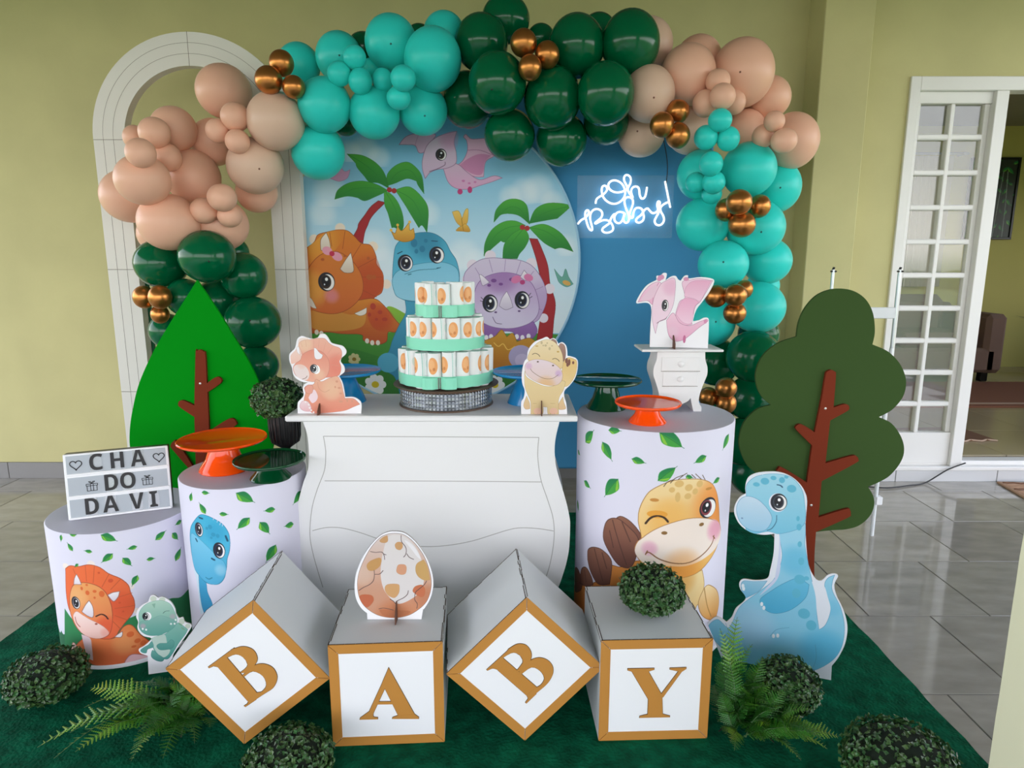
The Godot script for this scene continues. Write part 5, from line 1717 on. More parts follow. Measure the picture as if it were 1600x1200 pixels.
	for q in [[0, 0.41, 0.53, 0.025], [0, -0.41, 0.53, 0.025], [-0.252, 0, 0.025, 0.82], [0.252, 0, 0.025, 0.82]]:
		obj("frame_rail", bx(Vector3(q[2], q[3], 0.024), 0.003, Vector3(q[0], q[1], 0.012)), M.black_plastic, fp)
	var pp := thing("potted_plant", "dark spiky potted plant beside the sofa arm in the room", "plant", Vector3(5.42, fy, -6.75))
	obj("pot", lathe([Vector2(0, 0), Vector2(0.1, 0), Vector2(0.14, 0.26), Vector2(0.12, 0.27), Vector2(0.11, 0.22), Vector2(0, 0.22)], 24), M.black_plastic, pp)
	for i in 14:
		var an := i * 2.4
		var lm := MB.new()
		var d := Vector3(cos(an), 0, sin(an))
		var w := Vector3(-d.z, 0, d.x) * 0.025
		var rise := 0.45 + 0.03 * (i % 5)
		var A0 := Vector3(0, 0.22, 0)
		var A1 := A0 + d * 0.13 + Vector3.UP * rise * 0.7
		var A2 := A0 + d * 0.3 + Vector3.UP * rise * 0.75
		var nn := (d * -0.5 + Vector3.UP).normalized()
		lm.tri(A0, A1 + w, A1 - w, nn)
		lm.tri(A1 + w, A1 - w, A2, nn)
		obj("leaf", lm.done(), M.leaf_core, pp)
	mat("curtain", Color8(232, 228, 210), 0.9)
	var ct := thing("curtain", "white pleated curtain at the room wall seen through the door panes", "curtain", Vector3(4.15, 1.0, -7.25))
	for i in 2:
		var cp := MB.new()
		var pth := PackedVector2Array()
		for j in 31: pth.append(Vector2(-0.2 + 0.4 * j / 30.0, 0.025 * sin(j * 1.3)))
		for j in 30:
			var p0 := pth[j]
			var p1 := pth[j + 1]
			var nn := Vector3(-(p1.y - p0.y), 0, p1.x - p0.x).normalized()
			cp.quad(Vector3(p0.x, 0, p0.y), Vector3(p1.x, 0, p1.y), Vector3(p1.x, 1.35, p1.y), Vector3(p0.x, 1.35, p0.y), nn)
		obj("drape", cp.done(), M.curtain, ct, Vector3(-0.24 + 0.48 * i, 0, 0))
	var rod := MB.new()
	rod.tube([Vector3(-0.6, 1.37, 0), Vector3(0.6, 1.37, 0)], 0.012, 0.012, 10)
	obj("rod", rod.done(), M.steel, ct)
	for q in [-0.56, 0.56]:
		obj("bracket", bx(Vector3(0.02, 0.03, 0.12), 0.002, Vector3(q, 1.37, -0.05)), M.steel, ct)

func outside() -> void:
	# lawn and fence in front of the porch, seen only as reflections
	mat("lawn", Color8(104, 124, 70), 0.95)
	mat("paving", Color8(132, 128, 122), 0.9)
	struct("ground", span_box(-40, 40, -0.3, -0.13, -30, 40), M.lawn, Vector3.ZERO, null, "lawn around the house")
	mat("hedge_leaf", Color8(58, 92, 40), 0.9)
	var hb := MB.new()
	var rng := RandomNumberGenerator.new()
	rng.seed = 77
	for i in 60:
		hb.lathe([Vector2(0, 0), Vector2(0.8, 0.1), Vector2(0.9, 0.4), Vector2(0.6, 0.75), Vector2(0, 0.9)], 10, Vector3(-22 + i * 0.95, -0.13, 24 + rng.randf_range(-0.3, 0.3)))
	tag(obj("hedge", hb.done(), M.hedge_leaf), "clipped green garden hedge beyond the lawn, opposite the porch", "hedge")
	struct("path", span_box(-8, 7, -0.13, -0.1, 3.5, 8), M.paving, Vector3.ZERO, null, "pale paving before the porch")

func backdrop() -> void:
	# ---- white arch panel
	var z := -3.36
	var ar := thing("arch_panel", "tall white wooden arch panel with engraved lines behind the left balloons", "arch panel", Vector3(-1.52, 0, z - 0.05))
	var ro := 0.492
	var ri := 0.340
	var yc := 1.86
	# the frame is made of pieces butted at visible seams: two post pieces each side and two quarter rings
	var cuts := [0.0, 0.625, 1.245, yc]
	for sg in [-1.0, 1.0]:
		for i in 3:
			var xa: float = minf(sg * ri, sg * ro)
			obj("post_board", bx(Vector3(ro - ri, cuts[i + 1] - cuts[i] - 0.0016, 0.05), 0.001, Vector3(xa + (ro - ri) * 0.5, (cuts[i] + cuts[i + 1]) * 0.5, 0.025)), M.arch_white, ar)
			for k in 2:
				var gx: float = sg * lerpf(ri, ro, 0.36 + 0.32 * k)
				obj("groove_shade_line", bx(Vector3(0.0016, cuts[i + 1] - cuts[i], 0.0006), 0, Vector3(gx, (cuts[i] + cuts[i + 1]) * 0.5, 0.0502)), M.joint_groove_shade, ar)  # flat dark strip on the board, coloured as the shade in a groove
		for k in range(1, 4):
			obj("seam", bx(Vector3(ro - ri - 0.002, 0.0022, 0.002), 0, Vector3(sg * (ri + ro) * 0.5, cuts[k], 0.0493)), M.joint_groove_shade, ar)
		var q := PackedVector2Array()
		var a0 := 0.0025
		for i in 25: q.append(Vector2(sg * sin(lerpf(a0, PI / 2, i / 24.0)) * ro, yc + cos(lerpf(a0, PI / 2, i / 24.0)) * ro * 0.975))
		for i in 25: q.append(Vector2(sg * sin(lerpf(PI / 2, a0, i / 24.0)) * ri, yc + cos(lerpf(PI / 2, a0, i / 24.0)) * ri * 0.975))
		var b := MB.new()
		b.slab(q, 0, 0.05)
		obj("curved_board", b.done(), M.arch_white, ar)
		for k in 2:
			var r := lerpf(ri, ro, 0.36 + 0.32 * k)
			var pth := PackedVector2Array()
			for i in 25: pth.append(Vector2(sg * sin(PI / 2 * i / 24.0) * (r + 0.0008), yc + cos(PI / 2 * i / 24.0) * (r + 0.0008) * 0.975))
			for i in 25: pth.append(Vector2(sg * sin(PI / 2 * (24 - i) / 24.0) * (r - 0.0008), yc + cos(PI / 2 * (24 - i) / 24.0) * (r - 0.0008) * 0.975))
			var e := MB.new()
			e.slab(pth, 0.0498, 0.0505, 1)
			obj("groove_shade_line", e.done(), M.joint_groove_shade, ar)
	obj("seam", bx(Vector3(0.0024, ro - ri, 0.002), 0, Vector3(0, yc + (ri + ro) * 0.4875, 0.0493)), M.joint_groove_shade, ar)
	mat("pole_green", Color8(0, 92, 60), 0.5)
	tag(obj("support_pole", span_box(-0.016, 0.016, 0, 1.46, -0.01, 0.01, 0.004), M.pole_green, null, Vector3(-1.868, 0, -3.43)), "slim dark green upright behind the arch panel's left post", "pole")
	# ---- blue cloth panel
	var bp := thing("blue_panel", "plain blue fabric backdrop panel behind the round printed one", "backdrop panel", Vector3(0.2, 0.157, -3.56))
	obj("cloth_face", span_box(-0.82, 0.82, 0, 1.95, 0, 0.04, 0.012), M.blue_cloth, bp)
	for sg in [-1.0, 1.0]:
		obj("stand_leg", span_box(sg * 0.7 - 0.015, sg * 0.7 + 0.015, -0.157, 0.6, -0.03, -0.001, 0.002), M.black_plastic, bp)
		obj("stand_leg", span_box(sg * 0.7 - 0.015, sg * 0.7 + 0.015, -0.157, -0.13, -0.16, 0.03, 0.002), M.black_plastic, bp)
	# ---- round printed panel
	var rp := thing("round_panel", "round printed backdrop with cartoon dinosaurs, palms and blue sky", "backdrop panel", Vector3(-0.408, 1.280, -3.49))
	var q := PackedVector2Array()
	var R: float = 0.750
	for i in 120: q.append(Vector2(cos(TAU * i / 120), sin(TAU * i / 120)) * R)
	boards(q, 0.04, print_mat("backdrop_print", art_backdrop(), 0.7), M.white_cloth, "printed_cloth", rp, Vector3.ZERO, Rect2(-R, -R, R * 2, R * 2))
	var rim := MB.new()
	var ring := []
	for i in 97: ring.append(Vector3(cos(TAU * i / 96) * (R + 0.001), sin(TAU * i / 96) * (R + 0.001), 0.034))
	rim.tube(ring, 0.008, 0.008, 8, false)
	mat("rim_cloth", Color8(160, 205, 232), 0.7)
	obj("elastic_rim", rim.done(), M.rim_cloth, rp)
	for sg in [-1.0, 1.0]:
		obj("stand_leg", span_box(sg * 0.2 - 0.015, sg * 0.2 + 0.015, -1.280, 0.0, -0.03, -0.001, 0.002), M.steel, rp)
	# ---- neon sign
	var ne := thing("neon_sign", "white neon script sign reading Oh Baby on the blue backdrop", "neon sign", Vector3(0.5722, 1.5618, -3.5100))
	var nm := mat("neon_glow", Color(1, 1, 1), 0.4)
	nm.emission_enabled = true
	nm.emission = Color(0.97, 0.99, 1.0)
	nm.emission_energy_multiplier = 0.24
	for stroke in [[-1462, 119, -1457, 241, -1392, 369, -1261, 461, -1130, 534, -982, 662, -903, 808, -952, 954, -1059, 991, -1155, 918, -1173, 735, -1110, 479, -934, 259, -664, 119, -398, 119, -137, 277, 14, 552, -22, 845, -162, 1082, -393, 1227, -620, 1245, -787, 1154, -847, 991, -759, 808, -528, 680, -263, 669, 0, 753, 129, 845], [130, 826, 87, 991, -34, 1209, -58, 1390, 14, 1499, 127, 1506, 235, 1427, 285, 1281, 261, 1100, 183, 936, 142, 808, 231, 626, 428, 413], [420, 413, 354, 571, 322, 735, 392, 899, 542, 954, 676, 899, 738, 735, 765, 534, 846, 377, 960, 369, 1050, 497, 1091, 717, 1114, 918], [-2355, -894, -2205, -719, -1998, -597, -1849, -441, -1802, -293, -1873, -212, -1966, -275, -1989, -478, -1919, -738, -1837, -998, -1738, -1166, -1641, -1214, -1605, -1128, -1667, -886, -1730, -626, -1698, -367, -1568, -201, -1379, -153, -1187, -238, -1114, -404, -1178, -589, -1328, -719, -1459, -830, -1438, -879, -1287, -804, -1061, -708, -832, -719, -656, -849, -547, -1054, -570, -1221, -739, -1315, -949, -1326, -1086, -1240, -1070, -1110, -901, -979, -733, -849, -681, -663, -590, -497, -479, -386], [16, -367, -157, -301, -347, -330, -475, -497, -481, -701, -370, -830, -217, -849, -88, -719, 0, -478, 27, -360], [27, -367, -28, -552, 1, -756, 107, -842, 220, -775, 271, -589, 265, -404, 369, -109, 436, 149, 384, 351, 238, 424, 86, 406, -4, 277, 30, 39, 146, -256, 267, -478, 385, -597, 467, -534, 473, -367, 542, -164, 692, -90, 865, -138, 953, -275, 876, -441, 690, -589, 618, -719, 679, -812, 832, -819, 980, -701, 1012, -515, 967, -330, 1056, -183, 1188, -127, 1286, -219, 1424, -349, 1595, -330, 1705, -219, 1754, -35, 1804, 149, 1755, 222, 1688, 186, 1677, 2, 1743, -219, 1741, -367, 1642, -552, 1573, -738, 1637, -905, 1811, -961, 1979, -868, 2047, -663, 1981, -460, 1879, -293, 1834, -127, 1923, 20, 2108, 142, 2239, 186], [2017, 1202, 2338, -79]]:
		var p3 := []
		var q2 := spline(stroke, false, 6, 0.0001)
		for v in q2: p3.append(Vector3(v.x, v.y, 0.012))
		var tb := MB.new()
		tb.tube(p3, 0.005, 0.005, 8)
		obj("neon_tube", tb.done(), nm, ne)
	obj("acrylic_plate", span_box(-0.24, 0.25, -0.16, 0.15, 0.0, 0.004), M.acrylic, ne)
	# the lamp sits inside the tubes, where two strokes of the script cross
	var ol := OmniLight3D.new()
	ol.name = "neon_light"
	ol.light_color = Color(0.95, 0.98, 1.0)
	ol.light_energy = 0.0003
	ol.light_size = 0.01
	ol.omni_range = 8.0
	ol.omni_attenuation = 2.0
	ol.shadow_enabled = true
	ol.position = Vector3(0.0268, -0.0497, 0.0130)
	ne.add_child(ol)
	var cbm := MB.new()
	cbm.tube(spline3([Vector3(0.7468, 1.8861, -3.4600), Vector3(0.7758, 1.8172, -3.5050), Vector3(0.7852, 1.7493, -3.5050), Vector3(0.7821, 1.6715, -3.5050)]), 0.0022, 0.0022, 6)
	tag(obj("sign_cable", cbm.done(), M.cable), "thin dark cable hanging from the balloons down to the neon sign", "cable")

func garland() -> void:
	balloon("P", Vector3(-1.301, 2.040, -3.199), 0.121, 0.118, "big dusky peach balloon highest in the left peach cluster, against the white arch opening")
	balloon("P", Vector3(-1.005, 1.874, -2.991), 0.120, 0.122, "big beige peach balloon touching the three gold balloons beside the mint cluster")
	balloon("P", Vector3(-1.490, 1.858, -3.087), 0.097, 0.097, "dusky peach balloon behind the small peach pair on the left garland's upper edge")
	balloon("P", Vector3(-1.373, 1.825, -3.217), 0.102, 0.105, "shaded peach balloon behind three small peach ones, mid left cluster")
	balloon("P", Vector3(-1.130, 1.700, -3.058), 0.121, 0.121, "big peach balloon low beside the arch's right post, under the beige one")
	balloon("P", Vector3(-1.442, 1.660, -3.133), 0.118, 0.121, "round peach balloon at the middle of the left cluster, below four small ones")
	balloon("P", Vector3(-1.525, 1.618, -2.857), 0.108, 0.102, "wide pale peach balloon over the arch's left post")
	balloon("P", Vector3(-1.771, 1.584, -3.193), 0.127, 0.121, "outermost peach balloon at far left with a bright window glint")
	balloon("P", Vector3(-1.490, 1.454, -2.972), 0.128, 0.121, "pale oval peach balloon sitting directly above the dark green left balloons")
	balloon("P", Vector3(-1.333, 1.451, -3.122), 0.125, 0.119, "peach balloon half covered by three small peach ones, above the green balloons")
	balloon("P", Vector3(-1.194, 1.604, -3.225), 0.094, 0.094, "deep shaded peach balloon tucked behind the arch's right post side")
	balloon("P", Vector3(-1.673, 1.412, -3.228), 0.095, 0.090, "peach balloon peeking out under the pale oval one at the left column")
	balloon("P", Vector3(-1.498, 1.817, -2.935), 0.063, 0.063, "small peach balloon topmost of the group of four on the left edge")
	balloon("P", Vector3(-1.638, 1.815, -3.040), 0.049, 0.052, "small peach balloon half hidden at the back of the left edge group of four")
	balloon("P", Vector3(-1.471, 1.710, -2.761), 0.057, 0.057, "small peach balloon lowest left of the left edge group of four")
	balloon("P", Vector3(-1.483, 1.726, -2.993), 0.060, 0.060, "small peach balloon lowest right of the left edge group of four")
	balloon("P", Vector3(-1.160, 1.882, -2.949), 0.059, 0.059, "small peach balloon upper one of three, below the highest dusky peach balloon")
	balloon("P", Vector3(-1.239, 1.828, -2.952), 0.049, 0.049, "tiny peach balloon left one of three in the left cluster's middle")
	balloon("P", Vector3(-1.150, 1.781, -2.929), 0.050, 0.050, "tiny peach balloon lower one of three in the left cluster's middle")
	balloon("P", Vector3(-1.229, 1.552, -2.919), 0.060, 0.057, "small peach balloon upper one of three above the green column")
	balloon("P", Vector3(-1.334, 1.503, -2.973), 0.058, 0.055, "small peach balloon left one of three above the green column")
	balloon("P", Vector3(-1.230, 1.482, -2.986), 0.052, 0.050, "small peach balloon lower one of three above the green column")
	balloon("O", Vector3(-0.953, 2.092, -2.950), 0.050, 0.053, "shiny gold balloon, upper of the trio between left peach and mint balloons")
	balloon("O", Vector3(-0.993, 2.015, -2.900), 0.055, 0.055, "shiny gold balloon, left of the trio between left peach and mint balloons")
	balloon("O", Vector3(-0.892, 1.988, -2.900), 0.046, 0.046, "shiny gold balloon, lower right of the trio between left peach and mint balloons")
	balloon("M", Vector3(-0.956, 2.151, -3.200), 0.093, 0.096, "shaded mint balloon behind the left gold trio")
	balloon("M", Vector3(-0.760, 2.169, -3.142), 0.101, 0.106, "mint balloon on the garland's upper edge, second from the left gold trio")
	balloon("M", Vector3(-0.521, 2.212, -3.090), 0.112, 0.115, "large mint balloon on the upper edge, above the tiny mint ones")
	balloon("M", Vector3(-0.336, 2.127, -3.026), 0.121, 0.130, "largest mint balloon touching the dark green top cluster")
	balloon("M", Vector3(-0.302, 2.284, -3.200), 0.092, 0.092, "mint balloon peeking over the top of the largest mint balloon")
	balloon("M", Vector3(-0.799, 1.942, -3.009), 0.111, 0.114, "mint balloon beside the beige peach balloon and below the gold trio")
	balloon("M", Vector3(-0.597, 1.920, -3.055), 0.110, 0.110, "mint balloon at the middle of the lower mint row, above the backdrop palm")
	balloon("M", Vector3(-0.394, 1.944, -3.120), 0.107, 0.107, "mint balloon at the right end of the lower mint row by dark green")
	balloon("M", Vector3(-0.866, 1.768, -3.115), 0.117, 0.123, "lowest mint balloon of the left side, hanging over the backdrop sky")
	balloon("M", Vector3(-0.650, 2.115, -2.950), 0.047, 0.048, "tiny mint balloon highest of the left tiny mint trio")
	balloon("M", Vector3(-0.716, 2.051, -2.950), 0.049, 0.050, "tiny mint balloon left one of the left tiny mint trio")
	balloon("M", Vector3(-0.630, 2.022, -2.950), 0.049, 0.053, "tiny mint balloon lowest of the left tiny mint trio")
	balloon("M", Vector3(-0.547, 2.041, -3.005), 0.045, 0.048, "tiny mint balloon left one of the right tiny mint trio")
	balloon("M", Vector3(-0.440, 2.015, -2.873), 0.051, 0.051, "tiny mint balloon front one of the right tiny mint trio")
	balloon("M", Vector3(-0.469, 1.952, -2.928), 0.050, 0.047, "tiny mint balloon lowest of the right tiny mint trio")
	balloon("M", Vector3(-0.618, 2.121, -3.128), 0.041, 0.041, "tiny shaded mint balloon behind between both tiny mint trios")
	balloon("M", Vector3(-0.529, 2.163, -3.224), 0.048, 0.046, "tiny shaded mint balloon behind the right tiny mint trio")
	balloon("G", Vector3(-0.674, 2.238, -3.252), 0.073, 0.069, "dark green balloon showing between two upper mint balloons")
	balloon("G", Vector3(-0.422, 2.287, -3.265), 0.061, 0.058, "dark green balloon sliver above the largest mint balloon")
	balloon("G", Vector3(-0.773, 1.918, -3.263), 0.062, 0.059, "dark green balloon in the gap under the lower mint row")
	balloon("G", Vector3(-0.028, 2.346, -3.214), 0.107, 0.102, "dark green balloon topmost of the whole garland")
	balloon("G", Vector3(-0.133, 2.217, -3.107), 0.116, 0.119, "dark green balloon next to the largest mint balloon")
	balloon("G", Vector3(-0.061, 2.015, -2.950), 0.120, 0.125, "large glossy dark green balloon below the top gold trio")
	balloon("G", Vector3(-0.203, 2.004, -3.198), 0.115, 0.124, "dark green balloon at the left underside of the green cluster")
	balloon("G", Vector3(-0.011, 1.839, -3.120), 0.113, 0.113, "dark green balloon overlapping the flying pink dinosaur on the backdrop")
	balloon("G", Vector3(0.171, 1.969, -3.005), 0.122, 0.131, "large dark green balloon at the centre of the top green cluster")
	balloon("G", Vector3(0.223, 1.827, -3.159), 0.115, 0.118, "lowest dark green balloon over the backdrop circle's edge")
	balloon("G", Vector3(0.274, 2.184, -3.040), 0.119, 0.128, "tall dark green balloon right of the top gold trio")
	balloon("G", Vector3(0.131, 2.280, -3.260), 0.064, 0.064, "small dark green balloon in shade behind the top gold trio")
	balloon("G", Vector3(0.390, 2.311, -3.245), 0.078, 0.074, "dark green balloon half hidden on the upper edge between two big ones")
	balloon("G", Vector3(0.500, 2.191, -3.028), 0.123, 0.133, "big bright dark green balloon beside the right pink beige balloons")
	balloon("G", Vector3(0.387, 1.968, -2.931), 0.118, 0.127, "large dark green balloon beside the pink beige pair")
	balloon("G", Vector3(0.422, 1.905, -3.154), 0.102, 0.105, "dark green balloon at the underside behind a larger one, near the neon sign")
	balloon("O", Vector3(0.047, 2.155, -2.900), 0.054, 0.055, "shiny gold balloon, upper left of the trio on the dark green top")
	balloon("O", Vector3(0.143, 2.110, -2.900), 0.050, 0.054, "shiny gold balloon, right of the trio on the dark green top")
	balloon("O", Vector3(0.072, 2.048, -2.850), 0.047, 0.051, "shiny gold balloon, lowest of the trio on the dark green top")
	balloon("P", Vector3(0.607, 2.241, -3.207), 0.111, 0.114, "pink beige balloon half hidden behind the big bright green balloon")
	balloon("P", Vector3(0.582, 1.985, -3.006), 0.108, 0.116, "pink beige balloon left of the right gold trio")
	balloon("P", Vector3(0.593, 1.861, -3.214), 0.107, 0.104, "greyish beige balloon hanging above the neon sign")
	balloon("P", Vector3(0.759, 2.077, -3.067), 0.118, 0.127, "big dusky pink balloon on the right shoulder, left of the largest peach")
	balloon("P", Vector3(0.839, 2.182, -3.217), 0.102, 0.102, "brownish peach balloon behind the dusky pink one on the upper edge")
	balloon("P", Vector3(1.004, 2.093, -3.102), 0.134, 0.143, "largest peach balloon at the top right shoulder")
	balloon("P", Vector3(1.164, 2.016, -3.216), 0.100, 0.097, "peach balloon sticking out right of the largest peach one")
	balloon("P", Vector3(1.251, 1.815, -3.120), 0.114, 0.122, "outermost peach balloon at the right, close to the pillar")
	balloon("P", Vector3(1.061, 1.870, -3.203), 0.098, 0.098, "shaded peach balloon behind the mint balloons of the right shoulder")
	balloon("P", Vector3(0.817, 1.877, -3.206), 0.110, 0.110, "beige balloon behind the right gold trio")
	balloon("P", Vector3(1.036, 1.975, -3.351), 0.108, 0.108, "shaded peach balloon in the gap behind small peach ones")
	balloon("P", Vector3(0.856, 2.022, -2.951), 0.050, 0.050, "small peach balloon highest of four before the largest peach")
	balloon("P", Vector3(0.858, 1.948, -2.883), 0.052, 0.052, "small peach balloon front one of four before the largest peach")
	balloon("P", Vector3(0.812, 1.938, -2.965), 0.053, 0.056, "small peach balloon left one of four before the largest peach")
	balloon("P", Vector3(0.950, 1.955, -3.023), 0.049, 0.052, "small peach balloon right one of four before the largest peach")
	balloon("P", Vector3(1.090, 1.858, -2.919), 0.042, 0.042, "small peach balloon upper of three on the right shoulder's outer edge")
	balloon("P", Vector3(1.067, 1.809, -2.977), 0.045, 0.048, "small peach balloon with a dark tip, left of three on the outer edge")
	balloon("P", Vector3(1.128, 1.779, -2.900), 0.053, 0.050, "small peach balloon in front of the outermost right peach balloon")
	balloon("O", Vector3(0.694, 1.904, -2.950), 0.048, 0.048, "shiny gold balloon, upper of the trio over beige balloons")
	balloon("O", Vector3(0.615, 1.838, -2.883), 0.049, 0.052, "shiny gold balloon, left of the trio over beige balloons")
	balloon("O", Vector3(0.691, 1.802, -2.917), 0.050, 0.053, "shiny gold balloon, lowest of the trio over beige balloons")
	balloon("M", Vector3(0.850, 1.854, -2.872), 0.048, 0.046, "small mint balloon topmost in the right column")
	balloon("M", Vector3(0.809, 1.795, -2.919), 0.049, 0.050, "small mint balloon left of the top mint pair in the right column")
	balloon("M", Vector3(0.899, 1.788, -2.909), 0.047, 0.050, "small mint balloon right of the top mint pair in the right column")
	balloon("M", Vector3(0.857, 1.671, -3.136), 0.109, 0.112, "mint balloon left at the top of the right column, behind small ones")
	balloon("M", Vector3(1.038, 1.682, -3.041), 0.117, 0.117, "large mint balloon with a dark tip at the right column's top")
	balloon("M", Vector3(1.225, 1.625, -3.200), 0.110, 0.118, "mint balloon outermost right, just under the outer peach balloon")
	balloon("M", Vector3(0.837, 1.690, -2.922), 0.049, 0.051, "small mint balloon upper of the cluster beside the neon sign")
	balloon("M", Vector3(0.802, 1.625, -3.019), 0.044, 0.044, "small mint balloon left of the cluster beside the neon sign")
	balloon("M", Vector3(0.865, 1.620, -2.966), 0.049, 0.049, "small mint balloon middle of the cluster beside the neon sign")
	balloon("M", Vector3(0.880, 1.578, -3.037), 0.044, 0.044, "small mint balloon lowest of the cluster beside the neon sign")
	balloon("M", Vector3(0.870, 1.451, -3.120), 0.119, 0.119, "mint balloon beside the exclamation mark of the neon sign")
	balloon("M", Vector3(1.102, 1.438, -3.094), 0.130, 0.124, "wide mint balloon behind the four copper gold balloons")
	balloon("M", Vector3(0.949, 1.273, -3.040), 0.111, 0.106, "mint balloon above the lower gold cluster, left one")
	balloon("M", Vector3(1.205, 1.287, -3.201), 0.114, 0.108, "mint balloon above the lower gold cluster, right one")
	balloon("M", Vector3(1.147, 1.075, -3.120), 0.125, 0.119, "mint balloon right of the lower four gold balloons")
	balloon("M", Vector3(0.960, 1.002, -3.200), 0.111, 0.119, "mint balloon behind the pink standee's wing")
	balloon("M", Vector3(1.237, 1.168, -3.315), 0.079, 0.075, "mint balloon squeezed between two in the right column")
	balloon("O", Vector3(0.941, 1.528, -2.850), 0.053, 0.053, "coppery gold balloon, front one of four in the upper right column")
	balloon("O", Vector3(1.063, 1.520, -2.950), 0.046, 0.049, "coppery gold balloon, right one of four in the upper right column")
	balloon("O", Vector3(0.919, 1.504, -2.950), 0.045, 0.049, "coppery gold balloon, left one of four in the upper right column")
	balloon("O", Vector3(0.975, 1.440, -2.900), 0.057, 0.054, "coppery gold balloon, lowest of four in the upper right column")
	balloon("O", Vector3(0.884, 1.138, -2.904), 0.048, 0.049, "coppery gold balloon, left one of four above the green right balloons")
	balloon("O", Vector3(0.948, 1.146, -2.846), 0.048, 0.048, "coppery gold balloon, front one of four above the green right balloons")
	balloon("O", Vector3(1.020, 1.166, -2.950), 0.038, 0.041, "coppery gold balloon, rear one of four above the green right balloons")
	balloon("O", Vector3(0.968, 1.066, -2.900), 0.049, 0.047, "coppery gold balloon, lowest of four above the green right balloons")
	balloon("G", Vector3(1.113, 0.855, -3.040), 0.123, 0.120, "dark green balloon just below the mint ones in the right column")
	balloon("G", Vector3(1.215, 0.933, -3.270), 0.099, 0.094, "dark green balloon behind, where mint turns to green on the right")
	balloon("G", Vector3(1.011, 0.795, -3.270), 0.116, 0.120, "dark green balloon behind the white mini dresser")
	balloon("G", Vector3(1.182, 0.627, -3.190), 0.124, 0.121, "dark green balloon touching the green tree board's left side")
	balloon("G", Vector3(1.117, 0.426, -3.120), 0.114, 0.117, "dark green balloon beside the tall printed cylinder's top")
	balloon("G", Vector3(1.214, 0.244, -3.200), 0.121, 0.121, "lowest dark green balloon right of the tall printed cylinder")
	balloon("G", Vector3(1.036, 0.548, -3.284), 0.088, 0.095, "dark green balloon behind the lowest gold trio")
	balloon("O", Vector3(0.945, 0.738, -2.884), 0.047, 0.047, "coppery gold balloon, upper of the trio by the mini dresser's leg")
	balloon("O", Vector3(0.960, 0.662, -2.915), 0.045, 0.048, "coppery gold balloon, lower of the trio by the mini dresser's leg")
	balloon("O", Vector3(0.890, 0.683, -2.952), 0.045, 0.045, "coppery gold balloon, left of the trio by the mini dresser's leg")
	balloon("G", Vector3(-1.617, 1.275, -3.118), 0.117, 0.111, "dark green balloon at the left top of the left green column")
	balloon("G", Vector3(-1.334, 1.307, -2.967), 0.120, 0.114, "dark green balloon with a window glint, directly above the tree tip")
	balloon("G", Vector3(-1.254, 1.219, -3.153), 0.106, 0.109, "dark green balloon right of the tree tip")
	balloon("G", Vector3(-1.340, 1.326, -3.244), 0.080, 0.077, "dark green balloon half hidden at the back under the peach cluster")
	balloon("G", Vector3(-1.496, 1.123, -3.072), 0.086, 0.086, "dark green balloon beside the left gold pair, cut by the tree")
	balloon("G", Vector3(-1.215, 1.004, -3.120), 0.129, 0.122, "wide dark green balloon by the arch's right post")
	balloon("G", Vector3(-1.660, 0.956, -3.200), 0.084, 0.084, "dark green balloon left of the tree edge, below the gold ones")
	balloon("G", Vector3(-1.212, 0.800, -3.120), 0.102, 0.096, "dark green balloon above the boxwood pot")
	balloon("G", Vector3(-1.415, 1.099, -3.217), 0.103, 0.103, "dark green balloon in the shade behind the tree tip")
	balloon("G", Vector3(-1.444, 0.838, -3.199), 0.117, 0.117, "dark green balloon hidden mostly behind the leaf shaped tree")
	balloon("O", Vector3(-1.669, 1.127, -3.040), 0.048, 0.052, "shiny gold balloon, outermost on the left column by the arch")
	balloon("O", Vector3(-1.549, 1.132, -2.950), 0.049, 0.053, "shiny gold balloon, inner one on the left column by the arch")
	balloon("O", Vector3(-1.604, 1.049, -3.040), 0.040, 0.043, "shiny gold balloon, lower one on the left column by the arch")

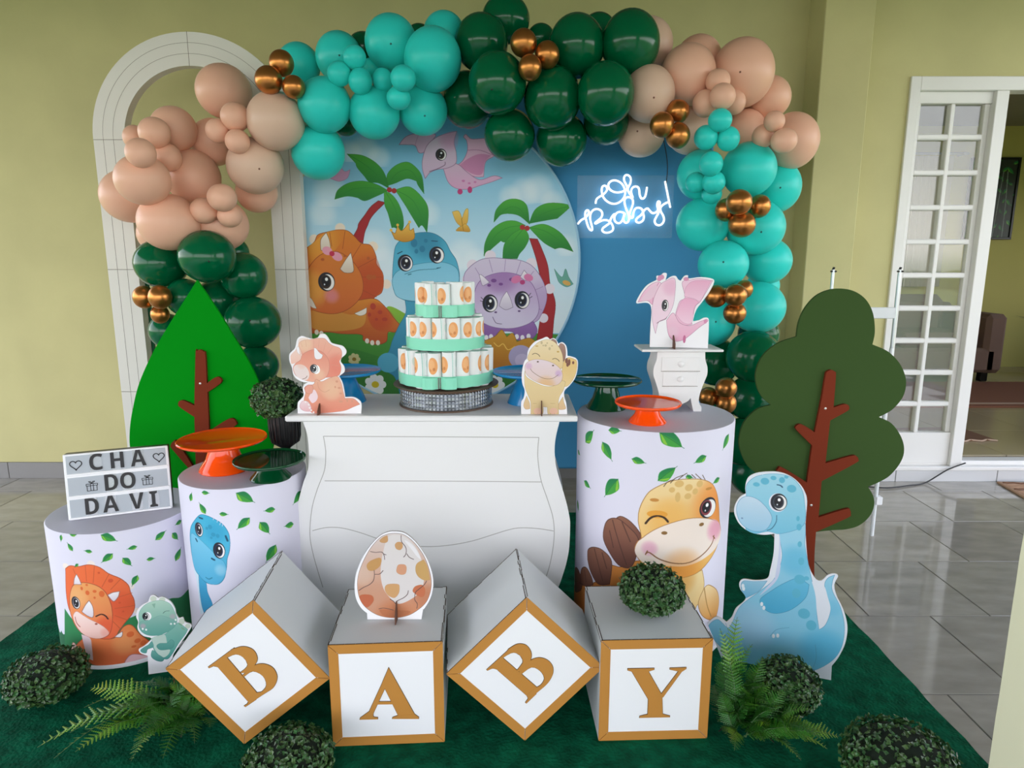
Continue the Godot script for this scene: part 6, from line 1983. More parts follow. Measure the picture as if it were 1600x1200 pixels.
func console_table() -> void:
	var D := 2.1
	var t := thing("console_table", "white bombe shaped wooden console table holding the diaper cake", "console table", Vector3(-0.2605, 0, -D - 0.17), 0)
	var fp := spline([-419, 780, -419, 780, -409, 747, -405, 718, -405, 666, -410, 620, -428, 574, -443, 527, -455, 487, -465, 447, -469, 419, -470, 344, -465, 302, -458, 275, -441, 226, -418, 176, -388, 119, -374, 69, -404, 0, -404, 0, -334, 0, -334, 0, -314, 45, 0, 70, 287, 45, 307, 0, 307, 0, 377, 0, 377, 0, 347, 54, 363, 98, 392, 148, 418, 197, 436, 254, 446, 295, 453, 344, 455, 419, 453, 447, 445, 487, 432, 534, 418, 581, 407, 620, 402, 653, 400, 692, 404, 731, 415, 780, 415, 780], true, 6, 0.001)
	var b := MB.new()
	b.slab(fp, 0.152, 0.17)
	obj("front_panel", b.done(), M.mdf_white, t)
	var b2 := MB.new()
	b2.slab(fp, -0.17, -0.152)
	obj("back_panel", b2.done(), M.mdf_white, t)
	# curved side boards follow the outline between front and back
	for sg in [-1.0, 1.0]:
		var sb := MB.new()
		for i in fp.size():
			var p := fp[i]
			var q := fp[(i + 1) % fp.size()]
			if p.x * sg > 0.2 and q.x * sg > 0.2 and p.y > 0.02 and q.y > 0.02 and absf(p.y - q.y) > absf(p.x - q.x):
				var tt := (q - p).normalized()
				var nn := Vector3(tt.y, -tt.x, 0)
				if nn.x * sg < 0: nn = -nn
				var ins := Vector3(-sg * 0.003, 0, 0)
				sb.quad(Vector3(p.x, p.y, -0.152) + ins, Vector3(q.x, q.y, -0.152) + ins, Vector3(q.x, q.y, 0.152) + ins, Vector3(p.x, p.y, 0.152) + ins, nn)
		obj("side_board", sb.done(), M.mdf_white, t)
	obj("table_top", bx(Vector3(0.946, 0.02, 0.36), 0.004, Vector3(0, 0.79, 0.0)), M.mdf_white, t)
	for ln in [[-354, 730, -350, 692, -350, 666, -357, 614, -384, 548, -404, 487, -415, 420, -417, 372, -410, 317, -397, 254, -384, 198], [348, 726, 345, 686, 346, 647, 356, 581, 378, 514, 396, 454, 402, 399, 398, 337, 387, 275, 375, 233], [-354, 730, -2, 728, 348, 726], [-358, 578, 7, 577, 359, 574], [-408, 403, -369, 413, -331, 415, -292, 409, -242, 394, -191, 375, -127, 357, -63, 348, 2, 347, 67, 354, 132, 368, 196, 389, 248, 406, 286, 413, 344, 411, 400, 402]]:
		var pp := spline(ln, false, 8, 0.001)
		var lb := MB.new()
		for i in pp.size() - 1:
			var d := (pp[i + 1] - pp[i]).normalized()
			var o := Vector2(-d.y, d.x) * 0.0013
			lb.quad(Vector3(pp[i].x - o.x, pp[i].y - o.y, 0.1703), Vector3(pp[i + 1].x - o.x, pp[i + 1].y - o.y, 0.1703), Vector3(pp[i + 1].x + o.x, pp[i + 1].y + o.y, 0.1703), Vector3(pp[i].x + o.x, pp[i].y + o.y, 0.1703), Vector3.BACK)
		obj("groove_shade_line", lb.done(), M.groove_shade, t)  # flat grey strip whose tone stands for shade inside an engraved groove
	# ---- crystal stand and diaper cake
	var cc := Vector3(-0.2304, 0.8400, -2.1499)
	var st := thing("crystal_cake_stand", "round rhinestone cake stand with a brown board under the diaper cake", "cake stand", Vector3(cc.x, 0.80, -2.29))
	mat("crystal", Color8(160, 165, 170), 0.2, 0.85)
	mat("silver", Color8(70, 70, 72), 0.4, 0.6)
	mat("board_brown", Color8(92, 70, 54), 0.5)
	obj("drum", lathe([Vector2(0, 0), Vector2(0.156, 0), Vector2(0.156, 0.066), Vector2(0, 0.066)], 72), M.silver, st)
	for yy in [0.0, 0.064]:
		obj("rim_board", lathe([Vector2(0, yy), Vector2(0.163, yy), Vector2(0.164, yy + 0.002), Vector2(0.163, yy + 0.005), Vector2(0, yy + 0.005)], 72), M.board_brown, st)
	obj("cake_board", lathe([Vector2(0, 0.0), Vector2(0.182, 0.0), Vector2(0.183, 0.002), Vector2(0.182, 0.004), Vector2(0, 0.004)], 72), M.board_brown, st, Vector3(0, 0.0705, -0.005))
	var gem := MB.new()
	for i in 4:
		var a0 := TAU * i / 4 + PI / 4
		var a1 := TAU * (i + 1) / 4 + PI / 4
		var p0 := Vector3(cos(a0), sin(a0), 0) * 0.0084
		var p1 := Vector3(cos(a1), sin(a1), 0) * 0.0084
		var t0 := Vector3(cos(a0) * 0.0044, sin(a0) * 0.0044, 0.0035)
		var t1 := Vector3(cos(a1) * 0.0044, sin(a1) * 0.0044, 0.0035)
		var nn := (p0 + p1 + Vector3(0, 0, 0.012)).normalized()
		gem.tri(p0, p1, t1, nn)
		gem.tri(p0, t1, t0, nn)
		gem.tri(t0, t1, Vector3(0, 0, 0.0036), Vector3.BACK)
	var gm := gem.done()
	var mm := MultiMesh.new()
	mm.transform_format = MultiMesh.TRANSFORM_3D
	mm.mesh = gm
	mm.instance_count = 5 * 78
	for i in 5:
		for k in 78:
			var an := TAU * k / 78
			mm.set_instance_transform(i * 78 + k, Transform3D(Basis(Vector3.UP, an) * Basis(Vector3.RIGHT, 0.06 * sin(k * 7.1 + i * 3.0)), Vector3(sin(an) * 0.1562, 0.0105 + i * 0.0117, cos(an) * 0.1562)))
	var mi := MultiMeshInstance3D.new()
	mi.multimesh = mm
	mi.material_override = M.crystal
	mi.name = "rhinestones"
	mi.set_meta("kind", "stuff")
	st.add_child(mi, true)
	diaper_cake(Vector3(cc.x, 0.8755, -2.295))
	# ---- cut-outs and blue stands on the console
	standee("dinosaur_cutout", "salmon pink three-horned baby dinosaur cut-out sitting at the console's left end", Vector3(-0.5300, 0.8003, -2.1250), 0, [-172,0,-172,0,-170,35,-159,48,-149,61,-151,80,-146,96,-133,103,-133,103,-153,106,-171,117,-180,133,-182,154,-188,172,-187,196,-170,212,-170,212,-164,227,-159,245,-144,255,-127,250,-109,246,-93,250,-85,260,-70,261,-60,250,-51,234,-35,228,-15,223,-4,209,-6,196,-19,185,-19,185,-23,172,-13,156,-13,138,-31,124,-31,124,-21,104,-16,77,-14,55,-14,55,13,55,31,45,38,32,36,0,36,0], Rect2(-0.1940,0.0000,0.2381,0.2675), art_pink_trike(), -0.098, 0.034)
	standee("dinosaur_cutout", "cream smiling plated dinosaur cut-out waving a paw at the console's right end", Vector3(0.0900, 0.8003, -2.1150), 0, [-60,0,-60,0,-60,39,-52,55,-49,79,-56,100,-59,127,-55,158,-49,176,-42,184,-40,205,-31,223,-16,238,5,247,21,253,31,245,31,245,43,249,53,241,58,231,58,231,71,236,83,225,87,207,88,192,88,192,100,190,115,184,122,171,120,142,112,116,96,95,81,79,79,61,86,39,89,18,90,0,90,0], Rect2(-0.0665,0.0000,0.1946,0.2589), art_yellow_plated(), 0.006, 0.045)
	cake_stand("cake_stand", "blue plastic cake stand behind the salmon pink dinosaur cut-out", Vector3(-0.60, 0.80, -2.32), 0.135, 0.112, M.blue_plastic, true)
	cake_stand("cake_stand", "blue plastic cake stand behind the cream dinosaur cut-out", Vector3(0.06, 0.80, -2.30), 0.13, 0.112, M.blue_plastic, true)

func roll_mesh(r: float, h: float) -> ArrayMesh:
	var m := ArrayMesh.new()
	var b := MB.new()
	var seg := 20
	var ys := [0.0, 0.004, h * 0.3, h * 0.7, h - 0.003, h]
	var rr := [r * 0.9, r, r * 1.02, r, r * 0.99, r * 0.9]
	for i in ys.size():
		for k in seg + 1:
			var an := TAU * float(k) / seg
			var d := Vector3(sin(an), 0, cos(an))
			var wob := 1.0 + 0.02 * sin(an * 5.0)
			b.vert(d * rr[i] * wob + Vector3.UP * ys[i], d, Vector2(float(k) / seg, 1.0 - ys[i] / h))
	for i in ys.size() - 1:
		for k in seg:
			var q := i * (seg + 1) + k
			b.face(q, q + 1, q + seg + 2)
			b.face(q, q + seg + 2, q + seg + 1)
	b.add_to(m)
	var t := MB.new()
	t.lathe([Vector2(r * 0.9, h), Vector2(r * 0.8, h - 0.003), Vector2(0, h - 0.003)], 20)
	var sp := []
	for i in 60: sp.append(Vector3(sin(i * 0.35), 0, cos(i * 0.35)) * r * (0.12 + 0.0118 * i) + Vector3.UP * (h - 0.002))
	t.tube(sp, 0.0016, 0.0016, 5)
	t.add_to(m)
	return m

func diaper_cake(at: Vector3) -> void:
	var t := thing("diaper_cake", "three tier diaper cake tied with mint satin ribbons on a sparkly stand", "diaper cake", at)
	cv(256, 128, "f0f3f2")
	pe("f0a868", 62, 44, 30, 30, 8)
	pe("f3b67c", 56, 40, 18, 18, 0)
	pe("d98a50", 70, 56, 8, 6, 0)
	pe("e49a5c", 46, 60, 9, 5, 0)
	ps("6cc8b8", 4.0, [118, 0, 121, 60, 118, 128], 0)
	ps("9adcd0", 2.0, [128, 0, 131, 60, 128, 128], 0)
	ps("3f9c8c", 2.0, [96, 104, 88, 92, 94, 87, 100, 93, 106, 87, 110, 92, 96, 104], 0)
	pe("d6ece6", 160, 40, 20, 16, 20)
	pe("f0b8ac", 214, 50, 9, 20, 0)
	ps("d4dcda", 1.5, [176, 8, 182, 50, 174, 110], 0)
	ps("d4dcda", 1.5, [196, 20, 192, 70, 200, 120], 0)
	ps("5aa898", 1.5, [150, 100, 160, 108, 172, 100], 0)
	ps("5aa898", 1.5, [20, 98, 30, 106, 22, 112], 0)
	pe("cfe8e2", 236, 100, 12, 9, 20)
	var rm := print_mat("diaper_paper", done(), 0.6)
	rm.texture_repeat = true
	mat("diaper_edge", Color8(176, 206, 196), 0.8)
	var sat := mat("satin", Color8(140, 228, 196), 0.3)
	sat.rim_enabled = true
	sat.rim = 0.4
	mat("rhinestone", Color8(120, 116, 112), 0.2, 0.8)
	var rng := RandomNumberGenerator.new()
	rng.seed = 9
	var y := 0.0
	var tiers := [[0.163, 0.118, 19], [0.133, 0.108, 15], [0.101, 0.112, 11]]
	for ti in 3:
		var R: float = tiers[ti][0]
		var h: float = tiers[ti][1]
		var n: int = tiers[ti][2]
		var r := sin(PI / n) * R / (1.0 + sin(PI / n)) * 1.0
		var cr := R - r
		var rmesh := roll_mesh(r * 1.01, h)
		obj("tier_core", lathe([Vector2(0, 0.002), Vector2(cr - r * 0.3, 0.002), Vector2(cr - r * 0.3, h - 0.006), Vector2(0, h - 0.006)], 40), M.diaper_edge, t, Vector3(0, y, 0))
		for k in n:
			var an := TAU * (k + 0.5 + ti * 0.3) / n
			var o := obj("diaper_roll", rmesh, null, t, Vector3(sin(an) * cr, y + rng.randf_range(0.0, 0.007), cos(an) * cr))
			o.set_surface_override_material(0, rm)
			o.set_surface_override_material(1, M.diaper_edge)
			var out := an - PI * 2.0 * 0.24 + rng.randf_range(-1.15, 1.15)
			o.basis = Basis(Vector3(cos(an), 0, -sin(an)), rng.randf_range(-0.01, 0.03)) * Basis(Vector3.UP, out)
		# ribbon hugging the bundled rolls
		var rb := MB.new()
		var y0 := y + 0.006
		var y1 := y + 0.045
		var seg := n * 8
		for k in seg + 1:
			var an := TAU * k / seg
			var loc := fposmod(an - TAU * (0.5 + ti * 0.3) / n, TAU / n) - PI / n
			var rad := R + 0.0015 - 0.25 * r * (1.0 - cos(loc * n)) * 0.0 - 0.0035 * (1.0 + cos(loc * n)) * 0.5
			var d := Vector3(sin(an), 0, cos(an))
			rb.vert(d * rad + Vector3.UP * y0, d, Vector2.ZERO)
			rb.vert(d * (rad + 0.001) + Vector3.UP * y1, d, Vector2.ZERO)
		for k in seg:
			rb.face(k * 2, k * 2 + 1, k * 2 + 2)
			rb.face(k * 2 + 1, k * 2 + 3, k * 2 + 2)
		obj("ribbon", rb.done(), M.satin, t)
		if ti != 1:
			var bw := obj("bow", bx(Vector3(0.02, 0.036, 0.006), 0.002), M.satin, t, Vector3(-0.005, y + 0.025, R + 0.006))
			for sg in [-1.0, 1.0]:
				var lp := MB.new()
				var pth := [Vector2(0.006, 0.002), Vector2(0.022, 0.014), Vector2(0.044, 0.013), Vector2(0.056, 0.004), Vector2(0.054, -0.004), Vector2(0.02, -0.004)]
				for i in pth.size() - 1:
					var p: Vector2 = pth[i]
					var q: Vector2 = pth[i + 1]
					var tt := (q - p).normalized()
					lp.quad(Vector3(sg * p.x, -0.019, p.y), Vector3(sg * q.x, -0.019, q.y), Vector3(sg * q.x, 0.019, q.y), Vector3(sg * p.x, 0.019, p.y), Vector3(-tt.y * sg, 0, tt.x))
				obj("loop", lp.done(), M.satin, bw, Vector3(0, 0, 0.0))
			var bk := MB.new()
			for i in 9:
				for j in 2:
					bk.lathe([Vector2(0.0026, 0), Vector2(0.0016, 0.002), Vector2(0, 0.0022)], 6, Vector3(-0.003 + j * 0.006, -0.017 + i * 0.0042, 0.0032), Basis(Vector3.RIGHT, PI / 2))
			obj("buckle", bk.done(), M.rhinestone, bw)
		y += h + 0.001

func cylinders() -> void:
	printed_cylinder("cylinder_table", "low white cylinder table printed with an orange three-horned dinosaur", Vector3(-1.326, 0.004, -2.15), 0.222, 0.459, art_short_cylinder())
	printed_cylinder("cylinder_table", "middle height white cylinder table printed with a blue long-necked dinosaur", Vector3(-0.904, 0.004, -2.15), 0.20, 0.596, art_middle_cylinder())
	printed_cylinder("cylinder_table", "tallest white cylinder table printed with a winking yellow dinosaur", Vector3(0.487, 0.004, -2.215), 0.2625, 0.776, art_tall_cylinder())
	# ---- letter board
	var p0 := Vector3(-1.4380, 0.4630, -2.0380)
	var p1 := Vector3(-1.1561, 0.4630, -2.1505)
	var yaw := atan2(-(p1.z - p0.z), p1.x - p0.x)
	var L := p0.distance_to(p1)
	var lb := thing("letter_board", "white cinema letter board reading CHA DO DAVI on the low cylinder", "letter board", (p0 + p1) * 0.5 + Vector3(0, 0.001, 0), yaw)
	lb.basis = Basis(Vector3.UP, yaw) * Basis(Vector3.RIGHT, deg_to_rad(-7))
	mat("board_grey", Color8(178, 186, 194), 0.4)
	mat("letter_black", Color8(18, 18, 22), 0.5)
	var hh := 0.215
	obj("case", span_box(-L / 2, L / 2, 0, hh, -0.05, -0.004, 0.003), M.black_plastic, lb)
	obj("bezel", span_box(-L / 2, L / 2, 0, hh, -0.006, -0.001, 0.002), M.panel_white, lb)
	for i in 3:
		var y0 := hh * (2 - i) / 3.0
		obj("row_panel", span_box(-L / 2 + 0.008, L / 2 - 0.008, y0 + 0.006, y0 + hh / 3.0 - 0.006, -0.002, 0.0005), M.board_grey, lb)
		obj("rail", span_box(-L / 2 + 0.004, L / 2 - 0.004, y0 + 0.0, y0 + 0.007, -0.002, 0.003, 0.001), M.panel_white, lb)
	var card := mat("clear_card", Color(0.97, 0.98, 1.0, 0.24), 0.05)
	card.transparency = BaseMaterial3D.TRANSPARENCY_ALPHA
	for q in [["C", 0.30, 0, 0.0], ["H", 0.50, 0, 0.0], ["A", 0.705, 0, 0.0], ["D", 0.425, 1, 0.0], ["O", 0.585, 1, 0.0], ["D", 0.225, 2, 0.0], ["A", 0.405, 2, 0.0], ["V", 0.655, 2, 0.0], ["I", 0.82, 2, 0.0]]:
		var pos := Vector3(-L / 2 + L * q[1], hh * (2.5 - q[2]) / 3.0 + 0.002, 0.0)
		var cd := obj("letter_card", span_box(-0.0165, 0.0165, -0.031, 0.029, 0.0008, 0.0016), M.clear_card, lb, pos)
		var lo := obj("letter", letter_mesh(q[0], 0.053, 0.0012, false), M.letter_black, cd, Vector3(0, 0, 0.0024))
		lo.scale = Vector3(0.95, 1.0, 1.0)
	for u in [0.115, 0.905]:
		var hb := MB.new()
		var hp := []
		for i in 29:
			var an := TAU * i / 28
			hp.append(Vector3(16.0 * pow(sin(an), 3), 13.0 * cos(an) - 5.0 * cos(2 * an) - 2.0 * cos(3 * an) - cos(4 * an), 0) * 0.00105)
		hb.tube(hp, 0.0014, 0.0014, 6, false)
		obj("heart_symbol", hb.done(), M.letter_black, lb, Vector3(-L / 2 + L * u, hh * 2.5 / 3.0, 0.002))
	for u in [0.245, 0.775]:
		var gb := MB.new()
		for seg in [[-14, -14, 14, -14], [14, -14, 14, 3], [-14, 3, -14, -14], [-16, 3, 16, 3], [-16, 9, 16, 9], [-16, 3, -16, 9], [16, 3, 16, 9], [-4, -14, -4, 9], [4, -14, 4, 9], [0, 9, -9, 17], [-9, 17, -3, 17], [0, 9, 9, 17], [9, 17, 3, 17], [-3, 17, 0, 10], [3, 17, 0, 10]]:
			gb.tube([Vector3(seg[0], seg[1], 0) * 0.001, Vector3(seg[2], seg[3], 0) * 0.001], 0.0009, 0.0009, 5)
		obj("gift_symbol", gb.done(), M.letter_black, lb, Vector3(-L / 2 + L * u, hh * 1.5 / 3.0 - 0.004, 0.0018))
	# ---- on the middle cylinder
	var ma := Vector3(-0.9692, 0.6000, -2.1421)
	cake_stand("cake_stand", "glossy orange cake stand on the middle cylinder before the leaf shaped tree", Vector3(ma.x, 0.60, -2.155), 0.142, 0.108, M.orange_plastic)
	cake_stand("cake_stand", "small glossy green cake stand on the middle cylinder beside the orange one", Vector3(-0.782, 0.60, -2.065), 0.113, 0.066, M.green_plastic)
	var pt := thing("boxwood_pot", "boxwood ball in a black ribbed urn on the middle cylinder", "potted plant", Vector3(-0.795, 0.60, -2.26))
	var up := []
	obj("urn", lathe([Vector2(0, 0), Vector2(0.05, 0), Vector2(0.052, 0.006), Vector2(0.03, 0.02), Vector2(0.014, 0.036), Vector2(0.016, 0.046), Vector2(0.044, 0.066), Vector2(0.05, 0.09), Vector2(0.053, 0.168), Vector2(0.058, 0.172), Vector2(0.052, 0.174), Vector2(0.048, 0.15), Vector2(0, 0.15)], 40), M.black_plastic, pt)
	for i in 22:
		var an := TAU * i / 22
		var d := Vector3(sin(an), 0, cos(an))
		var rb := MB.new()
		rb.tube([d * 0.045 + Vector3.UP * 0.068, d * 0.051 + Vector3.UP * 0.09, d * 0.0535 + Vector3.UP * 0.165], 0.003, 0.003, 6)
		obj("rib", rb.done(), M.black_plastic, pt)
	boxwood("", Vector3(-0.02, 0.155, 0.0), 0.088, 0.8, 620, 31, pt)
	# ---- on the tall cylinder
	cake_stand("cake_stand", "glossy dark green cake stand at the tall cylinder's left back", Vector3(0.333, 0.779, -2.30), 0.122, 0.103, M.green_plastic)
	cake_stand("cake_stand", "glossy orange cake stand at the front of the tall cylinder", Vector3(0.438, 0.779, -2.095), 0.106, 0.067, M.orange_plastic)
	var md := thing("mini_dresser", "small white dresser with two drawers on the tall cylinder", "mini dresser", Vector3(0.576, 0.7795, -2.30))
	var fp := spline([81, 210, 81, 210, 83, 181, 91, 156, 92, 130, 84, 105, 75, 79, 69, 53, 69, 32, 78, 14, 78, 0, 78, 0, 52, 0, 52, 0, 44, 27, 40, 48, 40, 48, 30, 36, 12, 27, 12, 27, -12, 27, -12, 27, -30, 36, -40, 48, -40, 48, -44, 27, -52, 0, -52, 0, -78, 0, -78, 0, -78, 14, -69, 32, -69, 53, -75, 79, -84, 105, -92, 130, -91, 156, -83, 181, -81, 210, -81, 210], true, 5, 0.001)
	for zz in [[0.05, 0.056], [-0.056, 0.0495]]:
		var b := MB.new()
		b.slab(fp, zz[0], zz[1])
		obj("front_panel" if zz[0] > 0 else "carcass", b.done(), M.mdf_white, md)
	obj("dresser_top", bx(Vector3(0.276, 0.008, 0.15), 0.002, Vector3(0, 0.2135, 0.0)), M.mdf_white, md)
	for i in 2:
		var yy := 0.166 - 0.052 * i
		var dw := obj("drawer", bx(Vector3(0.132 - 0.012 * i, 0.048, 0.003), 0.0012, Vector3(0, yy, 0.0572)), M.mdf_white, md)
		obj("drawer_gap", bx(Vector3(0.134 - 0.012 * i, 0.0014, 0.001), 0, Vector3(0, yy - 0.0255, 0.0564)), M.joint_groove_shade, md)
		obj("knob", lathe([Vector2(0.010, 0), Vector2(0.011, 0.003), Vector2(0.007, 0.008), Vector2(0, 0.009)], 20), M.mdf_white, dw, Vector3(0.0, yy, 0.0587)).rotation.x = PI / 2
	standee("dinosaur_cutout", "pink winged dinosaur cut-out standing on the white mini dresser", Vector3(0.5700, 0.9975, -2.2600), 0, [-99,4,-99,4,-99,71,-98,133,-112,154,-147,152,-147,152,-150,160,-134,191,-114,215,-84,231,-84,231,-85,244,-72,246,-62,254,-51,251,-55,229,-55,229,-37,242,-21,244,-14,234,-4,228,-4,228,8,244,20,246,23,236,57,240,90,238,109,228,97,195,74,160,57,137,49,117,44,92,44,92,65,96,81,104,96,102,99,79,100,0,100,0], Rect2(-0.1556,0.0000,0.2710,0.2601), art_pink_flyer(), -0.02, 0.045)

func trees_and_stand() -> void:
	tree_board("tree_board", "bright green leaf shaped tree cut-out with a brown trunk behind the letter board", Vector3(-1.2585, 0, -2.62), M.tree_green, [38, 1217, 38, 1217, 104, 1107, 168, 988, 217, 894, 256, 791, 284, 685, 294, 588, 274, 509, 226, 439, 141, 389, 43, 364, -54, 357, -149, 369, -222, 404, -273, 469, -292, 539, -286, 617, -265, 704, -228, 810, -165, 927, -84, 1048, -21, 1134], [0, 0, 0, 0, 29, 308, 33, 479, 33, 479, 40, 563, 40, 563, 141, 635, 152, 651, 139, 668, 110, 661, 40, 617, 40, 617, 47, 776, 47, 776, 96, 808, 107, 824, 96, 838, 77, 833, 47, 812, 47, 812, 51, 927, 43, 941, 31, 947, 19, 941, 13, 930, -10, 722, -10, 722, -48, 741, -67, 741, -74, 728, -67, 714, -14, 675, -14, 675, -28, 449, -28, 449, -92, 568, -109, 573, -120, 558, -114, 539, -33, 429, -33, 429, -47, 308, -89, 0, -89, 0], [[0.0211, 0.8114]], "tree cutout")
	tree_board("tree_board", "olive green cloud shaped tree cut-out behind the blue dinosaur at right", Vector3(1.1391, 0, -2.37), M.tree_olive, [-126, 1026, -126, 1026, -122, 1078, -102, 1130, -63, 1174, -9, 1194, 52, 1190, 103, 1161, 136, 1111, 150, 1045, 146, 998, 146, 998, 205, 972, 253, 926, 280, 868, 276, 809, 242, 760, 196, 732, 196, 732, 245, 708, 285, 658, 302, 607, 293, 559, 259, 509, 218, 482, 183, 466, 183, 466, 206, 430, 213, 393, 201, 351, 165, 314, 116, 298, 67, 295, 7, 288, 7, 288, -63, 293, -125, 325, -165, 383, -168, 435, -158, 468, -158, 468, -218, 507, -270, 548, -301, 610, -306, 660, -291, 715, -250, 760, -200, 777, -200, 777, -234, 807, -256, 848, -262, 902, -240, 959, -191, 1002], [0, 0, 0, 0, -33, 170, -51, 330, -51, 448, -51, 448, -149, 509, -164, 526, -161, 540, -144, 543, -51, 487, -51, 487, -43, 628, -43, 628, -102, 684, -109, 698, -98, 708, -80, 704, -38, 678, -38, 678, -23, 809, -17, 887, -11, 903, 2, 908, 15, 901, 20, 887, 22, 770, 22, 770, 57, 782, 73, 780, 79, 769, 72, 757, 14, 722, 14, 722, 11, 561, 11, 561, 104, 589, 123, 587, 130, 576, 121, 561, 3, 492, 3, 492, 4, 351, 4, 351, 104, 384, 119, 378, 122, 364, 112, 349, -1, 293, -1, 293, 3, 170, 21, 0, 21, 0], [[-0.0074, 0.7666], [-0.0278, 0.3985]], "tree cutout")
	var s := thing("metal_stand", "slim grey metal stand with two clamped uprights behind the olive tree", "metal stand", Vector3(1.565, 0, -2.98))
	for sg in [-1.0, 1.0]:
		var b := MB.new()
		b.tube([Vector3(sg * 0.147, 0.003, 0), Vector3(sg * 0.147, 0.9, 0)], 0.009, 0.009, 12)
		var po := obj("leg", b.done(), M.stand_white, s)
		var b3 := MB.new()
		b3.tube([Vector3(sg * 0.147, 0.9, 0), Vector3(sg * 0.147, 1.25, 0)], 0.007, 0.007, 12)
		obj("upright", b3.done(), M.steel, s)
		obj("foot_clip", bx(Vector3(0.03, 0.04, 0.03), 0.003, Vector3(sg * 0.147 + 0.012, 0.18, 0.0)), M.panel_white, po)
		var k := MB.new()
		k.box(Vector3(0.01, 0.02, 0.01), Vector3(sg * 0.147, 1.245, 0), 0.002)
		for q in [[-0.009, 1.243], [0.009, 1.243], [0.0, 1.258]]:
			k.lathe([Vector2(0.004, -0.005), Vector2(0.004, 0.005), Vector2(0, 0.006)], 8, Vector3(sg * 0.147 + q[0], q[1], 0.004), Basis(Vector3.RIGHT, PI / 2))
		obj("clamp", k.done(), M.cable, s)
	obj("crossbar", bx(Vector3(0.294, 0.05, 0.012), 0.003, Vector3(0, 1.06, 0)), M.stand_white, s)

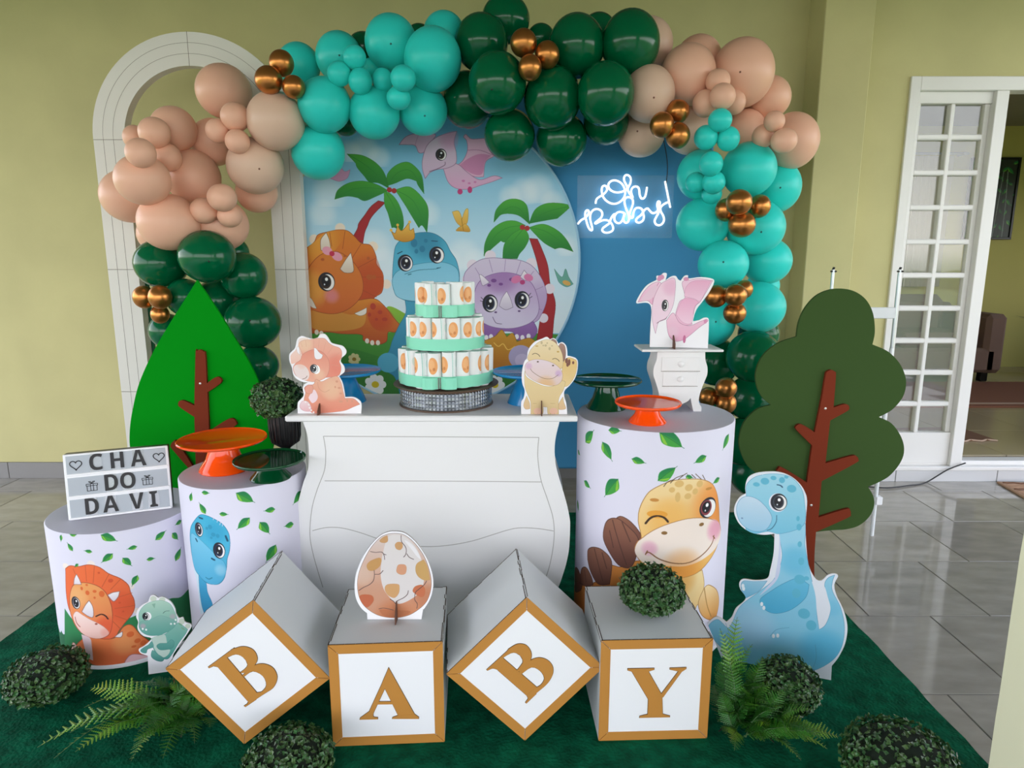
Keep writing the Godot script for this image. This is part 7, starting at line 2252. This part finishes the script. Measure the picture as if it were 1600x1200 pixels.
func blocks() -> void:
	# carpet with slight ripples towards its left border
	var b := MB.new()
	var nx := 60
	var nz := 48
	var fn := FastNoiseLite.new()
	fn.seed = 2
	fn.frequency = 1.3
	var hgt := func(x: float, z: float) -> float:
		var k := clampf((absf(x + 0.25) - 0.9) * 1.6, 0.0, 1.0)
		return 0.004 + 0.010 * k * absf(fn.get_noise_2d(x * 1.4, z * 3.4))
	for j in nz + 1:
		for i in nx + 1:
			var x := lerpf(-1.755, 1.24, float(i) / nx)
			var z := lerpf(-3.27, -0.62, float(j) / nz)
			if i == 0 or i == nx: x += 0.012 * fn.get_noise_2d(z * 3.0, i)
			var y: float = hgt.call(x, z)
			var nn := Vector3(float(hgt.call(x - 0.02, z)) - float(hgt.call(x + 0.02, z)), 0.04, float(hgt.call(x, z - 0.02)) - float(hgt.call(x, z + 0.02))).normalized()
			b.vert(Vector3(x, y, z), nn, Vector2(float(i) / nx, float(j) / nz))
	for j in nz:
		for i in nx:
			var q := j * (nx + 1) + i
			b.face(q, q + 1, q + nx + 2)
			b.face(q, q + nx + 2, q + nx + 1)
	tag(obj("carpet", b.done(), M.felt), "dark green felt carpet spread under the whole party set-up", "carpet")
	alphabet_block("B", "letter block B tilted onto its corner at the left end of the row", Vector3(-0.713, 0.215, -1.745), deg_to_rad(5), deg_to_rad(37.8), [[-644, 826, -644, 826, -649, 791, -649, 791, -508, 746, -450, 618, -450, 618, -104, 715, -104, 715, 225, 802, 225, 802], [-462, 628, -462, 628, -100, 720, -100, 720, -214, -576, -214, -576, -556, -564, -556, -564], [136, 811, 136, 811, 417, 691, 553, 456, 482, 205, 297, 91, -19, 67, -19, 67, -152, 168, -152, 168, 53, 170, 176, 236, 220, 457, 131, 644, -116, 718, -116, 718], [-145, 67, -145, 67, 230, 94, 474, -24, 588, -274, 493, -556, 223, -719, -96, -704, -394, -683, -394, -683, -421, -554, -421, -554, -226, -557, -91, -619, 124, -552, 236, -291, 131, -16, -145, 19, -145, 19], [-725, -634, -725, -634, -718, -673, -718, -673, -371, -696, -371, -696, -210, -571, -210, -571, -548, -539, -548, -539, -565, -621, -637, -638, -637, -638]])
	alphabet_block("A", "letter block A standing flat under the spotted egg cut-out", Vector3(-0.342, 0.154, -1.744), deg_to_rad(3.4), 0, [[61, 792, 61, 792, 727, -669, 727, -669, 272, -649, 272, -649, -125, 351, -125, 351], [-21, 574, -21, 574, 61, 792, 61, 792, 118, 581, 118, 581, -382, -515, -382, -515, -511, -510, -511, -510], [-316, -196, -316, -196, 167, -211, 167, -211, 186, -291, 186, -291, -341, -274, -341, -274], [-756, -713, -756, -713, -743, -664, -743, -664, -511, -491, -511, -491, -382, -497, -382, -497, -398, -637, -280, -673, -280, -673, -282, -722, -282, -722], [107, -727, 107, -727, 119, -685, 119, -685, 294, -625, 294, -625, 706, -619, 706, -619, 813, -710, 813, -710, 811, -759, 811, -759]])
	alphabet_block("B", "letter block B tilted onto its corner between blocks A and Y", Vector3(0.024, 0.216, -1.757), deg_to_rad(5), deg_to_rad(44.5), [[-683, 801, -683, 801, -685, 768, -685, 768, -545, 702, -481, 560, -481, 560, -142, 726, -142, 726, 251, 778, 251, 778], [-496, 559, -496, 559, -152, 738, -152, 738, -147, -565, -147, -565, -502, -552, -502, -552], [135, 799, 135, 799, 391, 729, 521, 552, 496, 333, 366, 167, 159, 103, -112, 98, -112, 98, -185, 179, -185, 179, 40, 215, 153, 269, 212, 469, 126, 651, -157, 734, -157, 734], [-167, 105, -167, 105, 231, 138, 498, 22, 609, -216, 568, -456, 394, -622, 101, -704, -301, -684, -301, -684, -321, -508, -321, -508, -155, -574, 9, -602, 183, -524, 256, -291, 173, -38, -172, 22, -172, 22], [-673, -672, -673, -672, -672, -710, -672, -710, -299, -705, -299, -705, -147, -565, -147, -565, -492, -526, -492, -526, -535, -633, -604, -657, -604, -657]])
	alphabet_block("Y", "letter block Y standing flat with a boxwood ball on top", Vector3(0.381, 0.154, -1.762), deg_to_rad(2.0), 0, [[-664, 600, -664, 600, -215, 590, -215, 590, 194, -149, 194, -149, 200, -284, 200, -284, -171, -274, -171, -274], [625, 582, 625, 582, 713, 568, 713, 568, 224, -211, 224, -211, 124, -184, 124, -184], [-175, -170, -175, -170, 194, -149, 194, -149, 236, -753, 236, -753, -175, -742, -175, -742], [-395, -817, -395, -817, -385, -768, -385, -768, -176, -718, -176, -718, 235, -722, 235, -722, 432, -783, 432, -783, 434, -821, 434, -821], [376, 618, 376, 618, 374, 660, 374, 660, 813, 668, 813, 668, 815, 626, 815, 626, 698, 544, 698, 544, 609, 558, 609, 558], [-763, 620, -763, 620, -765, 669, -765, 669, -54, 664, -54, 664, -52, 622, -52, 622, -214, 571, -214, 571, -653, 582, -653, 582]])
	standee("egg_cutout", "cracked spotted dinosaur egg cut-out standing on letter block A", Vector3(-0.3100, 0.3049, -1.7120), 0, [-96,0,-96,0,-96,17,-96,17,-112,34,-125,63,-128,96,-122,137,-106,178,-84,215,-57,245,-35,259,-13,263,14,259,39,240,62,210,79,175,90,137,92,101,84,65,67,34,61,29,61,29,56,0,56,0], Rect2(-0.1342,0.0000,0.2321,0.2689), art_spotted_egg(), -0.012, 0.055)
	standee("dinosaur_cutout", "small teal winking dinosaur cut-out between low cylinder and tilted block B", Vector3(-1.0200, 0.0063, -1.8850), deg_to_rad(8), [-113,20,-113,20,-110,84,-110,84,-129,94,-133,108,-118,117,-103,129,-94,142,-115,151,-127,167,-130,183,-126,199,-130,218,-123,241,-107,256,-92,263,-84,281,-72,284,-61,275,-50,277,-36,269,-24,255,-16,235,-15,219,-8,203,4,204,9,188,23,181,27,173,16,154,0,131,-26,95,-38,72,-44,25,-44,25], Rect2(-0.1386,0.0000,0.1719,0.2896), art_teal_rex(), -0.03, 0.05)
	standee("dinosaur_cutout", "large light blue long-necked dinosaur cut-out before the olive tree", Vector3(0.8000, 0.0063, -1.9400), deg_to_rad(-20), [208,0,208,0,58,0,58,0,-120,5,-120,5,-170,118,-170,118,-142,148,-111,134,-111,134,-96,155,-85,188,-58,226,-76,256,-80,277,-68,292,-33,294,1,306,8,336,14,394,12,457,12,457,-18,449,-56,451,-89,471,-108,504,-109,532,-97,561,-79,576,-79,576,-82,598,-76,627,-56,644,-25,653,11,656,41,648,67,630,86,605,96,573,97,504,104,436,116,369,137,330,155,326,171,347,188,355,199,348,191,319,200,285,217,253,231,219,239,179,236,129,222,82,206,49,206,49], Rect2(-0.1761,0.0000,0.4213,0.6618), art_blue_longneck(), 0.08, 0.05)

func greenery() -> void:
	boxwood("boxwood ball lying on the carpet at far left before the low cylinder", Vector3(-1.395, 0.004, -1.80), 0.112, 0.62, 760, 1)
	boxwood("boxwood ball at the bottom edge below tilted block B", Vector3(-0.555, 0.004, -1.45), 0.112, 0.62, 900, 2)
	boxwood("boxwood ball resting on top of letter block Y", Vector3(0.402, 0.3045, -1.77), 0.094, 0.68, 720, 3)
	boxwood("boxwood ball leaning before the blue dinosaur cut-out's base", Vector3(0.80, 0.004, -1.74), 0.092, 0.85, 760, 4)
	boxwood("largest boxwood ball at the carpet's front right corner", Vector3(0.945, 0.004, -1.42), 0.135, 0.66, 1000, 5)
	fern("fern spray spread on the carpet left of tilted block B", Vector3(-0.93, 0.012, -1.70), [[0.000, 0.000, -64.9, 0.355, 1.50, 0.05], [0.000, 0.000, -53.4, 0.317, 1.30, 0.03], [-0.080, 0.020, -30.8, 0.208, 1.60, 0.14], [0.000, 0.000, -94.9, 0.301, 1.60, 0.16], [0.000, 0.000, -96.5, 0.263, 0.90, 0.07], [-0.020, 0.050, -10.4, 0.165, 1.40, 0.11], [0.000, 0.000, -61.2, 0.224, 0.80, 0.08], [0.000, 0.040, -22.2, 0.143, 0.80, 0.27], [0.000, 0.000, -40.7, 0.135, 1.20, 0.61], [0.000, 0.000, 54.9, 0.106, 1.20, 0.37], [0.000, 0.000, 29.5, 0.166, 1.00, 0.11], [0.000, 0.000, -87.8, 0.100, 1.40, 1.07], [0.000, 0.000, -106.3, 0.248, 0.70, 0.15], [0.000, 0.000, 116.8, 0.074, 0.80, 0.70], [0.000, 0.000, -5.5, 0.162, 1.00, 0.43], [-0.050, 0.000, -39.0, 0.152, 1.20, 0.39], [-0.060, 0.020, -54.7, 0.222, 0.90, 0.22], [0.000, 0.000, 10.7, 0.192, 0.70, 0.04], [0.000, 0.000, 26.8, 0.085, 0.80, 1.16], [0.000, 0.000, -82.7, 0.146, 0.80, 0.48], [0.050, 0.000, -17.6, 0.066, 1.30, 1.07], [0.050, 0.030, 50.6, 0.085, 1.20, 0.21], [0.020, 0.000, -25.3, 0.116, 1.10, 0.43], [-0.050, -0.020, -77.4, 0.235, 1.10, 0.16]])
	fern("fern spray between letter block Y and the blue dinosaur", Vector3(0.66, 0.012, -1.68), [[-0.020, -0.060, 158.4, 0.245, 1.30, 1.20], [-0.040, -0.050, -176.7, 0.218, 1.30, 1.26], [0.000, -0.060, 119.3, 0.183, 0.90, 1.33], [-0.050, 0.060, -18.9, 0.107, 2.00, 0.36], [-0.050, 0.050, -40.8, 0.072, 1.50, 0.40], [0.000, 0.050, 23.1, 0.097, 1.60, 0.77], [0.000, 0.040, 73.1, 0.121, 1.30, 0.81], [0.020, 0.020, 95.2, 0.157, 0.80, 0.05], [0.030, 0.040, 72.8, 0.156, 1.50, 0.18], [0.030, 0.060, 74.4, 0.193, 1.50, 0.09], [0.010, 0.070, 35.4, 0.127, 1.40, 0.06], [0.020, 0.070, 69.4, 0.165, 1.30, 0.05], [-0.040, 0.020, -85.2, 0.082, 0.70, 0.97], [0.000, 0.000, 139.4, 0.174, 0.70, 0.92], [-0.030, 0.000, -163.1, 0.152, 0.70, 1.34], [-0.040, 0.000, -126.7, 0.117, 0.70, 1.17], [0.000, 0.000, 82.1, 0.131, 0.80, 0.97], [-0.010, 0.020, 14.6, 0.099, 0.90, 1.09], [0.000, 0.000, -34.6, 0.127, 0.80, 1.20], [-0.040, 0.030, -40.4, 0.091, 0.90, 0.84], [0.000, 0.050, 13.7, 0.081, 1.10, 0.35], [0.020, 0.050, 38.4, 0.096, 1.00, 0.19]])
